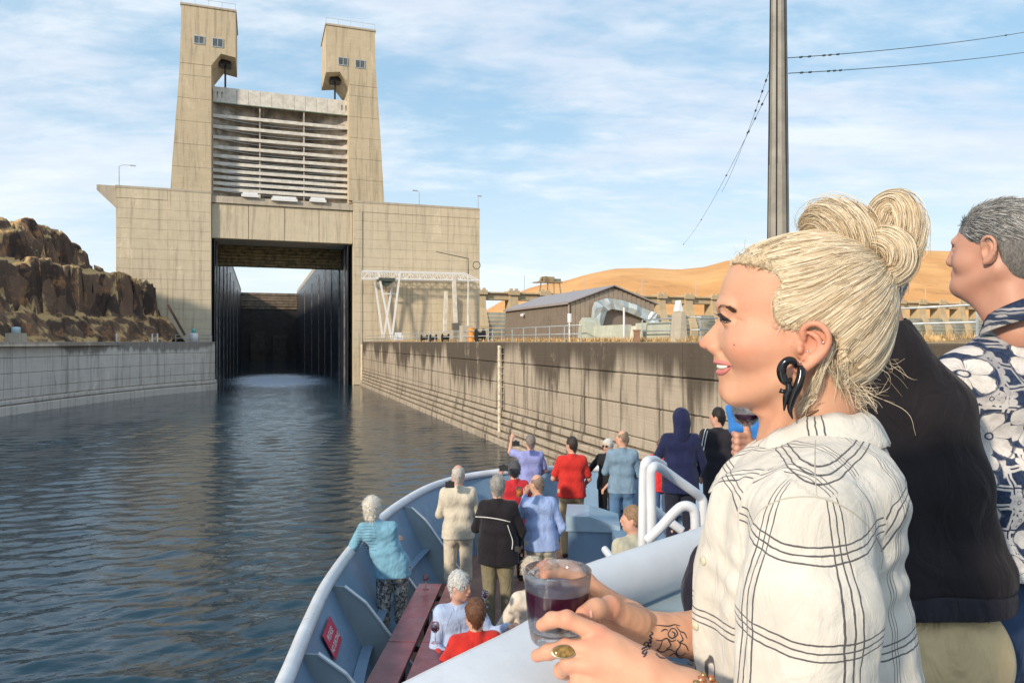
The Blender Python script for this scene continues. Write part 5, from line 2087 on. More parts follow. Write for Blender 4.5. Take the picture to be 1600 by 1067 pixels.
person('sandy haired man in khaki shirt in profile behind the white rail', ground(988, 166), R(28), 1.79, hair='short', hcol=(.30, .19, .11), tcol=(.40, .39, .30), sleeve='long', bcol=(.2, .18, .14), hyaw=R(50), face=True, vox=.009, fat=1.05)
person('woman with short white hair in pale blue shirt at the plank table', ground(716, 178, -3.35 - .45), R(200), 1.78, hair='tidy', hcol=(.60, .60, .58), tcol=(.36, .46, .66), sleeve='long', bcol=(.3, .28, .22),
       seated=True, face=True, hyaw=R(42), vox=.008, la=((-.30, .05, 1.20), (-.42, .22, 1.30)), ra=((.24, .08, 1.16), (.10, .30, 1.08)), fat=1.1, lean=(.0, .05))
person('woman with short auburn hair in red top seen from behind at the plank table', ground(743, 190, -3.35 - .52), R(14), 1.74, hair='tidy', hcol=(.16, .07, .035), tcol=(.52, .025, .02), sleeve='long', bcol=(.05, .05, .07),
       seated=True, vox=.008, la=((-.29, .10, 1.20), (-.30, .34, 1.25)), ra=((.26, .1, 1.16), (.2, .3, 1.1)), fat=1.12)
person('person with fluffy beige hair in cream top sitting behind the wine glass', ground(832, 170, -3.35 - .42), R(30), 1.76, hair='curly', hcol=(.55, .48, .38), tcol=(.62, .55, .46), sleeve='long', bcol=(.2, .05, .05),
       seated=True, la=((-.30, .10, 1.15), (-.34, .25, .98)), ra=((.26, .1, 1.16), (.2, .3, 1.1)), fat=1.15, vox=.009)


# small held things on the bow
def held_camera(label, p, s=1.0):
    o = thing('camera', label, 'camera', p)
    MB().box(-.06 * s, .06 * s, -.02 * s, .02 * s, -.04 * s, .04 * s).box(-.02 * s, .02 * s, -.018 * s, .018 * s, .04 * s, .055 * s).build('camera_body', BLACKI, o)
    MB().tube([(0, .02 * s, 0), (0, .08 * s, 0)], .032 * s, 12).build('lens', BLACKI, o)
    return o


held_camera('small black camera held up by the man in the lavender shirt', PX(806, 693, 11.6), 1.0)
held_camera('small black camera held by the woman with dark curls', PX(787, 731, 9.8), 1.0)
held_camera('black camera hanging in front of the bald man in cream', PX(703, 757, 8.7), .9)
held_camera('large black camera with grey lens raised beside the blonde woman', PX(1149, 640, 7.66), 1.3)
held_camera('tiny black camera in the hand of the person leaning over the port rail', PX(609, 836, 8.0), .6)
# white back piping and tracksuit stripes (sewn on, flat tape)
TAPE = plain('white_tape', (.6, .6, .58), .6)
# ------------------------------------------------------------------ the blonde woman at the upper rail
HC0 = np.array([.381, .95])
HF = np.array([-.928, .372])
HF = HF / np.linalg.norm(HF)
HS = np.array([-HF[1], HF[0]])
HANG = math.atan2(HF[1], HF[0])


def hp(px, py, off=0.0):
    """local point (forward, towards the viewer's side, up from eye height) seen at px, py in the plane off metres from her middle"""
    u, v = (px - 800) / FPX, (533.5 - py) / FPX
    lam = (off + HC0 @ HS) / (u * HS[0] + HS[1])
    p = np.array([u * lam, lam])
    return ((p - HC0) @ HF, off, v * lam)


def w2h(p):
    """world point to her local frame"""
    q_ = np.array([p[0], p[1]]) - HC0
    return (float(q_ @ HF), float(q_ @ HS), p[2] - EYE)


def W(px, py, Y):
    return w2h(PX(px, py, Y))


woman = thing('person', 'blonde woman in profile with looped hair bun, white plaid shirt and black spiral earring', 'person',
              (HC0[0], HC0[1], EYE), HANG)
SKH = (.60, .335, .215)
m, t = newmat('fair_skin')
p_ = t.pos()
f_ = t.ramp(t.noise(p_, 14, 4, .6), .38, .72, 0.0, .55)
c = t.mix(t.math('MULTIPLY', f_, .7), SKH, (.60, .265, .175))
fl_a = t.n('ShaderNodeAttribute', {'attribute_name': 'flush'}).outputs['Fac']
c = t.mix(t.math('MULTIPLY', fl_a, .55), c, (.60, .19, .125))
c = t.mix(t.ramp(t.noise(p_, 60, 4, .6), .5, .8, 0, .28), c, (.56, .22, .15))
c = t.mix(t.ramp(t.noise(p_, 34, 4, .65), .52, .75, 0, .25), c, (.68, .42, .28))
vr = t.n('ShaderNodeTexVoronoi', Scale=95)
t.put(vr.inputs['Vector'], p_)
spk = t.math('MULTIPLY', t.ramp(vr.outputs['Distance'], .05, .16, 1, 0), t.ramp(t.n('ShaderNodeSeparateColor', i0=vr.outputs['Color']).outputs[0], .88, .90, 0, .35))
c = t.mix(spk, c, (.30, .12, .07))
h_ = t.math('ADD', t.noise(p_, 1500, 3, .7), t.math('MULTIPLY', t.noise(p_, 260, 3, .6), .8))
finish(t, m, c, .44, t.bump(h_, .42, .0008), Subsurface_Weight=.18, Subsurface_Radius=(.011, .004, .002), Subsurface_Scale=1.0, Specular_IOR_Level=.38)
SKW = m

PROF = [(1300, 366), (1240, 369), (1205, 378), (1175, 391), (1152, 407), (1140, 421), (1132, 436), (1127.5, 448), (1124.5, 461), (1122.5, 471), (1121.6, 479), (1122.6, 488.7), (1122.2, 497),
        (1119.5, 503), (1115.6, 507.5), (1104, 520.6), (1097, 527.5), (1093.2, 532.5), (1091.4, 537.3), (1094, 542.5), (1102.5, 546.6), (1111, 549.2), (1114.7, 552.5), (1115.6, 560),
        (1114.0, 564), (1116.8, 568), (1120.5, 571.5), (1120.2, 576), (1119.4, 581), (1121.4, 588), (1123.6, 597), (1122.3, 606), (1123.2, 615), (1128.8, 622.8), (1142, 628.5), (1162, 634), (1176, 643)]
BASE = [(1300, 366), (1240, 369), (1205, 378), (1175, 391), (1152, 407), (1140, 421), (1132, 436), (1127.5, 448), (1124.5, 461), (1122.5, 471), (1121.6, 479), (1123.5, 488.7), (1125, 500),
        (1124, 512), (1121, 525), (1118, 540), (1117, 552.5), (1117.5, 560), (1118, 568), (1121, 576), (1122.5, 588), (1124.5, 597), (1123, 606), (1123.7, 615), (1128.8, 622.8), (1142, 628.5), (1162, 634), (1176, 643)]
BACK = [(1300, 366), (1328, 376), (1350, 392), (1370, 415), (1381, 440), (1386, 470), (1383, 505), (1370, 540), (1352, 570), (1335, 600), (1325, 643)]


def curve_xz(pts):
    q_ = [hp(a, b) for a, b in pts]
    z = np.array([v[2] for v in q_])[::-1]
    x = np.array([v[0] for v in q_])[::-1]
    return z, x


def smooth1(z, zz, xx, wd):
    out = np.zeros_like(z)
    for k in np.linspace(-1, 1, 9):
        out += np.interp(z + k * wd, zz, xx)
    return out / 9


def head_field(f, infl=0.0, nose=True):
    X, Y, Z = f.grid((slice(None),) * 3)
    z = f.ax[2]
    pz, px_ = curve_xz(PROF)
    bz, bx_ = curve_xz(BASE)
    kz, kx = curve_xz(BACK)
    P = smooth1(z, pz, px_, .0012)
    B = smooth1(z, bz, bx_, .003)
    K = smooth1(z, kz, kx, .006)
    zy = lambda y: hp(1200, y)[2]
    wz = np.array([zy(v) for v in (645, 632, 622, 610, 598, 585, 565, 545, 520, 495, 470, 440, 415, 395, 380, 370, 364)])
    ww = np.array([.036, .036, .039, .045, .051, .0570, .0635, .068, .070, .0705, .073, .0735, .068, .058, .044, .024, .004])
    Wd = smooth1(z, wz, ww, .004)
    xc = (B + K) / 2 + .004
    Nn = np.maximum(P - B, 0)
    nz_ = (z < zy(499)) & (z > zy(553))
    sig = np.where(nz_, np.interp(z, [zy(553), zy(543), zy(530), zy(500)], [.0105, .0118, .0088, .0062]), .020)
    Nn = Nn[None, None, :]
    A_f = (B - xc)[None, None, :] + Nn * np.exp(-(np.abs(Y) / sig[None, None, :]) ** 2.4)
    A_b = np.maximum(xc - K, .002)[None, None, :]
    A_f = np.maximum(A_f, .002)
    # narrow, fuller chin: lower slices taper forward
    dx = X - xc[None, None, :]
    A_ = np.where(dx > 0, A_f, A_b) + infl
    Wl = Wd[None, None, :] + infl
    taper = np.interp(z, [zy(640), zy(600), zy(560), zy(500)], [.62, .50, .30, .12])[None, None, :]
    Wx = Wl * (1 - taper * np.clip(dx / np.maximum(A_, 1e-4), 0, 1) ** 2)
    p = 2.25
    r = (np.abs(dx / np.maximum(A_, .003)) ** p + np.abs(Y / np.maximum(Wx, .003)) ** p) ** (1 / p)
    F = (r - 1) * np.minimum(A_, Wx) * .9
    F = np.maximum(F, (Z - (zy(364.5) + infl)))
    F = np.maximum(F, (zy(645) - Z))
    f.F[:] = F.astype(np.float32)


f = Field((-.165, -.10, -.30), (.155, .105, .165), .0024)
head_field(f)
eye = hp(1140.5, 497, .030)
for s in (1, -1):
    e_ = (eye[0], s * .030, eye[2])
    # socket, brow ridge, cheek, lids
    f.ell((e_[0] + .010, s * .031, e_[2] + .001), (.014, .017, .0105), .012, 'sub')
    f.cone((e_[0] + .011, s * .014, e_[2] + .0165), (e_[0] - .001, s * .044, e_[2] + .0135), .0055, .005, .012)
    f.ell((e_[0] - .0005, s * .0305, e_[2] + .0035), (.0138, .0150, .0102), .004)       # upper lid
    f.ell((e_[0] - .002, s * .031, e_[2] - .0052), (.0130, .0155, .0080), .004)       # lower lid
    f.cone((e_[0] + .012, s * .023, e_[2] - .0012), (e_[0] - .0015, s * .046, e_[2] - .0036), .0018, .0012, .003, 'sub')
    ck = hp(1172, 541, .043)
    f.ell((ck[0], s * .043, ck[2]), (.028, .0225, .024), .020)
    # wing of the nose, nostril, fold to the mouth corner
    al = hp(1115.5, 543, .012)
    f.ell((al[0], s * .0118, al[2]), (.0098, .0062, .0078), .005)
    nl = hp(1106, 548.5, .007)
    f.ell((nl[0], s * .0068, nl[2]), (.0045, .0028, .0022), .002, 'sub')
    a_, b_, c_ = hp(1128, 551, .024), hp(1139, 566, .032), hp(1145, 588, .034)
    f.cone((a_[0], s * .026, a_[2]), (b_[0] + .003, s * .036, b_[2]), .0020, .0022, .008, 'sub')
    f.cone((b_[0] + .003, s * .036, b_[2]), (c_[0] + .003, s * .038, c_[2]), .0022, .0014, .008, 'sub')
    mc = hp(1139.5, 574, .023)
    f.cone(hp(1118, 571.5), (mc[0], s * .0225, mc[2]), .0030, .0014, .003, 'sub')
    # crow's feet
    for dz in (.0, -.005):
        f.cone((e_[0] - .010, s * .0475, e_[2] + dz - .003), (e_[0] - .021, s * .056, e_[2] + dz * 1.8 - .006), .0009, .0006, .003, 'sub')
# ear, near and far side
EARC = hp(1272, 541, .073)
for s in (1, -1):
    E = lambda x, y, o=.0: (lambda q_: (q_[0], s * (q_[1]), q_[2]))(hp(x, y, .072 + o))
    f.ell(E(1270, 538, -.002), (.0215, .0055, .026), .006)
    f.ell(E(1268, 540, .006), (.0125, .0065, .0165), .004, 'sub')
    hx = smooth_path([E(1256, 530, .003), E(1254, 516, .006), E(1265, 506.5, .010), E(1280, 507, .012), E(1292, 518, .012), E(1295, 534, .011), E(1288, 549, .009), E(1277, 560, .007), E(1264, 570, .006), E(1251, 577, .005)], 24)
    f.chain(hx, list(np.concatenate([np.full(14, .0034), np.linspace(.0034, .0058, 10)])), .0025)
    ah = smooth_path([E(1266, 520, .006), E(1277, 527, .008), E(1281, 540, .007), E(1273, 553, .006), E(1262, 559, .006)], 12)
    f.chain(ah, [.0030] * 12, .003)
    f.ell(E(1250, 546, .004), (.0045, .0045, .0068), .003)
    f.ell(E(1248, 572, .003), (.0068, .0042, .0075), .003)
# neck
f.cone(hp(1266, 560), hp(1278, 710), .051, .053, .014)
f.cone(hp(1218, 630), hp(1208, 690), .018, .022, .02)
for s in (-1, 1):
    f.ell((hp(1205, 652)[0], s * .058, hp(1205, 650)[2]), (.036, .026, .020), .018, 'sub')
    f.cone((hp(1150, 618)[0], s * .018, hp(1150, 618)[2]), (hp(1236, 590)[0], s * .056, hp(1236, 588)[2]), .012, .012, .018)
f.cone(hp(1246, 600, .045), hp(1205, 705, .020), .010, .012, .018)
HV, HQ = f.mesh()
HV = relax(HV, HQ, 1, .4)
headF = f

# arms and hands in one finer field each
def hand_chain(f, pts, rs, k=.004):
    pts = [W(*p) for p in pts]
    f.chain(pts, rs, k)
    # knuckle fullness
    for p, r_ in list(zip(pts, rs))[1:-1]:
        f.ell(p, (r_ * 1.07,) * 3, .003)


def nail(parent, tipw, basew, upw, w_=.0062):
    """finger nail on the last joint, points given in local frame"""
    a, b_ = Vector(basew), Vector(tipw)
    dv_ = (b_ - a).normalized()
    n_ = Vector(upw).normalized()
    n_ = (n_ - dv_ * n_.dot(dv_)).normalized()
    s_ = dv_.cross(n_)
    vs = []
    for i in range(5):
        for j in range(5):
            x = -1 + j * .5
            y = i / 4
            wd_ = w_ * (1 - .25 * (y - .5) ** 2 * 4 * (1 if y > .5 else .3))
            vs.append(a + dv_ * (y * w_ * 2.1) + s_ * (x * wd_) + n_ * (.0002 - .0032 * x * x - .001 * (y - .3) ** 2))
    fs = [(i * 5 + j, i * 5 + j + 1, i * 5 + 6 + j, i * 5 + 5 + j) for i in range(4) for j in range(4)]
    o = link('fingernail', make_mesh('nail', vs, fs, plain('nail_pink', (.72, .42, .36), .22, .04), True), parent)
    return o


pts_all = [W(820, 890, .84), W(1110, 1140, .74), W(1110, 880, 1.02), W(820, 1110, .95)]
lo = np.min(np.array(pts_all), 0) - .05
hi = np.max(np.array(pts_all), 0) + .05
f = Field(lo, hi, .0019)
# left hand (near): back of the hand towards us
wr = W(1078, 1092, .775)
mcp = [W(938, 992, .818), W(930, 1014, .805), W(934, 1040, .796), W(946, 1064, .792)]
for q_, r_ in zip(mcp, (.0112, .0112, .0108, .010)):
    f.cone(wr, q_, .0225, r_, .014)
f.cone(W(1010, 1050, .79), W(960, 1025, .80), .0215, .0185, .012)
f.cone(wr, W(1170, 1180, .74), .0255, .034, .012)
hand_chain(f, [(938, 992, .818), (886, 967, .826), (862, 968, .838), (847, 976, .846)], [.0110, .0095, .0086, .0078])
hand_chain(f, [(930, 1014, .805), (884, 1012, .818), (857, 1018, .832), (839, 1024, .842)], [.0110, .0094, .0084, .0076])
hand_chain(f, [(934, 1040, .796), (890, 1037, .808), (878, 1047, .835), (884, 1052, .856)], [.0106, .0096, .0086, .0078])
hand_chain(f, [(946, 1064, .792), (905, 1063, .802), (895, 1072, .824)], [.0098, .0088, .0078])
# tendons
for q_ in mcp[:4]:
    a = np.array(q_) * .85 + np.array(wr) * .15
    b_ = np.array(q_) * .45 + np.array(wr) * .55
    up_ = np.array([0, .006, .009])
    f.cone(a + up_, b_ + up_ * 1.2, .0035, .003, .010)
# right hand (far), thumb over the glass, fingers round the back
rw_ = W(1016, 990, .935)
f.cone(rw_, W(1100, 992, .955), .0255, .031, .012)
f.cone(W(1100, 992, .955), W(1150, 1000, .97), .031, .034, .01)
f.cone(rw_, W(965, 972, .932), .0235, .0205, .016)
f.cone(W(985, 960, .94), W(948, 935, .948), .018, .013, .014)
f.cone(W(985, 985, .93), W(945, 1000, .94), .020, .014, .014)
hand_chain(f, [(1000, 972, .915), (954, 948, .888), (930, 951, .868), (911, 959, .856)], [.0165, .0122, .0112, .0096], .008)
hand_chain(f, [(950, 935, .946), (918, 908, .953), (880, 898, .956), (850, 900, .951)], [.0118, .0100, .0088, .0078])
hand_chain(f, [(945, 958, .950), (912, 935, .960), (870, 928, .960), (842, 930, .952)], [.0115, .0098, .0088, .0078])
hand_chain(f, [(945, 985, .950), (912, 965, .960), (870, 960, .960), (845, 962, .950)], [.0110, .0095, .0085, .0075])
hand_chain(f, [(945, 1005, .945), (915, 995, .952), (880, 990, .952)], [.010, .0088, .0075])
AV, AQ = f.mesh()
AV = relax(AV, AQ, 2, .5)
AN = normals(AV, AQ)
AV = AV + AN * (wob(AV, 190, 5) * .00035)[:, None]
# coarse rest of the body, all one mesh object
f = Field((-.26, -.26, -1.66), (.22, .28, -.16), .009)
f.cone((-.03, 0, -.22), (-.03, 0, -.45), .055, .065, .03)
f.cone((-.035, -.12, -.24), (-.035, .12, -.24), .035, .035, .03)
f.cone((-.03, -.05, -.45), (-.03, .05, -.45), .09, .09, .03).cone((-.05, -.07, -.72), (-.05, .07, -.72), .11, .11, .08)
for s in (-1, 1):
    f.cone((-.05, s * .08, -.75), (-.04, s * .09, -1.15), .085, .06, .03).cone((-.04, s * .09, -1.15), (-.06, s * .09, -1.54), .055, .04, .02)
    f.cone((-.06, s * .09, -1.56), (.09, s * .10, -1.575), .04, .033, .02)
    f.cone((-.035, s * .15, -.25), (-.035, s * .185, -.48), .034, .034, .01)
BV, BQ = f.mesh()
f2 = Field((-.3, -.35, -.62), (.4, .35, -.30), .007)
f2.cone((-.035, .19, -.50), W(1170, 1180, .74), .038, .034, .0)
f2.cone((-.035, -.185, -.48), W(1150, 1000, .97), .036, .034, .0)
CV, CQ = f2.mesh()
V = np.concatenate([HV, AV, BV, CV])
Q = np.concatenate([HQ, AQ + len(HV), BQ + len(HV) + len(AV), CQ + len(HV) + len(AV) + len(BV)])
bme = make_mesh('woman_body', V, Q, SKW, True)
spots = [(hp(1165, 548, .050), .024, .9), (hp(1097, 535, .004), .011, 1.0), (hp(1110, 545, .010), .010, .7), (hp(1275, 525, .080), .030, .9), (hp(1250, 572, .078), .014, .8), (hp(1126, 612, .010), .014, .5)]
spots += [(W(*q_), r2, .9) for q_, r2 in (((886, 967, .826), .011), ((884, 1012, .818), .011), ((890, 1037, .808), .011), ((847, 976, .846), .010), ((839, 1024, .842), .010),
          ((938, 992, .810), .014), ((930, 1014, .797), .014), ((934, 1040, .788), .014), ((954, 948, .880), .012), ((911, 959, .850), .011), ((850, 900, .951), .012))]
fl_v = np.zeros(len(V))
for c_, r2, a2 in spots:
    fl_v = np.maximum(fl_v, a2 * np.exp(-(((V - np.array(c_)) ** 2).sum(1)) / (r2 * r2)))
at_ = bme.attributes.new('flush', 'FLOAT', 'POINT')
at_.data.foreach_set('value', fl_v.astype(np.float32))
body = link('body', bme, woman)
arms_bvh = BVHTree.FromPolygons([tuple(v) for v in AV], [tuple(int(i) for i in q_) for q_ in AQ])
head_bvh = BVHTree.FromPolygons([tuple(v) for v in HV], [tuple(int(i) for i in q_) for q_ in HQ])
camL = Vector(w2h((0, 0, EYE)))


def on_skin(px, py, bvh, lift=.0004):
    """where the sight line through px, py meets the skin"""
    far = Vector(w2h(PX(px, py, 2.0)))
    d_ = (far - camL).normalized()
    hit = bvh.ray_cast(camL, d_)
    if hit[0] is None:
        return None
    n_ = hit[1]
    if n_.dot(d_) > 0:
        n_ = -n_
    return hit[0] + n_ * lift, n_


def stroke(mb, pts, r, bvh, n=24, lift=.0002):
    path = smooth_path([(a, b_, 0) for a, b_ in pts], n)
    out = []
    for q_ in path:
        h_ = on_skin(q_[0], q_[1], bvh, lift)
        if h_:
            out.append(h_[0])
    if len(out) > 2:
        rr_ = [r * (.5 + .5 * math.sin(PI * min(1, max(0, (i + .6) / len(out))))) for i in range(len(out))]
        mb.tube(out, rr_, 5)


# tattoo: a script word and drawn flowers, following the forearm
tt = MB()
Z3 = lambda x, y: (780 + x / 4.706, 850 + y / 4.706)
word = [[(1115, 640), (1128, 655), (1105, 672), (1122, 690), (1100, 700)], [(1100, 700), (1118, 712), (1096, 722), (1080, 716)],
        [(1078, 716), (1062, 738), (1082, 748), (1100, 735), (1090, 752)], [(1120, 745), (1098, 752), (1060, 762), (1048, 775)], [(1098, 738), (1104, 772)],
        [(1092, 770), (1065, 782), (1052, 800), (1075, 806), (1084, 790), (1070, 820), (1058, 826)], [(1110, 728), (1118, 722)]]
fl_ = [[(1150, 592), (1200, 598), (1250, 600), (1290, 590), (1330, 600)], [(1152, 702), (1190, 706), (1230, 690), (1262, 712), (1300, 700)],
       [(1200, 705), (1180, 760), (1160, 775), (1200, 790), (1250, 770), (1290, 790)], [(1262, 620), (1240, 660), (1270, 690), (1310, 660), (1290, 620), (1262, 620)],
       [(1270, 640), (1290, 655), (1285, 675)], [(1300, 600), (1330, 640), (1360, 650), (1380, 690)], [(1310, 700), (1330, 740), (1300, 790), (1330, 820), (1370, 800)],
       [(1240, 700), (1260, 740), (1230, 770)], [(1250, 820), (1290, 800), (1320, 830), (1360, 830)], [(1330, 650), (1350, 700), (1330, 720), (1370, 740), (1390, 780)],
       [(1190, 640), (1215, 625), (1240, 630)], [(1150, 800), (1180, 830), (1220, 838)]]
for s_ in word:
    stroke(tt, [Z3(*p) for p in s_], .0011, arms_bvh)
for s_ in fl_:
    stroke(tt, [Z3(*p) for p in s_], .0009, arms_bvh)
tt.build('tattoo', plain('tattoo_ink', (.03, .03, .04), .6), woman)
# shaded solid patch of the tattoo near the sleeve
# eye
EW = plain('eye_white_wet', (.70, .64, .60), .1, .03)
for s in (1, -1):
    e_ = Vector((eye[0] + .0005, s * .0305, eye[2]))
    b = MB()
    b.lathe([(.0001, -.0118), (.006, -.0102), (.0102, -.006), (.0118, 0), (.0102, .006), (.006, .0102), (.0001, .0118)], 16, tuple(e_)).build('eyeball', EW, woman, True)
    b = MB()
    dirn = Vector((.95, s * .22, .02)).normalized()
    b.tube([e_ + dirn * .0112, e_ + dirn * .0121, e_ + dirn * .0124], [.0056, .0048, .002], 14)
    b.build('iris', plain('iris_blue_grey', (.05, .07, .09), .08), woman, True)
# lips and teeth, laid along the open mouth on both sides
LIPM = plain('lip_pink', (.56, .19, .18), .35, .1, 60, .4, 400, .0006)


def both_sides(pts, radii, name, mat, sink=.0006, seg=10, mirror=True):
    out = []
    for q_ in smooth_path([(a, b2, 0) for a, b2 in pts], 14):
        h_ = on_skin(q_[0], q_[1], head_bvh, -sink)
        if h_:
            out.append(h_[0])
    if len(out) < 3:
        return
    rr_ = list(np.interp(np.linspace(0, 1, len(out)), np.linspace(0, 1, len(radii)), radii))
    b = MB()
    lead = Vector((out[0].x + .0006, 0, out[0].z))
    b.tube([lead] + out, [rr_[0]] + rr_, seg)
    if mirror:
        b.tube([lead] + [Vector((v.x, -v.y, v.z)) for v in out], [rr_[0]] + rr_, seg)
    return b.build(name, mat, woman, True)


both_sides([(1117, 565.3), (1122, 565.8), (1130, 567.2), (1137, 569.2), (1143.5, 571.6)], [.0028, .0029, .0025, .0011], 'upper_lip', LIPM)
both_sides([(1122, 581.5), (1127, 581.8), (1134, 579.6), (1143, 573.0)], [.0038, .0040, .0032, .0011], 'lower_lip', LIPM)
both_sides([(1121.5, 573.0), (1128, 573.6), (1137, 572.6)], [.0030, .0031, .0012], 'teeth', plain('tooth_white', (.75, .72, .66), .2, .02), .0010)
both_sides([(1136, 573.2), (1140, 572.8), (1144, 572.2)], [.0008, .0012, .0006], 'mouth_corner', plain('mouth_dark', (.10, .02, .02), .5), .0002)
# brow and lashes as fine hairs
BROW = plain('brow_brown', (.10, .055, .035), .6)
hr = random.Random(4)
b = MB()
bp = smooth_path([(1121.5, 481.5, .012), (1126, 478.2, .020), (1133, 479.5, .030), (1144, 486.5, .042)], 60)
for i in range(230):
    q_ = bp[hr.randrange(60)]
    hit = on_skin(q_[0] + hr.uniform(-.8, .8) + 1.0, q_[1] + hr.uniform(-1.8, 1.8), head_bvh, .0003)
    if not hit:
        continue
    p0, n_ = hit
    dv_ = Vector((-.0052, .002, .0004 + hr.uniform(-.001, .0012)))
    b.tube([p0, p0 + dv_ * .5 + n_ * .0006, p0 + dv_], [.00030, .00024, .00008], 3)
b.build('eyebrow', BROW, woman)
LASH = plain('lash_black', (.012, .010, .012), .6)
both_sides([(1125.5, 489.5), (1129.5, 494.0), (1135, 498.2), (1142.5, 502.6)], [.0007, .0016, .0019, .0008], 'eyelashes', LASH, -.0002)
both_sides([(1127, 502.5), (1133, 504.2), (1141, 503.8)], [.0004, .0008, .0004], 'lower_lashes', LASH, .0001)
both_sides([(1127.5, 499.0), (1132.5, 500.2), (1137, 501.4)], [.0022, .0022, .0008], 'iris_dark', plain('iris_dark_brown', (.035, .030, .035), .12), .0010)  # dark colour of the iris, laid along the eye opening
b = MB()
for k in range(16):
    a = k / 15
    h_ = on_skin(1125.5 + 15 * a, 490 + 11.5 * a, head_bvh, .0008)
    if h_:
        b.tube([h_[0], h_[0] + Vector((.0040, .0012, -.0015)), h_[0] + Vector((.0072 - .003 * a, .002, .0002))], [.0005, .0004, .0001], 4)
b.build('lash_tips', LASH, woman)
hit = on_skin(1147, 538.5, head_bvh, -.0006)
b = MB().lathe([(0, .0011), (.0011, .0006), (.0015, -.001)], 8).build('mole', plain('mole_brown', (.20, .08, .05), .5), woman, True)
b.location = hit[0]
# earring: hook through the lobe, leaf, long tail
EAR = plain('black_horn', (.008, .008, .009), .18, .1, 30, .1, 60, .001)
G_ = lambda x, y, o: hp(1060 + x / 2.6675, 300 + y / 2.6675, .082 + o)
er = thing('earring', 'black carved spiral earring hanging from the blonde woman\'s ear', 'earring', woman.location, HANG)
b = MB()
b.tube(smooth_path([G_(488, 728, .0), G_(480, 706, .004), G_(455, 703, .006), G_(434, 725, .006), G_(430, 757, .006), G_(440, 782, .006), G_(456, 790, .006), G_(470, 776, .004)], 30),
       list(np.interp(np.linspace(0, 1, 30), [0, .15, .5, .8, 1], [.0028, .0045, .0060, .0052, .0022])), 12)
b.build('hook', EAR, er, True)
MB().tube(smooth_path([G_(508, 722, .002), G_(512, 760, .004), G_(498, 810, .006), G_(478, 855, .006), G_(465, 905, .005), G_(476, 946, .004)], 30),
          list(np.interp(np.linspace(0, 1, 30), [0, .1, .4, .75, 1], [.0026, .0050, .0056, .0040, .0008])), 12).build('tail', EAR, er, True)
MB().tube(smooth_path([G_(456, 790, .006), G_(462, 825, .006), G_(448, 860, .006), G_(440, 912, .005)], 16), list(np.interp(np.linspace(0, 1, 16), [0, .3, .6, 1], [.003, .0046, .0046, .0008])), 10).build('leaf', EAR, er, True)
MB().tube([G_(422, 826, .006), G_(438, 832, .006), G_(466, 826, .006)], [.0032, .0026, .003], 8).build('thorn', EAR, er, True)
STUD = plain('silver_stud', (.7, .7, .7), .15, .02, metal=1.0)
for (x, y) in ((505, 710), (540, 664), (603, 627), (625, 650)):
    p = Vector(hp(1060 + x / 2.6675, 300 + y / 2.6675, .0835))
    b = MB()
    b.lathe([(.00005, -.0017), (.0013, -.0011), (.0017, 0), (.0013, .0011), (.00005, .0017)], 10, tuple(p)).build('ear_stud', STUD, woman, True)

# ---- hair
m, t = newmat('blonde_hair_base')
p_ = t.pos()
s1_ = t.noise(p_, 70, 5, .7, .8)
c = t.mix(t.ramp(s1_, .35, .65), (.32, .235, .14), (.56, .44, .28))
finish(t, m, c, .55, t.bump(s1_, .6, .003))
HB = m
m, t = newmat('blonde_strands')
rnd_ = t.n('ShaderNodeHairInfo').outputs['Random']
c = t.mix(t.ramp(rnd_, .05, .75), (.38, .28, .165), (.78, .67, .49))
c = t.mix(t.ramp(rnd_, .82, .99), c, (.80, .74, .62))
finish(t, m, c, .42, None, Specular_IOR_Level=.5)
HST = m


HL_Y = [405, 412, 418, 431, 450, 470, 487, 505, 514, 519, 522, 527, 562, 600, 640]
HL_X = [1128, 1137, 1168, 1206, 1217, 1208, 1202, 1207, 1216, 1240, 1262, 1296, 1299, 1292, 1302]
hlz = np.array([hp(1250, y)[2] for y in HL_Y])[::-1]
hlx = np.array([hp(x, 500)[0] for x in HL_X])[::-1]
f = Field((-.175, -.11, -.14), (.16, .11, .175), .0032)
head_field(f, .0055)
X, Y_, Z = f.grid((slice(None),) * 3)
# fuller at the back and crown
bk = hp(1314, 482)
f.ell((bk[0], 0, bk[2] + .0), (.060, .072, .082), .015)
f.ell((hp(1334, 510)[0], 0, hp(1350, 528)[2]), (.038, .056, .060), .015)
mask = X - np.interp(f.ax[2], hlz, hlx)[None, None, :] + .005
f.F = np.maximum(f.F, mask.astype(np.float32))
f.cut((0, 0, -1), -hp(1300, 612)[2], .02)
HVv, HQq = f.mesh()
HVv = relax(HVv, HQq, 6, .5)
NNv = normals(HVv, HQq)
link('hair', make_mesh('hair_cap', HVv, HQq, HB, True), woman)
cap_bvh = BVHTree.FromPolygons([tuple(v) for v in HVv], [tuple(int(i) for i in q_) for q_ in HQq])
GA = Vector(hp(1361, 414, .0))
strands = []
hr = random.Random(8)
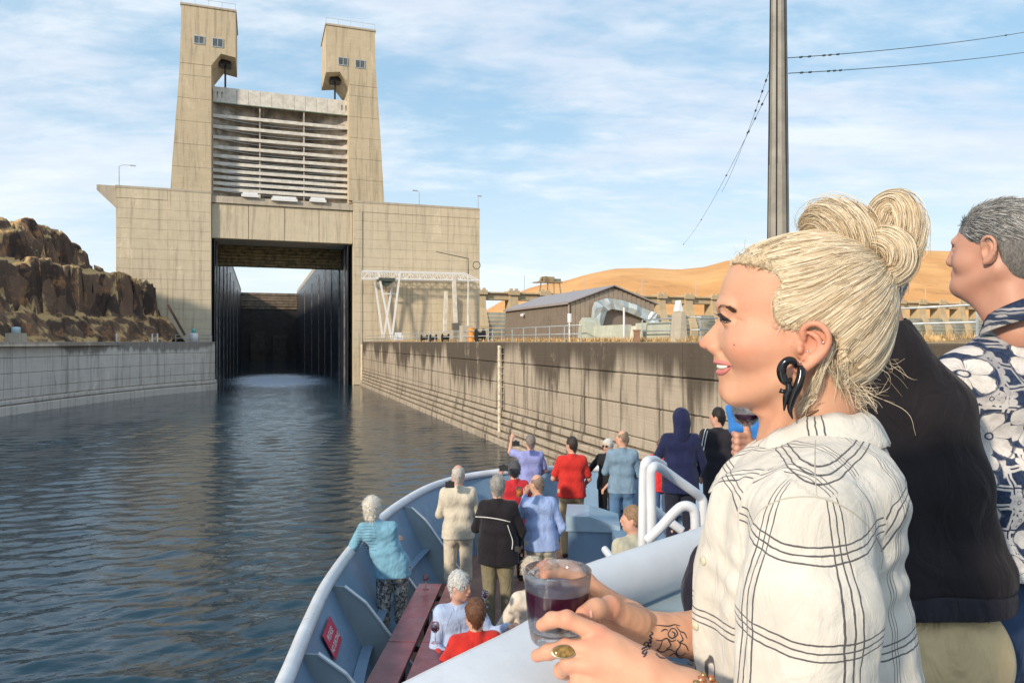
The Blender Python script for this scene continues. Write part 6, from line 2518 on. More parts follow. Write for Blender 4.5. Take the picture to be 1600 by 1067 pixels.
# combed locks: guides run over a smoothed cap to the knot, each with its own strands
SM_V = relax(HVv, HQq, 12, .5)
cap_bvh = BVHTree.FromPolygons([tuple(v) for v in SM_V], [tuple(int(i) for i in q_) for q_ in HQq])
roots = []
for _ in range(170):
    u_ = hr.random()
    xh = 1136 + 76 * u_
    y_ = np.interp(xh, [1136, 1150, 1168, 1206, 1214], [413, 415, 418, 431, 446]) + hr.gauss(0, 1.5)
    q_ = Vector(hp(xh + hr.uniform(-3, 8), y_, 0))
    q_.y = (.008 + .06 * u_) * (1 if hr.random() < .75 else -1)
    roots.append((q_, True))
for _ in range(640):
    if hr.random() < .42:
        y_ = hr.choice([hr.uniform(412, 431), hr.uniform(425, 522), hr.uniform(440, 520), hr.uniform(518, 605)])
        xh = np.interp(y_, HL_Y, HL_X) + abs(hr.gauss(0, 5)) - 4
        side = 1 if hr.random() < .86 else -1
        q_ = Vector(hp(xh, y_, 0))
        q_.y = side * .09
        roots.append((q_, True))
    else:
        q_ = Vector(SM_V[hr.randrange(len(SM_V))])
        if q_.y < -.01 and hr.random() < .6:
            q_.y = -q_.y
        roots.append((q_, False))
for q_, isline in roots:
    hit = cap_bvh.find_nearest(q_)
    if hit[0] is None:
        continue
    p0 = hit[0]
    L_ = (GA - p0).length
    if L_ < .018:
        continue
    n_ = 16
    sag = max(0, (-.015 - p0.z)) * .36 + .003
    g_, gn = [], []
    for i in range(n_):
        s_ = i / (n_ - 1)
        p = p0.lerp(GA, s_)
        p.z += -sag * math.sin(PI * s_)
        p.x += -sag * .55 * math.sin(PI * s_)
        h2 = cap_bvh.find_nearest(p)
        g_.append(h2[0])
        gn.append(h2[1])
    for _ in range(3):
        g_ = [g_[0]] + [(g_[i - 1] + g_[i] * 2 + g_[i + 1]) / 4 for i in range(1, n_ - 1)] + [g_[-1]]
        gn = [gn[0]] + [(gn[i - 1] + gn[i] * 2 + gn[i + 1]).normalized() for i in range(1, n_ - 1)] + [gn[-1]]
    lay_ = hr.uniform(0, .0019)
    sg = hr.uniform(.0028, .0052)
    for c_ in range(27):
        o1 = hr.gauss(0, 1)
        fz = hr.gauss(0, .0006)
        ph = hr.uniform(0, 6)
        st0 = 0 if hr.random() < .7 or isline else hr.randrange(1, 5)
        pts_ = []
        for i in range(st0, n_):
            s_ = i / (n_ - 1)
            tg_ = (g_[min(i + 1, n_ - 1)] - g_[max(i - 1, 0)]).normalized()
            sd_ = tg_.cross(gn[i]).normalized()
            wdt = sg * (1.15 - .85 * s_)
            hgt = lay_ * min(1, s_ * 4 + (.0 if isline else .5)) + .0013 * math.exp(-o1 * o1 * .7) + .0004
            pts_.append(g_[i] + sd_ * (o1 * wdt + fz * math.sin(6 * s_ + ph)) + gn[i] * (hgt + fz * math.cos(5 * s_ + ph)))
        strands.append(pts_)
hair_curves('hair_strands', strands, .00031, HST, woman)

# double bun: looped rolls of hair
B_ = lambda x, y, o=0.0: Vector(hp(1060 + x / 2.6675, 300 + y / 2.6675, o))
rolls = [
    ([B_(806, 305, .004), B_(780, 235, .008), B_(730, 172, .010), B_(672, 132, .010), B_(615, 118, .006), B_(575, 138, .0), B_(572, 165, -.006)], .0250, 2400),
    ([B_(800, 300, .0), B_(830, 230, .002), B_(850, 150, -.002), B_(860, 85, -.006), B_(905, 62, -.004), B_(950, 100, .002), B_(968, 170, .008), B_(960, 245, .010), B_(920, 300, .010), B_(870, 325, .008)], .0160, 1700),
    ([B_(795, 285, .010), B_(820, 215, .016), B_(870, 205, .022), B_(915, 240, .022), B_(925, 300, .018), B_(890, 340, .014), B_(840, 330, .010), B_(812, 300, .008)], .0150, 1500),
    ([B_(790, 290, -.012), B_(850, 240, -.016), B_(910, 270, -.016), B_(880, 330, -.012), B_(820, 320, -.008)], .018, 250)]
f = Field(np.min([p for r_ in rolls for p in r_[0]], 0) - .03, np.max([p for r_ in rolls for p in r_[0]], 0) + .03, .003)
bs = []
for pts_, r_, cnt in rolls:
    P_ = smooth_path(pts_, 30)
    prof_ = [r_ * (.62 + .42 * math.sin(PI * i / 29)) for i in range(30)]
    f.chain(P_, [x * .93 for x in prof_], .004)
    # frames along the roll
    T = [Vector(P_[min(i + 1, 29)]) - Vector(P_[max(i - 1, 0)]) for i in range(30)]
    s0 = T[0].normalized().cross(Vector((0, 1, 0))).normalized()
    fr_ = []
    for i in range(30):
        tt_ = T[i].normalized()
        s0 = (s0 - tt_ * s0.dot(tt_)).normalized()
        fr_.append((s0.copy(), tt_.cross(s0)))
    for k in range(cnt):
        a0 = hr.uniform(0, 2 * PI)
        tw_ = hr.uniform(.5, 1.5)
        rr2 = hr.uniform(.90, 1.13) if hr.random() < .95 else hr.uniform(1.1, 1.45)
        i0, i1 = hr.randrange(0, 6), hr.randrange(20, 30)
        if hr.random() < .25:
            i0, i1 = hr.randrange(3, 12), hr.randrange(16, 28)
        s_ = []
        for i in range(i0, i1):
            a = a0 + tw_ * i / 29 * 2
            s_.append(Vector(P_[i]) + (fr_[i][0] * math.cos(a) + fr_[i][1] * math.sin(a)) * prof_[i] * rr2)
        bs.append(s_)
solid(f, 'bun', HB, woman, 2)
hair_curves('bun_strands', bs, .00033, HST, woman)
# loose wisps at the nape, forehead, bun and before the ear
ws = []


def wisp(a, b_, n, spread0, spread1, curl=.006, cnt=12):
    a, b_ = Vector(a), Vector(b_)
    for _ in range(n):
        p0 = a + Vector([hr.gauss(0, spread0) for _ in range(3)])
        p1 = b_ + Vector([hr.gauss(0, spread1) for _ in range(3)])
        c1 = p0.lerp(p1, .35) + Vector([hr.gauss(0, curl) for _ in range(3)])
        c2 = p0.lerp(p1, .7) + Vector([hr.gauss(0, curl) for _ in range(3)])
        ws.append(smooth_path([p0, c1, c2, p1], cnt))


wisp(B_(690, 800, .03), B_(790, 870, .02), 46, .009, .013, .003)
wisp(B_(680, 790, .02), B_(745, 905, .0), 46, .009, .012, .003)
wisp(B_(760, 740, .02), B_(850, 800, .01), 16, .010, .022, .010)
wisp(B_(830, 650, .02), B_(905, 745, .0), 8, .006, .015, .009)
wisp(B_(640, 640, .068), B_(560, 830, .060), 110, .0035, .0045, .0015)
wisp(B_(560, 830, .060), B_(505, 915, .056), 70, .0040, .0045, .0015)
wisp(B_(650, 700, .06), B_(690, 880, .03), 120, .006, .007, .0018)
wisp(B_(690, 780, .03), B_(720, 890, .01), 70, .008, .009, .002)
wisp(B_(250, 280, .01), B_(222, 296, .0), 14, .005, .004, .003)
wisp(B_(300, 245, .02), B_(232, 280, .0), 12, .006, .004, .003)
wisp(B_(600, 80, .0), B_(500, 130, .0), 8, .006, .008, .012)
wisp(B_(640, 60, .0), B_(750, 80, .0), 6, .006, .010, .014)
wisp(B_(870, 50, .0), B_(850, -5, .0), 4, .004, .006, .004)
wisp(B_(960, 90, .0), B_(1005, 260, .0), 14, .006, .006, .006)
wisp(B_(430, 430, .06), B_(395, 520, .062), 60, .006, .004, .002)
wisp(B_(470, 540, .068), B_(400, 570, .066), 40, .005, .004, .002)
wisp(B_(420, 380, .055), B_(350, 420, .05), 40, .005, .006, .003)
hair_curves('loose_hair', ws, .00026, HST, woman)

# ---- plaid shirt
m, t = newmat('white_plaid_cotton')
at = t.n('ShaderNodeAttribute', {'attribute_name': 'plaid'})
sp = t.n('ShaderNodeSeparateXYZ', i0=at.outputs['Vector'])
p_ = t.pos()
wb = t.math('MULTIPLY', t.math('SUBTRACT', t.noise(p_, 26, 3, .6), .5), .0055)
wb2 = t.math('MULTIPLY', t.math('SUBTRACT', t.noise(t.scaled(p_, (1, 1, 1), (3, 7, 1)), 26, 3, .6), .5), .0055)
masks = []
for ax_, per, wv_ in ((0, .081, wb), (1, .086, wb2)):
    u_ = t.math('ADD', sp.outputs[ax_], wv_)
    mm_ = t.math('MULTIPLY', t.math('FRACT', t.math('DIVIDE', u_, per)), per)
    for c_ in (.030, .0378, .0456):
        masks.append(t.ramp(t.math('ABSOLUTE', t.math('SUBTRACT', mm_, c_)), .0006, .0012, 1, 0))
mk = masks[0]
for q_ in masks[1:]:
    mk = t.math('MAXIMUM', mk, q_)
th = t.ramp(t.noise(p_, 2600, 2, .5), .35, .6, .75, 1.0)
c = t.mix(t.math('MULTIPLY', t.math('MULTIPLY', mk, th), .96), t.mix(t.ramp(t.noise(p_, 18, 4), .35, .7), (.545, .52, .465), (.63, .605, .55)), (.015, .015, .03))
cr = t.noise(t.scaled(p_, (1, 1, .5)), 26, 4, .55, 1.4)
nb = t.bump(cr, .5, .010)
nb2 = t.n('ShaderNodeBump', Strength=.25, Distance=.0006)
t.put(nb2.inputs['Height'], t.noise(p_, 1400, 3, .6))
t.put(nb2.inputs['Normal'], nb)
finish(t, m, c, .9, nb2.outputs[0], Sheen_Weight=.1, Specular_IOR_Level=.2, Subsurface_Weight=.05, Subsurface_Radius=(.01, .01, .008), Subsurface_Scale=1.0)
PLAID = m

tor = []
for y_, fx_, bx_, hw in ((745, 1150, 1366, .085), (790, 1128, 1388, .075), (850, 1110, 1400, .055), (920, 1096, 1412, .045), (1000, 1100, 1432, .045), (1080, 1108, 1446, .05), (1200, 1115, 1452, .06)):
    a, b_ = hp(fx_, y_), hp(bx_, y_)
    tor.append(((a[0] + b_[0]) / 2, (a[0] - b_[0]) / 2 * .985, a[2], hw))
f = Field((-.26, -.26, -.66), (.22, .29, -.06), .0042)
for k_, (x_, r_, z_, hw) in enumerate(tor):
    f.cone((x_, -hw - .02, z_), (x_, hw, z_), r_, r_, .04, flat=((0, 0, 1), (.40, .72, 1.0)[min(k_, 2)]))
# shoulder line, near sleeve and far sleeve
S_ = hp(1268, 806, .155)
f.cone(hp(1285, 712, .045), hp(1272, 782, .150), .040, .050, .05)
f.cone(hp(1285, 712, -.045), (S_[0], -.150, S_[2] + .02), .040, .050, .05)
f.cone(hp(1340, 720, .02), hp(1350, 775, .09), .035, .045, .05)
f.cone(hp(1200, 735, .035), hp(1205, 790, .10), .035, .040, .05)
sl_a, sl_b, sl_c = hp(1266, 822, .168), hp(1262, 940, .196), hp(1250, 1200, .205)
f.cone(sl_a, sl_b, .0625, .0690, .008).cone(sl_b, sl_c, .0690, .0700, .012)
f.cone((S_[0], -.158, S_[2]), (S_[0] + .03, -.19, -.48), .055, .055, .02)
f.cone((S_[0] + .03, -.19, -.48), W(1130, 1005, .975), .055, .045, .02)
# neck opening
f.cone(hp(1268, 600), hp(1272, 705), .058, .060, .006, 'sub')
f.cone(hp(1190, 660), hp(1180, 712), .022, .022, .01, 'sub')
V, Q = f.mesh()
V = relax(V, Q, 3, .5)
N = normals(V, Q)
A3, B3, C3 = np.array(sl_a), np.array(sl_b), np.array(sl_c)


def seg_dist(V, a, b_):
    ba = b_ - a
    t_ = np.clip((V - a) @ ba / (ba @ ba), 0, 1)
    return np.linalg.norm(V - a - t_[:, None] * ba, axis=1), t_


d1, t1 = seg_dist(V, A3, B3)
d2, t2 = seg_dist(V, B3, C3)
dsl = np.minimum(d1, d2)
seam = (V[:, 0] - A3[0]) ** 2 / .076 ** 2 + (V[:, 2] - (A3[2] - .06)) ** 2 / .150 ** 2
is_sl = (dsl < .0775) & (V[:, 1] > .085 + .03 * (V[:, 2] > A3[2])) & (V[:, 2] < A3[2] + .050 + .01 * np.sin(V[:, 0] * 60))
# folds: long soft ones down the sleeve, drawn ones at the armpit
ang = np.arctan2(V[:, 1] - A3[1], V[:, 0] - A3[0])
fold = .0030 * np.sin(ang * 6 + V[:, 2] * 9 + 1.2 * np.sin(V[:, 2] * 14)) * np.clip((A3[2] - V[:, 2]) / .15, 0, 1) * is_sl
fold += wob(V * np.array([1, 1, .55]), 34, 3) * .0024 + wob(V * np.array([1, 1, .8]), 85, 13) * .0007
arm_pit = np.array(hp(1375, 880, .10))
dp = np.linalg.norm((V - arm_pit) * np.array([1, 1, .8]), axis=1)
fold += .0034 * np.sin((V[:, 0] * .8 + V[:, 2]) * 150 + 2 * np.sin(V[:, 1] * 30)) * np.exp(-(dp / .065) ** 2)
pit2 = np.array(hp(1172, 900, .12))
dp2 = np.linalg.norm(V - pit2, axis=1)
fold += .0045 * np.sin((V[:, 2] - V[:, 0] * .5) * 170) * np.exp(-(dp2 / .045) ** 2)
# hanging folds of the open front
fr_m = np.clip((V[:, 0] - hp(1175, 900)[0]) / .03, 0, 1) * (1 - is_sl)
fold += fr_m * .0065 * np.sin(V[:, 1] * 95 + V[:, 2] * 6 + 1.5 * np.sin(V[:, 2] * 11))
bk_m = np.clip((hp(1375, 900)[0] - V[:, 0]) / .03, 0, 1) * (1 - is_sl)
fold += bk_m * .0018 * np.sin(V[:, 1] * 70 + V[:, 2] * 12)
V = V + N * fold[:, None]
# thread coordinates
u_s = ang * .069 - .0186
v_s = (V[:, 2] - A3[2]) + .016 * np.sin(ang) 
phi = np.arctan2(V[:, 1], V[:, 0] + .03)
topm = np.clip((V[:, 2] + .30) / .12, 0, 1)
u_b = V[:, 1] * 1.15 + V[:, 0] * .95 + .05 * V[:, 2]
xt_ = hp(1275, 760)[0]
v_b = V[:, 2] - .85 * np.sqrt((V[:, 0] - xt_) ** 2 + .0009) * topm - .35 * (1 - topm) * V[:, 0] * 0
uv = np.zeros((len(V), 3), np.float32)
uv[:, 0] = np.where(is_sl, u_s, u_b)
uv[:, 1] = np.where(is_sl, v_s + .034, v_b + .035)
me = make_mesh('plaid_shirt', V, Q, PLAID, True)
at_ = me.attributes.new('plaid', 'FLOAT_VECTOR', 'POINT')
at_.data.foreach_set('vector', uv.ravel())
shirt = link('shirt', me, woman)
sh_bvh = BVHTree.FromPolygons([tuple(v) for v in V], [tuple(int(i) for i in q_) for q_ in Q])
# stitched seam round the armhole
Z4 = lambda x, y: (1040 + x / 2.284, 600 + y / 2.284)
b = MB()
for px_off in (0,):
    stroke(b, [Z4(x, y) for x, y in ((300, 530), (312, 490), (340, 450), (380, 425), (430, 408), (500, 402), (560, 408), (620, 430), (690, 475), (745, 535), (775, 600), (770, 660))], .0009, sh_bvh, 60, .0001)
    stroke(b, [Z4(x, y) for x, y in ((535, 200), (533, 260), (534, 330), (540, 400))], .0007, sh_bvh, 24, .0001)
b.build('seam', plain('cream_seam', (.40, .375, .32), .9), shirt)
# collar
xc0 = hp(1268, 690)[0]
topc = [(-.064, .000, -.091), (-.050, .042, -.090), (-.008, .064, -.0905), (.034, .060, -.108), (.066, .044, -.134), (.094, .022, -.162), (.106, .010, -.176)]
botc = [(-.092, .000, -.130), (-.078, .060, -.128), (-.014, .100, -.126), (.036, .094, -.143), (.070, .074, -.160), (.102, .050, -.186), (.128, .030, -.202)]
T_ = smooth_path(topc, 34)
Bq = smooth_path(botc, 34)
Rw = 7
cv, cuv = [], []
ring = [(p, q_, 1) for p, q_ in zip(T_, Bq)]
ringm = [(p * np.array([1, -1, 1]), q_ * np.array([1, -1, 1]), -1) for p, q_ in zip(T_, Bq)][::-1]
full = ringm[:-1] + ring
Ls = 0.0
prevp = None
for p, q_, sg_ in full:
    if prevp is not None:
        Ls += float(np.linalg.norm(p - prevp))
    prevp = p
    for k in range(Rw):
        s_ = k / (Rw - 1)
        bul = .006 * math.sin(PI * s_ ** .6)
        pt = p * (1 - s_) + q_ * s_
        out = np.array([pt[0] - 0.0, pt[1], 0])
        out = out / (np.linalg.norm(out) + 1e-6)
        pt = pt + out * bul
        cv.append((pt[0] + xc0, pt[1], pt[2] + .0015 * math.sin(Ls * 160)))
        cuv.append((Ls + .012, s_ * .045 + .5, 0))
cf = [(i * Rw + k, i * Rw + k + 1, (i + 1) * Rw + k + 1, (i + 1) * Rw + k) for i in range(len(full) - 1) for k in range(Rw - 1)]
me = make_mesh('collar', cv, cf, PLAID, True)
at_ = me.attributes.new('plaid', 'FLOAT_VECTOR', 'POINT')
at_.data.foreach_set('vector', np.array(cuv, np.float32).ravel())
col = link('collar', me, shirt)
md = col.modifiers.new('cloth', 'SOLIDIFY')
md.thickness = .0026
md.offset = 0
# button, undershirt, necklace
for (x, y) in ((128, 630), (100, 862)):
    a_, b_ = Z4(x, y)
    hit = on_skin(a_ + 3, b_, sh_bvh, .001)
    if hit:
        bt = MB().lathe([(0, .0016), (.0045, .0014), (.0055, .0004), (.0055, -.001)], 14).build('button', plain('shell_button', (.62, .58, .42), .2), shirt, True)
        bt.location = hit[0]
        bt.rotation_euler = hit[1].to_track_quat('Z', 'Y').to_euler()
f = Field((-.02, -.14, -.62), (.22, .06, -.22), .006)
f.cone(hp(1112, 880, -.05), hp(1108, 925, -.05), .032, .036, .02)
f.cone(hp(1108, 925, -.05), hp(1122, 1100, -.05), .036, .04, .02)
solid(f, 'undershirt', cloth('black_jersey', (.012, .010, .022)), woman, 2)
jeans = cloth('hero_jeans', (.03, .045, .08))
f = Field((-.26, -.26, -1.62), (.20, .28, -.60), .012)
f.cone((-.05, -.06, -.70), (-.05, .06, -.70), .135, .135, .06)
for s in (-1, 1):
    f.cone((-.05, s * .08, -.75), (-.04, s * .09, -1.15), .10, .07, .03).cone((-.04, s * .09, -1.15), (-.06, s * .09, -1.55), .07, .06, .02)
solid(f, 'jeans', jeans, woman, 2)
b = MB()
nk = smooth_path([hp(1304, 633, .030), hp(1280, 640, .050), hp(1255, 652, .056), hp(1240, 664, .055), hp(1222, 682, .050), hp(1205, 700, .040)], 80)
b.tube(nk, [.0012 + .0006 * (i % 2) for i in range(80)], 6)
b.build('necklace', plain('bronze_chain', (.35, .22, .13), .3, .1, metal=.8), woman, True)

# ---- ring and bracelet
rc = Vector(W(881, 1018, .806))
rn = (camL - rc).normalized() + Vector((0, 0, .3))
rn.normalize()
ringo = thing('ring', 'large oval amber brown stone ring on the blonde woman\'s finger', 'ring', woman.matrix_world @ Vector((0, 0, 0)) if False else woman.location, HANG)
ax1 = Vector(W(898, 1018, .806)) - Vector(W(864, 1018, .806))
ax1.normalize()
ax1 = (ax1 - rn * ax1.dot(rn)).normalized()
ax2 = rn.cross(ax1)
for nm, sc_, mat_, hh in (('setting', 1.12, plain('antique_silver', (.40, .33, .24), .3, .2, metal=.9), .0008), ('stone', 1.0, plain('tiger_eye_stone', (.22, .13, .03), .08, .5, 160), .0035)):
    b = MB()
    nr, ns = 6, 24
    for i in range(nr + 1):
        a = (i / nr) * PI / 2
        for k in range(ns):
            th_ = 2 * PI * k / ns
            b.v.append(rc + rn * (.0016 + hh * math.sin(a)) + (ax1 * (.0128 * sc_ * math.cos(th_)) + ax2 * (.0070 * sc_ * math.sin(th_))) * math.cos(a * .98))
    for i in range(nr):
        for k in range(ns):
            b.f.append((i * ns + k, i * ns + (k + 1) % ns, (i + 1) * ns + (k + 1) % ns, (i + 1) * ns + k))
    if nm == 'setting':
        b.v += [rc - rn * .003 + (ax1 * (.0135 * math.cos(2 * PI * k / ns)) + ax2 * (.0075 * math.sin(2 * PI * k / ns))) for k in range(ns)]
        o0 = (nr + 1) * ns
        b.f += [(o0 + k, o0 + (k + 1) % ns, (k + 1) % ns, k) for k in range(ns)]
    b.build(nm, mat_, ringo, True)
br = thing('bracelet', 'bracelet of bronze beads and copper coils at the blonde woman\'s left wrist', 'bracelet', woman.location, HANG)
BRM = [plain('bronze_bead', (.35, .24, .10), .25, .2, metal=.8), plain('copper_coil', (.55, .22, .12), .3, .2, metal=.8), plain('violet_bead', (.05, .02, .20), .2)]
hr = random.Random(2)
bc = Vector(W(1066, 1078, .772))
axd = (Vector(W(1170, 1180, .74)) - Vector(wr)).normalized()
bs1 = axd.cross(Vector((0, 0, 1))).normalized()
bs2 = bs1.cross(axd)
for i in range(54):
    a = 2 * PI * (i % 18) / 18 + hr.uniform(-.1, .1)
    rr_ = .0275 + hr.uniform(0, .004)
    c_ = Vector(wr) + axd * ((i // 18) * .0075 - .004 + hr.uniform(-.002, .002)) + (bs1 * math.cos(a) + bs2 * math.sin(a)) * rr_
    r_ = hr.uniform(.0034, .0055)
    b = MB().lathe([(.0001, -r_), (r_ * .7, -r_ * .7), (r_, 0), (r_ * .7, r_ * .7), (.0001, r_)], 8, tuple(c_)).build('bead', BRM[hr.choice([0, 0, 1, 1, 2])], br, True)

# nails
h1, h2 = on_skin(907, 959, arms_bvh, .0005), on_skin(924, 955, arms_bvh, .0005)
if h1 and h2:
    nail(woman, h1[0], h2[0], h1[1], .0068)

# ---- the glass of red wine
gc = PX(871, 999, .892)
glz = 0.0
m, t = newmat('clear_glass')
gl = t.n('ShaderNodeBsdfGlass', Roughness=.0, IOR=1.45)
gl.inputs['Color'].default_value = (.97, .98, .98, 1)
tr = t.n('ShaderNodeBsdfTransparent')
tr.inputs['Color'].default_value = (.93, .95, .96, 1)
mx = t.n('ShaderNodeMixShader')
t.put(mx.inputs[0], .35)
t.put(mx.inputs[1], gl.outputs[0])
t.put(mx.inputs[2], tr.outputs[0])
o_ = t.n('ShaderNodeOutputMaterial')
t.put(o_.inputs[0], mx.outputs[0])
GLASS = m
m, t = newmat('red_wine')
finish(t, m, (.045, .006, .024), .05, None, Specular_IOR_Level=.35)
WINE = m
wg = thing('wine_glass', 'faceted tumbler of red wine held in both hands by the blonde woman', 'glass', gc, R(8))


def facet(prof, seg=48, amp=0.0):
    b = MB()
    for (r_, z_, a_) in prof:
        for k in range(seg):
            th_ = 2 * PI * k / seg
            q_ = r_ * (1 - a_ * (1 - abs(math.cos(6 * th_))))
            b.v.append((q_ * math.cos(th_), q_ * math.sin(th_), z_))
    for i in range(len(prof) - 1):
        for k in range(seg):
            b.f.append((i * seg + k, i * seg + (k + 1) % seg, (i + 1) * seg + (k + 1) % seg, (i + 1) * seg + k))
    b.f.append(tuple(range(seg - 1, -1, -1)))
    b.f.append(tuple((len(prof) - 1) * seg + k for k in range(seg)))
    return b


RT, RB, HG = .0425, .0335, .088
facet([(RB * .93, 0, 0), (RB, .003, .03), (RB + .003, .02, .06), (RB + .0055, .045, .05), (RT - .0012, .070, .02), (RT, HG - .001, 0), (RT - .0008, HG, 0), (RT - .0022, HG - .0005, 0),
       (RT - .0034, .070, 0), (RB + .002, .035, .0), (RB - .002, .016, 0), (RB - .010, .012, 0)]).build('tumbler', GLASS, wg, True)
facet([(RB - .010, .0118, 0), (RB - .0022, .0158, 0), (RB + .0018, .035, 0), (RB + .0047, .050, 0), (RT - .0040, .064, 0)]).build('wine', WINE, wg, False)
# ------------------------------------------------------------------ the two men behind her
def mw(px, py, Y):
    p = PX(px, py, Y)
    return (p.x, p.y, p.z - EYE)


MO = (0, 0, EYE)
# man in the black jacket, back turned
manb = thing('person', 'broad man in black blouson jacket and khaki trousers, back turned, beside the blonde woman', 'person', (.95, 1.72, EYE))
BO = np.array([.95, 1.72, 0])


def mb_(px, py, Y):
    return tuple(np.array(mw(px, py, Y)) - BO)


SKM = skinmat('ruddy_skin', (.52, .28, .20), (.50, .19, .13))
Yb = 1.72
f = Field((-.62, -.36, -1.66), (.42, .52, .26), .010)
f.ell(mb_(1350, 425, Yb), (.080, .100, .118))
f.cone(mb_(1350, 450, Yb), mb_(1375, 545, Yb), .062, .066, .03)
f.cone(mb_(1375, 600, Yb), mb_(1430, 930, Yb), .07, .09, .03)
f.cone(mb_(1300, 630, Yb), mb_(1460, 630, Yb), .045, .045, .03)
hand_r = mb_(1168, 698, 1.93)
el_r = mb_(1262, 800, 1.86)
f.cone(mb_(1300, 640, Yb), el_r, .045, .040, .02).cone(el_r, hand_r, .042, .030, .01)
f.cone(mb_(1475, 620, Yb), mb_(1525, 860, Yb), .055, .042, .02).cone(mb_(1525, 860, Yb), mb_(1500, 1000, Yb + .25), .04, .03, .01)
for s in (-1, 1):
    f.cone((s * .10, 0, -.72), (s * .11, .02, -1.14), .095, .06, .04).cone((s * .11, .02, -1.14), (s * .11, -.02, -1.56), .058, .04, .02).cone((s * .11, -.02, -1.58), (s * .12, .14, -1.59), .042, .038, .01)
BVm, BQm = f.mesh()
f = Field(np.array(hand_r) - (.07, .08, .09), np.array(hand_r) + (.08, .08, .09), .0028)
h0 = np.array(hand_r)
f.cone(h0 + (.02, 0, -.012), h0 + (-.018, 0, .012), .024, .022, .01)
for k, (dy, dz) in enumerate(((-.012, .030), (-.014, .014), (-.014, -.004), (-.012, -.020))):
    a = h0 + (-.006, dy, dz)
    b_ = h0 + (-.036, dy - .014, dz + .003)
    c_ = h0 + (-.034, dy + .006, dz + .004)
    f.cone(a, b_, .0100, .0092, .004).cone(b_, c_ + (.0, .014, 0), .0092, .008, .003)
f.cone(h0 + (.0, -.01, .02), h0 + (-.006, -.012, .052), .011, .009, .005)
f.cone(h0, h0 + (.06, .0, -.03), .025, .027, .01)
hv_, hq_ = f.mesh()
hv_ = relax(hv_, hq_, 1)
link('body', make_mesh('man_body', np.concatenate([relax(BVm, BQm, 2), hv_]), np.concatenate([BQm, hq_ + len(BVm)]), SKM, True), manb)
JK = cloth('black_twill', (.012, .010, .013), .1, .05)
f = Field((-.66, -.36, -.80), (.44, .56, .12), .008)
f.cone(mb_(1372, 520, Yb), mb_(1378, 560, Yb), .072, .085, .03)
f.cone(mb_(1320, 640, Yb), mb_(1430, 640, Yb), .105, .105, .05)
f.cone(mb_(1340, 760, Yb), mb_(1455, 760, Yb), .125, .125, .08)
f.cone(mb_(1350, 880, Yb), mb_(1470, 880, Yb), .135, .135, .08)
f.cone(mb_(1360, 930, Yb), mb_(1488, 930, Yb), .132, .132, .05)
f.cone(mb_(1352, 548, Yb), mb_(1470, 632, Yb), .072, .070, .05)
f.cone(mb_(1375, 560, Yb), mb_(1290, 630, Yb), .060, .066, .05)
f.cone(mb_(1462, 630, Yb), mb_(1508, 830, Yb - .02), .074, .068, .03).cone(mb_(1508, 830, Yb - .02), mb_(1475, 940, Yb + .26), .064, .05, .03)
f.cone(mb_(1290, 630, Yb), el_r, .070, .062, .03)
f.cone(el_r, h0 + (.045, .0, -.02), .055, .036, .02)
f.cone(mb_(1365, 440, Yb), mb_(1372, 535, Yb), .064, .060, .01, 'sub')
f.cut((0, 0, -1), .66 - .0, .0) if False else None
zhem = mb_(1450, 974, Yb - .14)[2]
JF = f.F.copy()
f.cut((0, 0, -1), -(zhem + .052), .006)
V, Q = f.mesh()
V = relax(V, Q, 3)
N = normals(V, Q)
V = V + N * (wob(V, 11, 4) * .008 + wob(V * np.array([1, 1, .4]), 26, 14) * .003 + .004 * np.sin(V[:, 2] * 60 + 3 * V[:, 0]) * np.exp(-((V[:, 2] - zhem - .07) / .04) ** 2))[:, None]
link('jacket', make_mesh('jacket', V, Q, JK, True), manb)
# ribbed hem
HEMM = cloth('black_rib_knit', (.022, .020, .030), .1, .05)
f.F = JF + .004
f.cut((0, 0, -1), -(zhem - .004), .004).cut((0, 0, 1), zhem + .058, .004)
V, Q = f.mesh()
V = relax(V, Q, 2)
N = normals(V, Q)
ctr = np.array(mb_(1424, 956, Yb))
aa = np.arctan2(V[:, 1] - ctr[1], V[:, 0] - ctr[0])
V = V + N * (.0022 * np.sin(aa * 110))[:, None] * (1 - np.abs(N[:, 2]))[:, None]
link('ribbed_hem', make_mesh('ribbed_hem', V, Q, HEMM, True), manb)
f = Field((-.34, -.30, -1.62), (.42, .30, -.56), .011)
f.cone(mb_(1368, 1010, Yb), mb_(1482, 1010, Yb), .128, .128, .03)
f.ell(mb_(1470, 1030, Yb - .03), (.12, .13, .14), .05).ell(mb_(1370, 1030, Yb - .03), (.12, .13, .14), .05)
for s in (-1, 1):
    f.cone((s * .10 - .01, 0, -.76), (s * .11, .02, -1.14), .115, .082, .04).cone((s * .11, .02, -1.14), (s * .11, -.02, -1.54), .08, .07, .02)
f.cut((0, 0, 1), zhem + .005)
solid(f, 'trousers', cloth('khaki_chino', (.52, .40, .22)), manb, 3, fold=(.006, 12, 2))


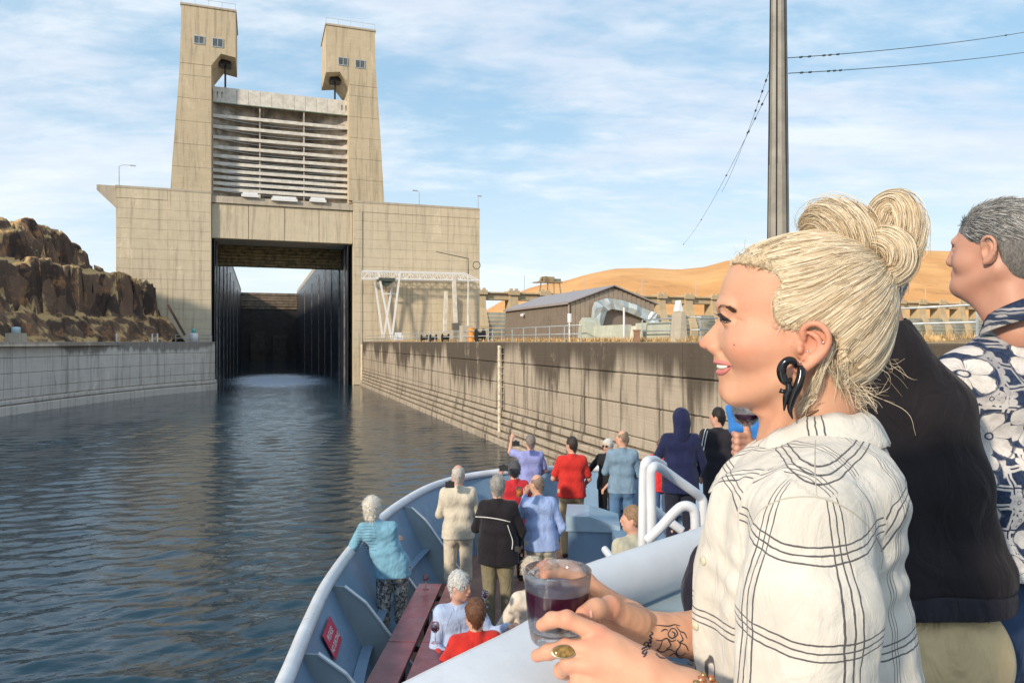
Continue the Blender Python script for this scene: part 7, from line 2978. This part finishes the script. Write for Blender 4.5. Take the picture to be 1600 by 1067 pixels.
def short_hair(name, centre, rad, mask, n, length, flow, mat, parent, r_=.00045, seed=3):
    rg_ = random.Random(seed)
    st = []
    while len(st) < n:
        v = Vector((rg_.gauss(0, 1), rg_.gauss(0, 1), rg_.gauss(0, 1))).normalized()
        p = Vector((centre[0] + v.x * rad[0], centre[1] + v.y * rad[1], centre[2] + v.z * rad[2]))
        if not mask(v, p):
            continue
        nrm_ = Vector((v.x / rad[0], v.y / rad[1], v.z / rad[2])).normalized()
        fl = flow(v)
        fl = (fl - nrm_ * fl.dot(nrm_)).normalized()
        L = length * rg_.uniform(.6, 1.2)
        j = Vector((rg_.gauss(0, .25), rg_.gauss(0, .25), rg_.gauss(0, .25)))
        s_ = []
        for i in range(6):
            q_ = i / 5
            s_.append(p - nrm_ * .002 + (fl + j * .5) * L * q_ + nrm_ * (L * (.42 * q_ - .30 * q_ * q_)))
        st.append(s_)
    return hair_curves(name, st, r_, mat, parent)


m, t = newmat('grey_strands')
rnd_ = t.n('ShaderNodeHairInfo').outputs['Random']
c = t.mix(t.ramp(rnd_, .05, .95), (.10, .10, .10), (.56, .56, .55))
finish(t, m, c, .42, None, Specular_IOR_Level=.5)
GST = m
hb_c = mb_(1350, 425, Yb)
f = Field(np.array(hb_c) - .16, np.array(hb_c) + .16, .006)
f.ell((hb_c[0], hb_c[1] - .008, hb_c[2] + .012), (.086, .106, .120)).ell((hb_c[0], hb_c[1] + .12, hb_c[2] - .03), (.09, .08, .12), .01, 'sub')
f.cut((0, 0, -1), -(hb_c[2] - .075))
solid(f, 'hair', hairmat('grey_hair_base', (.20, .19, .18)), manb, 1)
short_hair('hair_strands', (hb_c[0], hb_c[1] - .008, hb_c[2] + .012), (.087, .107, .121), lambda v, p: p.y < hb_c[1] + .05 and p.z > hb_c[2] - .085, 2600, .028, lambda v: Vector((0, -.3, -1)), GST, manb)
# his glass, held up behind her chin
gp_ = PX(1167, 655, 1.925)
w2 = thing('wine_glass', 'clear wine glass held up behind the blonde woman\'s chin', 'glass', (gp_.x, gp_.y, gp_.z))
gb = [(.026, -.070), (.026, -.067), (.005, -.064), (.004, -.030), (.010, -.022), (.030, -.004), (.038, .020), (.037, .040), (.031, .066), (.0298, .066), (.0355, .040), (.0362, .020), (.029, -.001), (.004, -.016)]
MB().lathe(gb, 32).build('goblet', GLASS, w2, True)
MB().lathe([(.002, -.0155), (.027, -.001), (.0345, .014), (.033, .015), (.0, .015)], 24).build('wine', WINE, w2, True)

# man in the floral shirt
manf = thing('person', 'grey haired man in navy and white floral shirt at the right edge', 'person', (1.18, 1.93, EYE))
FO = np.array([1.18, 1.93, 0])
Yf = 1.93


def mf(px, py, Y=Yf):
    return tuple(np.array(mw(px, py, Y)) - FO)


# head frame: looks left and away from us
hfw = Vector((-.62, .78, 0)).normalized()
hsd = Vector((-hfw.y, hfw.x, 0))          # towards us
HCm = Vector(mf(1556, 392))


def hh_(a, s, z):
    p = HCm + hfw * a + hsd * s + Vector((0, 0, z))
    return tuple(p)


f = Field(np.array(HCm) - (.19, .19, .26), np.array(HCm) + (.19, .19, .17), .0032)
Rm = [tuple(hfw), tuple(hsd), (0, 0, 1)]
f.ell(hh_(-.012, 0, .030), (.100, .078, .098), 0, rot=Rm)
f.ell(hh_(.045, 0, -.02), (.058, .062, .085), .03, rot=Rm)
f.cone(hh_(.030, 0, -.085), hh_(.088, 0, -.092), .044, .024, .03)
f.cone(hh_(-.02, .052, -.055), hh_(.07, .024, -.090), .020, .018, .03)
f.cone(hh_(-.02, -.052, -.055), hh_(.07, -.024, -.090), .020, .018, .03)
f.cone(hh_(.094, 0, .020), hh_(.108, 0, -.020), .010, .0145, .012)
f.cone(hh_(.088, -.028, .030), hh_(.088, .028, .030), .011, .011, .015)
f.cone(hh_(.094, -.016, -.055), hh_(.094, .016, -.055), .009, .009, .012)
f.ell(hh_(.055, .044, -.030), (.030, .022, .026), .02, rot=Rm)
for s in (-1, 1):
    f.ell(hh_(.096, s * .030, .010), (.012, .015, .010), .012, 'sub')
    f.ell(hh_(.082, s * .029, .008), (.013, .013, .012), .004)
    f.ell(hh_(-.010, s * .080, -.010), (.019, .010, .034), .004, rot=Rm)
    f.ell(hh_(-.004, s * .090, -.004), (.010, .010, .018), .003, 'sub', rot=Rm)
    ear_ = smooth_path([hh_(.006, s * .083, .004), hh_(.002, s * .088, .022), hh_(-.012, s * .092, .029), hh_(-.026, s * .093, .016), hh_(-.027, s * .091, -.008), hh_(-.014, s * .087, -.030), hh_(-.002, s * .083, -.038)], 16)
    f.chain(ear_, [.0042] * 10 + list(np.linspace(.0045, .0075, 6)), .003)
f.cone(hh_(-.025, 0, -.04), hh_(-.055, 0, -.22), .054, .060, .03)
f.cone(hh_(.055, 0, -.10), hh_(.0, 0, -.17), .026, .032, .04)
hv_, hq_ = f.mesh()
hv_ = relax(hv_, hq_, 2)
f = Field((-.34, -.30, -1.66), (.48, .34, .08), .011)
f.cone(mf(1590, 520), mf(1590, 560), .07, .08, .03)
f.cone(mf(1590, 640), mf(1600, 900), .08, .09, .03)
f.cone(mf(1520, 605), mf(1680, 605), .045, .045, .03)
f.cone(mf(1502, 600), mf(1480, 780), .05, .04, .02).cone(mf(1480, 780), mf(1470, 800, Yf + .24), .04, .03, .02)
f.cone(mf(1700, 600), mf(1725, 800), .05, .04, .02).cone(mf(1725, 800), mf(1700, 880, Yf + .2), .04, .03, .02)
for s in (-1, 1):
    f.cone((.06 + s * .10, 0, -.72), (.06 + s * .11, .02, -1.14), .095, .06, .04).cone((.06 + s * .11, .02, -1.14), (.06 + s * .11, -.02, -1.56), .058, .04, .02)
    f.cone((.06 + s * .11, -.02, -1.57), (.06 + s * .12, .14, -1.58), .042, .038, .01)
bv_, bq_ = f.mesh()
link('body', make_mesh('man_body', np.concatenate([hv_, bv_]), np.concatenate([hq_, bq_ + len(hv_)]), SKM, True), manf)
f = Field(np.array(HCm) - .17, np.array(HCm) + .17, .005)
f.ell(hh_(-.014, 0, .034), (.104, .082, .102), 0, rot=Rm)
f.ell(hh_(-.05, 0, -.02), (.070, .066, .085), .03, rot=Rm)
f.ell(hh_(.125, 0, -.035), (.10, .12, .085), .01, 'sub', rot=Rm)
for s in (-1, 1):
    f.ell(hh_(.012, s * .085, -.03), (.046, .045, .052), .008, 'sub', rot=Rm)
solid(f, 'hair', hairmat('grey_hair_base', (.20, .19, .18)), manf, 2)


def maskf(v, p):
    q_ = p - HCm
    a_, s_, z_ = q_.dot(hfw), abs(q_.dot(hsd)), q_.z
    if z_ < -.085:
        return False
    if a_ > .055 - max(0, -(z_ - .05)) * .9 and z_ < .075:
        return False
    if a_ > -.030 and z_ < .020:
        return False
    return True


cc = Vector(hh_(-.014, 0, .030))
rgm = random.Random(5)
stm = []
while len(stm) < 6500:
    v = Vector((rgm.gauss(0, 1), rgm.gauss(0, 1), rgm.gauss(0, 1))).normalized()
    low = v.z < -.1
    p = cc + hfw * (v.x * .105 - (.012 if low else 0)) + hsd * (v.y * (.084 if not low else .076)) + Vector((0, 0, v.z * .104 * (1 if not low else 1.12)))
    if not maskf(v, p):
        continue
    nrm_ = (hfw * v.x + hsd * v.y + Vector((0, 0, v.z))).normalized()
    fl = hfw * (-1.0) + Vector((0, 0, -.55 if v.z < .6 else .0)) + hsd * (.2 * v.y)
    fl = (fl - nrm_ * fl.dot(nrm_)).normalized()
    L = .030 * rgm.uniform(.6, 1.25) * (1 if v.z > 0 else .6)
    j = Vector((rgm.gauss(0, .25), rgm.gauss(0, .25), rgm.gauss(0, .2)))
    stm.append([p - nrm_ * .003 + (fl + j * .45) * L * q_ + nrm_ * (L * (.45 * q_ - .33 * q_ * q_)) for q_ in (0, .2, .4, .6, .8, 1.0)])
hair_curves('hair_strands', stm, .00055, GST, manf)

# floral cloth: large hibiscus-like flowers, leaves and scrollwork on navy
m, t = newmat('floral_cotton')
tc_ = t.n('ShaderNodeTexCoord').outputs['Object']
spx = t.n('ShaderNodeSeparateXYZ', i0=tc_)
# lay the print on the cloth: sideways and up
wob_ = t.math('MULTIPLY', t.math('SUBTRACT', t.noise(tc_, 9, 3, .6), .5), .03)
uvc = t.n('ShaderNodeCombineXYZ', i0=t.math('ADD', t.math('ADD', spx.outputs[0], t.math('MULTIPLY', spx.outputs[1], .35)), wob_), i1=t.math('ADD', spx.outputs[2], wob_)).outputs[0]


def flowers(scale, petals, r0, depth, seedloc, jitter=.75):
    v = t.n('ShaderNodeTexVoronoi', {'voronoi_dimensions': '2D'}, Scale=scale, Randomness=jitter)
    mp = t.scaled(uvc, (1, 1, 1), seedloc)
    t.put(v.inputs['Vector'], mp)
    dv_ = t.vmath('SUBTRACT', mp, v.outputs['Position'])
    s_ = t.n('ShaderNodeSeparateXYZ', i0=dv_)
    rr_ = t.math('MULTIPLY', t.vmath('LENGTH', dv_), scale)
    rc_ = t.n('ShaderNodeSeparateColor', i0=v.outputs['Color'])
    ang_ = t.math('ADD', t.math('ARCTAN2', s_.outputs[1], s_.outputs[0]), t.math('MULTIPLY', rc_.outputs[0], 6.28))
    lobe = t.math('ABSOLUTE', t.math('COSINE', t.math('MULTIPLY', ang_, petals / 2)))
    lobe = t.math('POWER', lobe, .55)
    ruff = t.math('MULTIPLY', t.math('SUBTRACT', t.noise(uvc, 60, 2), .5), .10)
    edge_ = t.math('ADD', t.math('MULTIPLY', t.math('ADD', t.math('MULTIPLY', lobe, depth), 1 - depth), r0), ruff)
    sd = t.math('SUBTRACT', edge_, rr_)
    fill = t.ramp(sd, 0.0, .02)
    line = t.math('MULTIPLY', t.ramp(sd, .025, .05, 1, 0), fill)
    vein = t.math('MULTIPLY', t.ramp(t.math('ABSOLUTE', t.math('SINE', t.math('MULTIPLY', ang_, petals * 2.5))), .0, .30, 1, 0), t.ramp(rr_, .10, .30, 1, 0))
    gap = t.ramp(lobe, .10, .30, 1, 0)
    core = t.math('MULTIPLY', t.ramp(rr_, .045, .065), t.ramp(rr_, .075, .095, 1, 0))
    ink = t.math('MAXIMUM', t.math('MAXIMUM', line, vein), t.math('MAXIMUM', gap, core))
    return fill, t.math('MULTIPLY', ink, fill), rr_


f1, i1, r1_ = flowers(7.6, 5, .50, .45, (.31, .12, 0), .55)
f2, i2, r2_ = flowers(17, 6, .50, .62, (1.1, .7, 0), .8)
# scrollwork and dotted lattice on the lower half
wv_ = t.n('ShaderNodeTexVoronoi', {'voronoi_dimensions': '2D', 'feature': 'DISTANCE_TO_EDGE'}, Scale=20, Randomness=.35)
t.put(wv_.inputs['Vector'], uvc)
lat = t.math('MULTIPLY', t.ramp(wv_.outputs['Distance'], .14, .17, 1, 0), t.ramp(wv_.outputs['Distance'], .03, .05))
gate = t.ramp(t.noise(uvc, 4.5, 2, .5), .40, .43)
low = t.ramp(spx.outputs[2], -.20, -.10, 1, .55)
pat = t.math('MAXIMUM', t.math('MULTIPLY', lat, t.math('MULTIPLY', gate, low)), t.math('SUBTRACT', t.math('MULTIPLY', f2, low), i2, clamp=True))
keep = t.math('SUBTRACT', 1.0, t.ramp(r1_, .46, .50, 1, 0))
pat = t.math('MULTIPLY', pat, keep)
pat = t.math('MAXIMUM', pat, t.math('SUBTRACT', f1, i1, clamp=True))
navy = t.mix(t.ramp(t.noise(tc_, 120, 3, .6), .3, .7), (.018, .028, .062), (.035, .055, .105))
wht = t.mix(t.ramp(t.noise(uvc, 40, 3, .6), .4, .7), (.62, .60, .58), (.46, .44, .43))
c = t.mix(pat, navy, wht)
nb = t.bump(t.noise(t.scaled(tc_, (1, 1, .5)), 12, 3, .5, 1.0), .5, .02)
finish(t, m, c, .9, nb, Specular_IOR_Level=.2)
FLOR = m
f = Field((-.36, -.32, -.74), (.50, .36, .16), .008)
f.cone(mf(1592, 500), mf(1592, 540), .072, .085, .03)
f.cone(mf(1545, 620), mf(1650, 620), .118, .118, .05)
f.cone(mf(1540, 760), mf(1660, 760), .135, .135, .09)
f.cone(mf(1535, 890), mf(1665, 890), .142, .142, .09)
f.cone(mf(1535, 960), mf(1665, 960), .140, .140, .05)
f.cone(mf(1585, 528), mf(1505, 592), .058, .066, .05)
f.cone(mf(1600, 528), mf(1690, 592), .058, .066, .05)
f.cone(mf(1502, 596), mf(1480, 760), .078, .080, .04)
f.cone(mf(1695, 596), mf(1722, 760), .078, .080, .03)
f.cone(hh_(-.02, 0, -.02), hh_(-.058, 0, -.185), .058, .066, .01, 'sub')
zh2 = mf(1550, 912, Yf - .14)[2]
f.cut((0, 0, -1), -zh2, .006)
solid(f, 'shirt', FLOR, manf, 3, fold=(.007, 13, 8))
# shirt collar
b = MB()
n_ = 40
cb = Vector(hh_(-.055, 0, -.175))
for i in range(n_ + 1):
    a = -2.5 + 5.0 * i / n_
    dir_ = (-hfw) * math.cos(a) + hsd * math.sin(a)
    fw_ = (1 - math.cos(a)) / 2
    drop = .065 * fw_
    for k, (r_, z_) in enumerate(((.070, .050), (.074, .058), (.082, .040), (.094, .006))):
        b.v.append(tuple(cb + dir_ * r_ + Vector((0, 0, z_ - drop))))
for i in range(n_):
    for k in range(3):
        b.f.append((i * 4 + k, i * 4 + k + 1, (i + 1) * 4 + k + 1, (i + 1) * 4 + k))
co = b.build('collar', FLOR, manf, True)
md = co.modifiers.new('cloth', 'SOLIDIFY')
md.thickness = .003
f = Field((-.30, -.32, -1.62), (.48, .32, -.5), .012)
f.cone(mf(1535, 945), mf(1655, 945), .128, .128, .05)
f.ell(mf(1530, 985, Yf - .03), (.12, .13, .14), .05).ell(mf(1640, 985, Yf - .03), (.12, .13, .14), .05)
for s in (-1, 1):
    f.cone((.06 + s * .10, 0, -.76), (.06 + s * .11, .02, -1.14), .115, .082, .04).cone((.06 + s * .11, .02, -1.14), (.06 + s * .11, -.02, -1.54), .08, .07, .02)
f.cut((0, 0, 1), zh2 + .05)
solid(f, 'jeans', cloth('dark_blue_denim', (.022, .045, .105)), manf, 3, fold=(.006, 14, 2))
# ------------------------------------------------------------------ piping, stripes and print on the passengers' clothes
bpy.context.view_layer.update()
PEOPLE = {o['label']: o for o in scene.objects if o.name.startswith('person') and o.parent is None}


def garment(key, kind):
    p = next(o for l_, o in PEOPLE.items() if key in l_)
    return p, next(c_ for c_ in p.children if c_.name.startswith(kind))


def sewn(key, kind, name, mat, lines, r=.006):
    """tape or print following the cloth, laid where the photograph shows it"""
    p, g = garment(key, kind)
    me = g.data
    bv = BVHTree.FromPolygons([v.co[:] for v in me.vertices], [tuple(q_.vertices) for q_ in me.polygons])
    inv = g.matrix_world.inverted()
    c0 = inv @ Vector((0, 0, EYE))
    b = MB()
    for ln in lines:
        out = []
        for q_ in smooth_path([(a, c_, 0) for a, c_ in ln], 14):
            t1 = inv @ PX(q_[0], q_[1], 30)
            d_ = (t1 - c0).normalized()
            h_ = bv.ray_cast(c0, d_)
            if h_[0] is not None:
                out.append(h_[0] - d_ * .003)
        if len(out) > 2:
            b.tube(out, r, 5)
    if b.v:
        b.build(name, mat, g)


sewn('white back piping', 'jacket', 'piping', TAPE, [[(743, 807), (760, 808), (780, 811), (797, 815)], [(737, 828), (735, 836), (737, 843)], [(793, 820), (797, 832), (801, 845), (800, 858)]], .006)
sewn('tracksuit jacket', 'jacket', 'stripe', TAPE, [[(1112, 658), (1105, 675), (1100, 700), (1097, 712)], [(1108, 658), (1101, 675), (1096, 700), (1094, 712)], [(1128, 668), (1140, 670)]], .008)
INKT = plain('faded_print', (.06, .10, .16), .9)
pr_l = []
for k in range(9):
    y_ = 822 + k * 4.6
    pr_l.append([(558, y_), (566 + (k % 3), y_ + .6), (576, y_ - .2), (588 - (k % 2) * 5, y_ + .5)])
sewn('camouflage shorts', 'shirt', 'print', INKT, pr_l, .0022)

# wine glasses on the table and in hands on the bow
def stem_glass(label, p, wine=True, s=1.0):
    o = thing('wine_glass', label, 'glass', p, group='stemmed glasses on the bow')
    MB().lathe([(.032 * s, 0), (.032 * s, .002), (.004 * s, .006), (.0035 * s, .07 * s), (.012 * s, .078 * s), (.033 * s, .105 * s), (.034 * s, .13 * s), (.029 * s, .155 * s),
                (.028 * s, .155 * s), (.0325 * s, .13 * s), (.0315 * s, .106 * s), (.004 * s, .082 * s)], 16).build('goblet', GLASS, o, True)
    if wine:
        MB().lathe([(.004 * s, .083 * s), (.030 * s, .106 * s), (.031 * s, .118 * s), (0, .118 * s)], 14).build('wine', WINE, o, True)
    return o


gA = A0.lerp(A1, .93)
stem_glass('stemmed glass of red wine at the far end of the plank table', (gA.x - .02, gA.y, TZ + .001))
gB = A0.lerp(A1, .80) + sid * .30
stem_glass('nearly empty stemmed glass beside the white haired woman', (gB.x + .02, gB.y, TZ + .001), False)
gC = PX(680, 1004, 5.75)
stem_glass('stemmed glass of red wine held by the woman in the red top', gC, True, 1.05)
gD = PX(758, 948, 6.2)
stem_glass('stemmed glass held between the two seated women', gD, True, .9)
gE = PX(811, 776, 8.25)
o = thing('beer_glass', 'small glass of amber beer held by the balding man in light blue', 'glass', gE)
MB().lathe([(.028, 0), (.034, .11), (.032, .11), (.026, .004), (0, .004)], 14).build('tumbler', GLASS, o, True)
MB().lathe([(0, .005), (.0262, .005), (.031, .075), (0, .075)], 14).build('beer', plain('amber_beer', (.55, .18, .02), .1), o, True)
# sunglasses
p, g = garment('sunglasses', 'body')
b = MB()
for s in (-1, 1):
    b.box(s * .033 - .022, s * .033 + .022, .108, .114, 1.628, 1.658)
b.box(-.012, .012, .109, .112, 1.648, 1.656)
for s in (-1, 1):
    b.bar((s * .056, .110, 1.652), (s * .084, .0, 1.650), .006)
sgl = b.build('sunglasses', plain('dark_lens', (.01, .01, .012), .1))
# the frame follows the turned head
sgl.parent = p
th = R(-10)
sgl.rotation_euler = (0, 0, th)
tag(sgl, None)
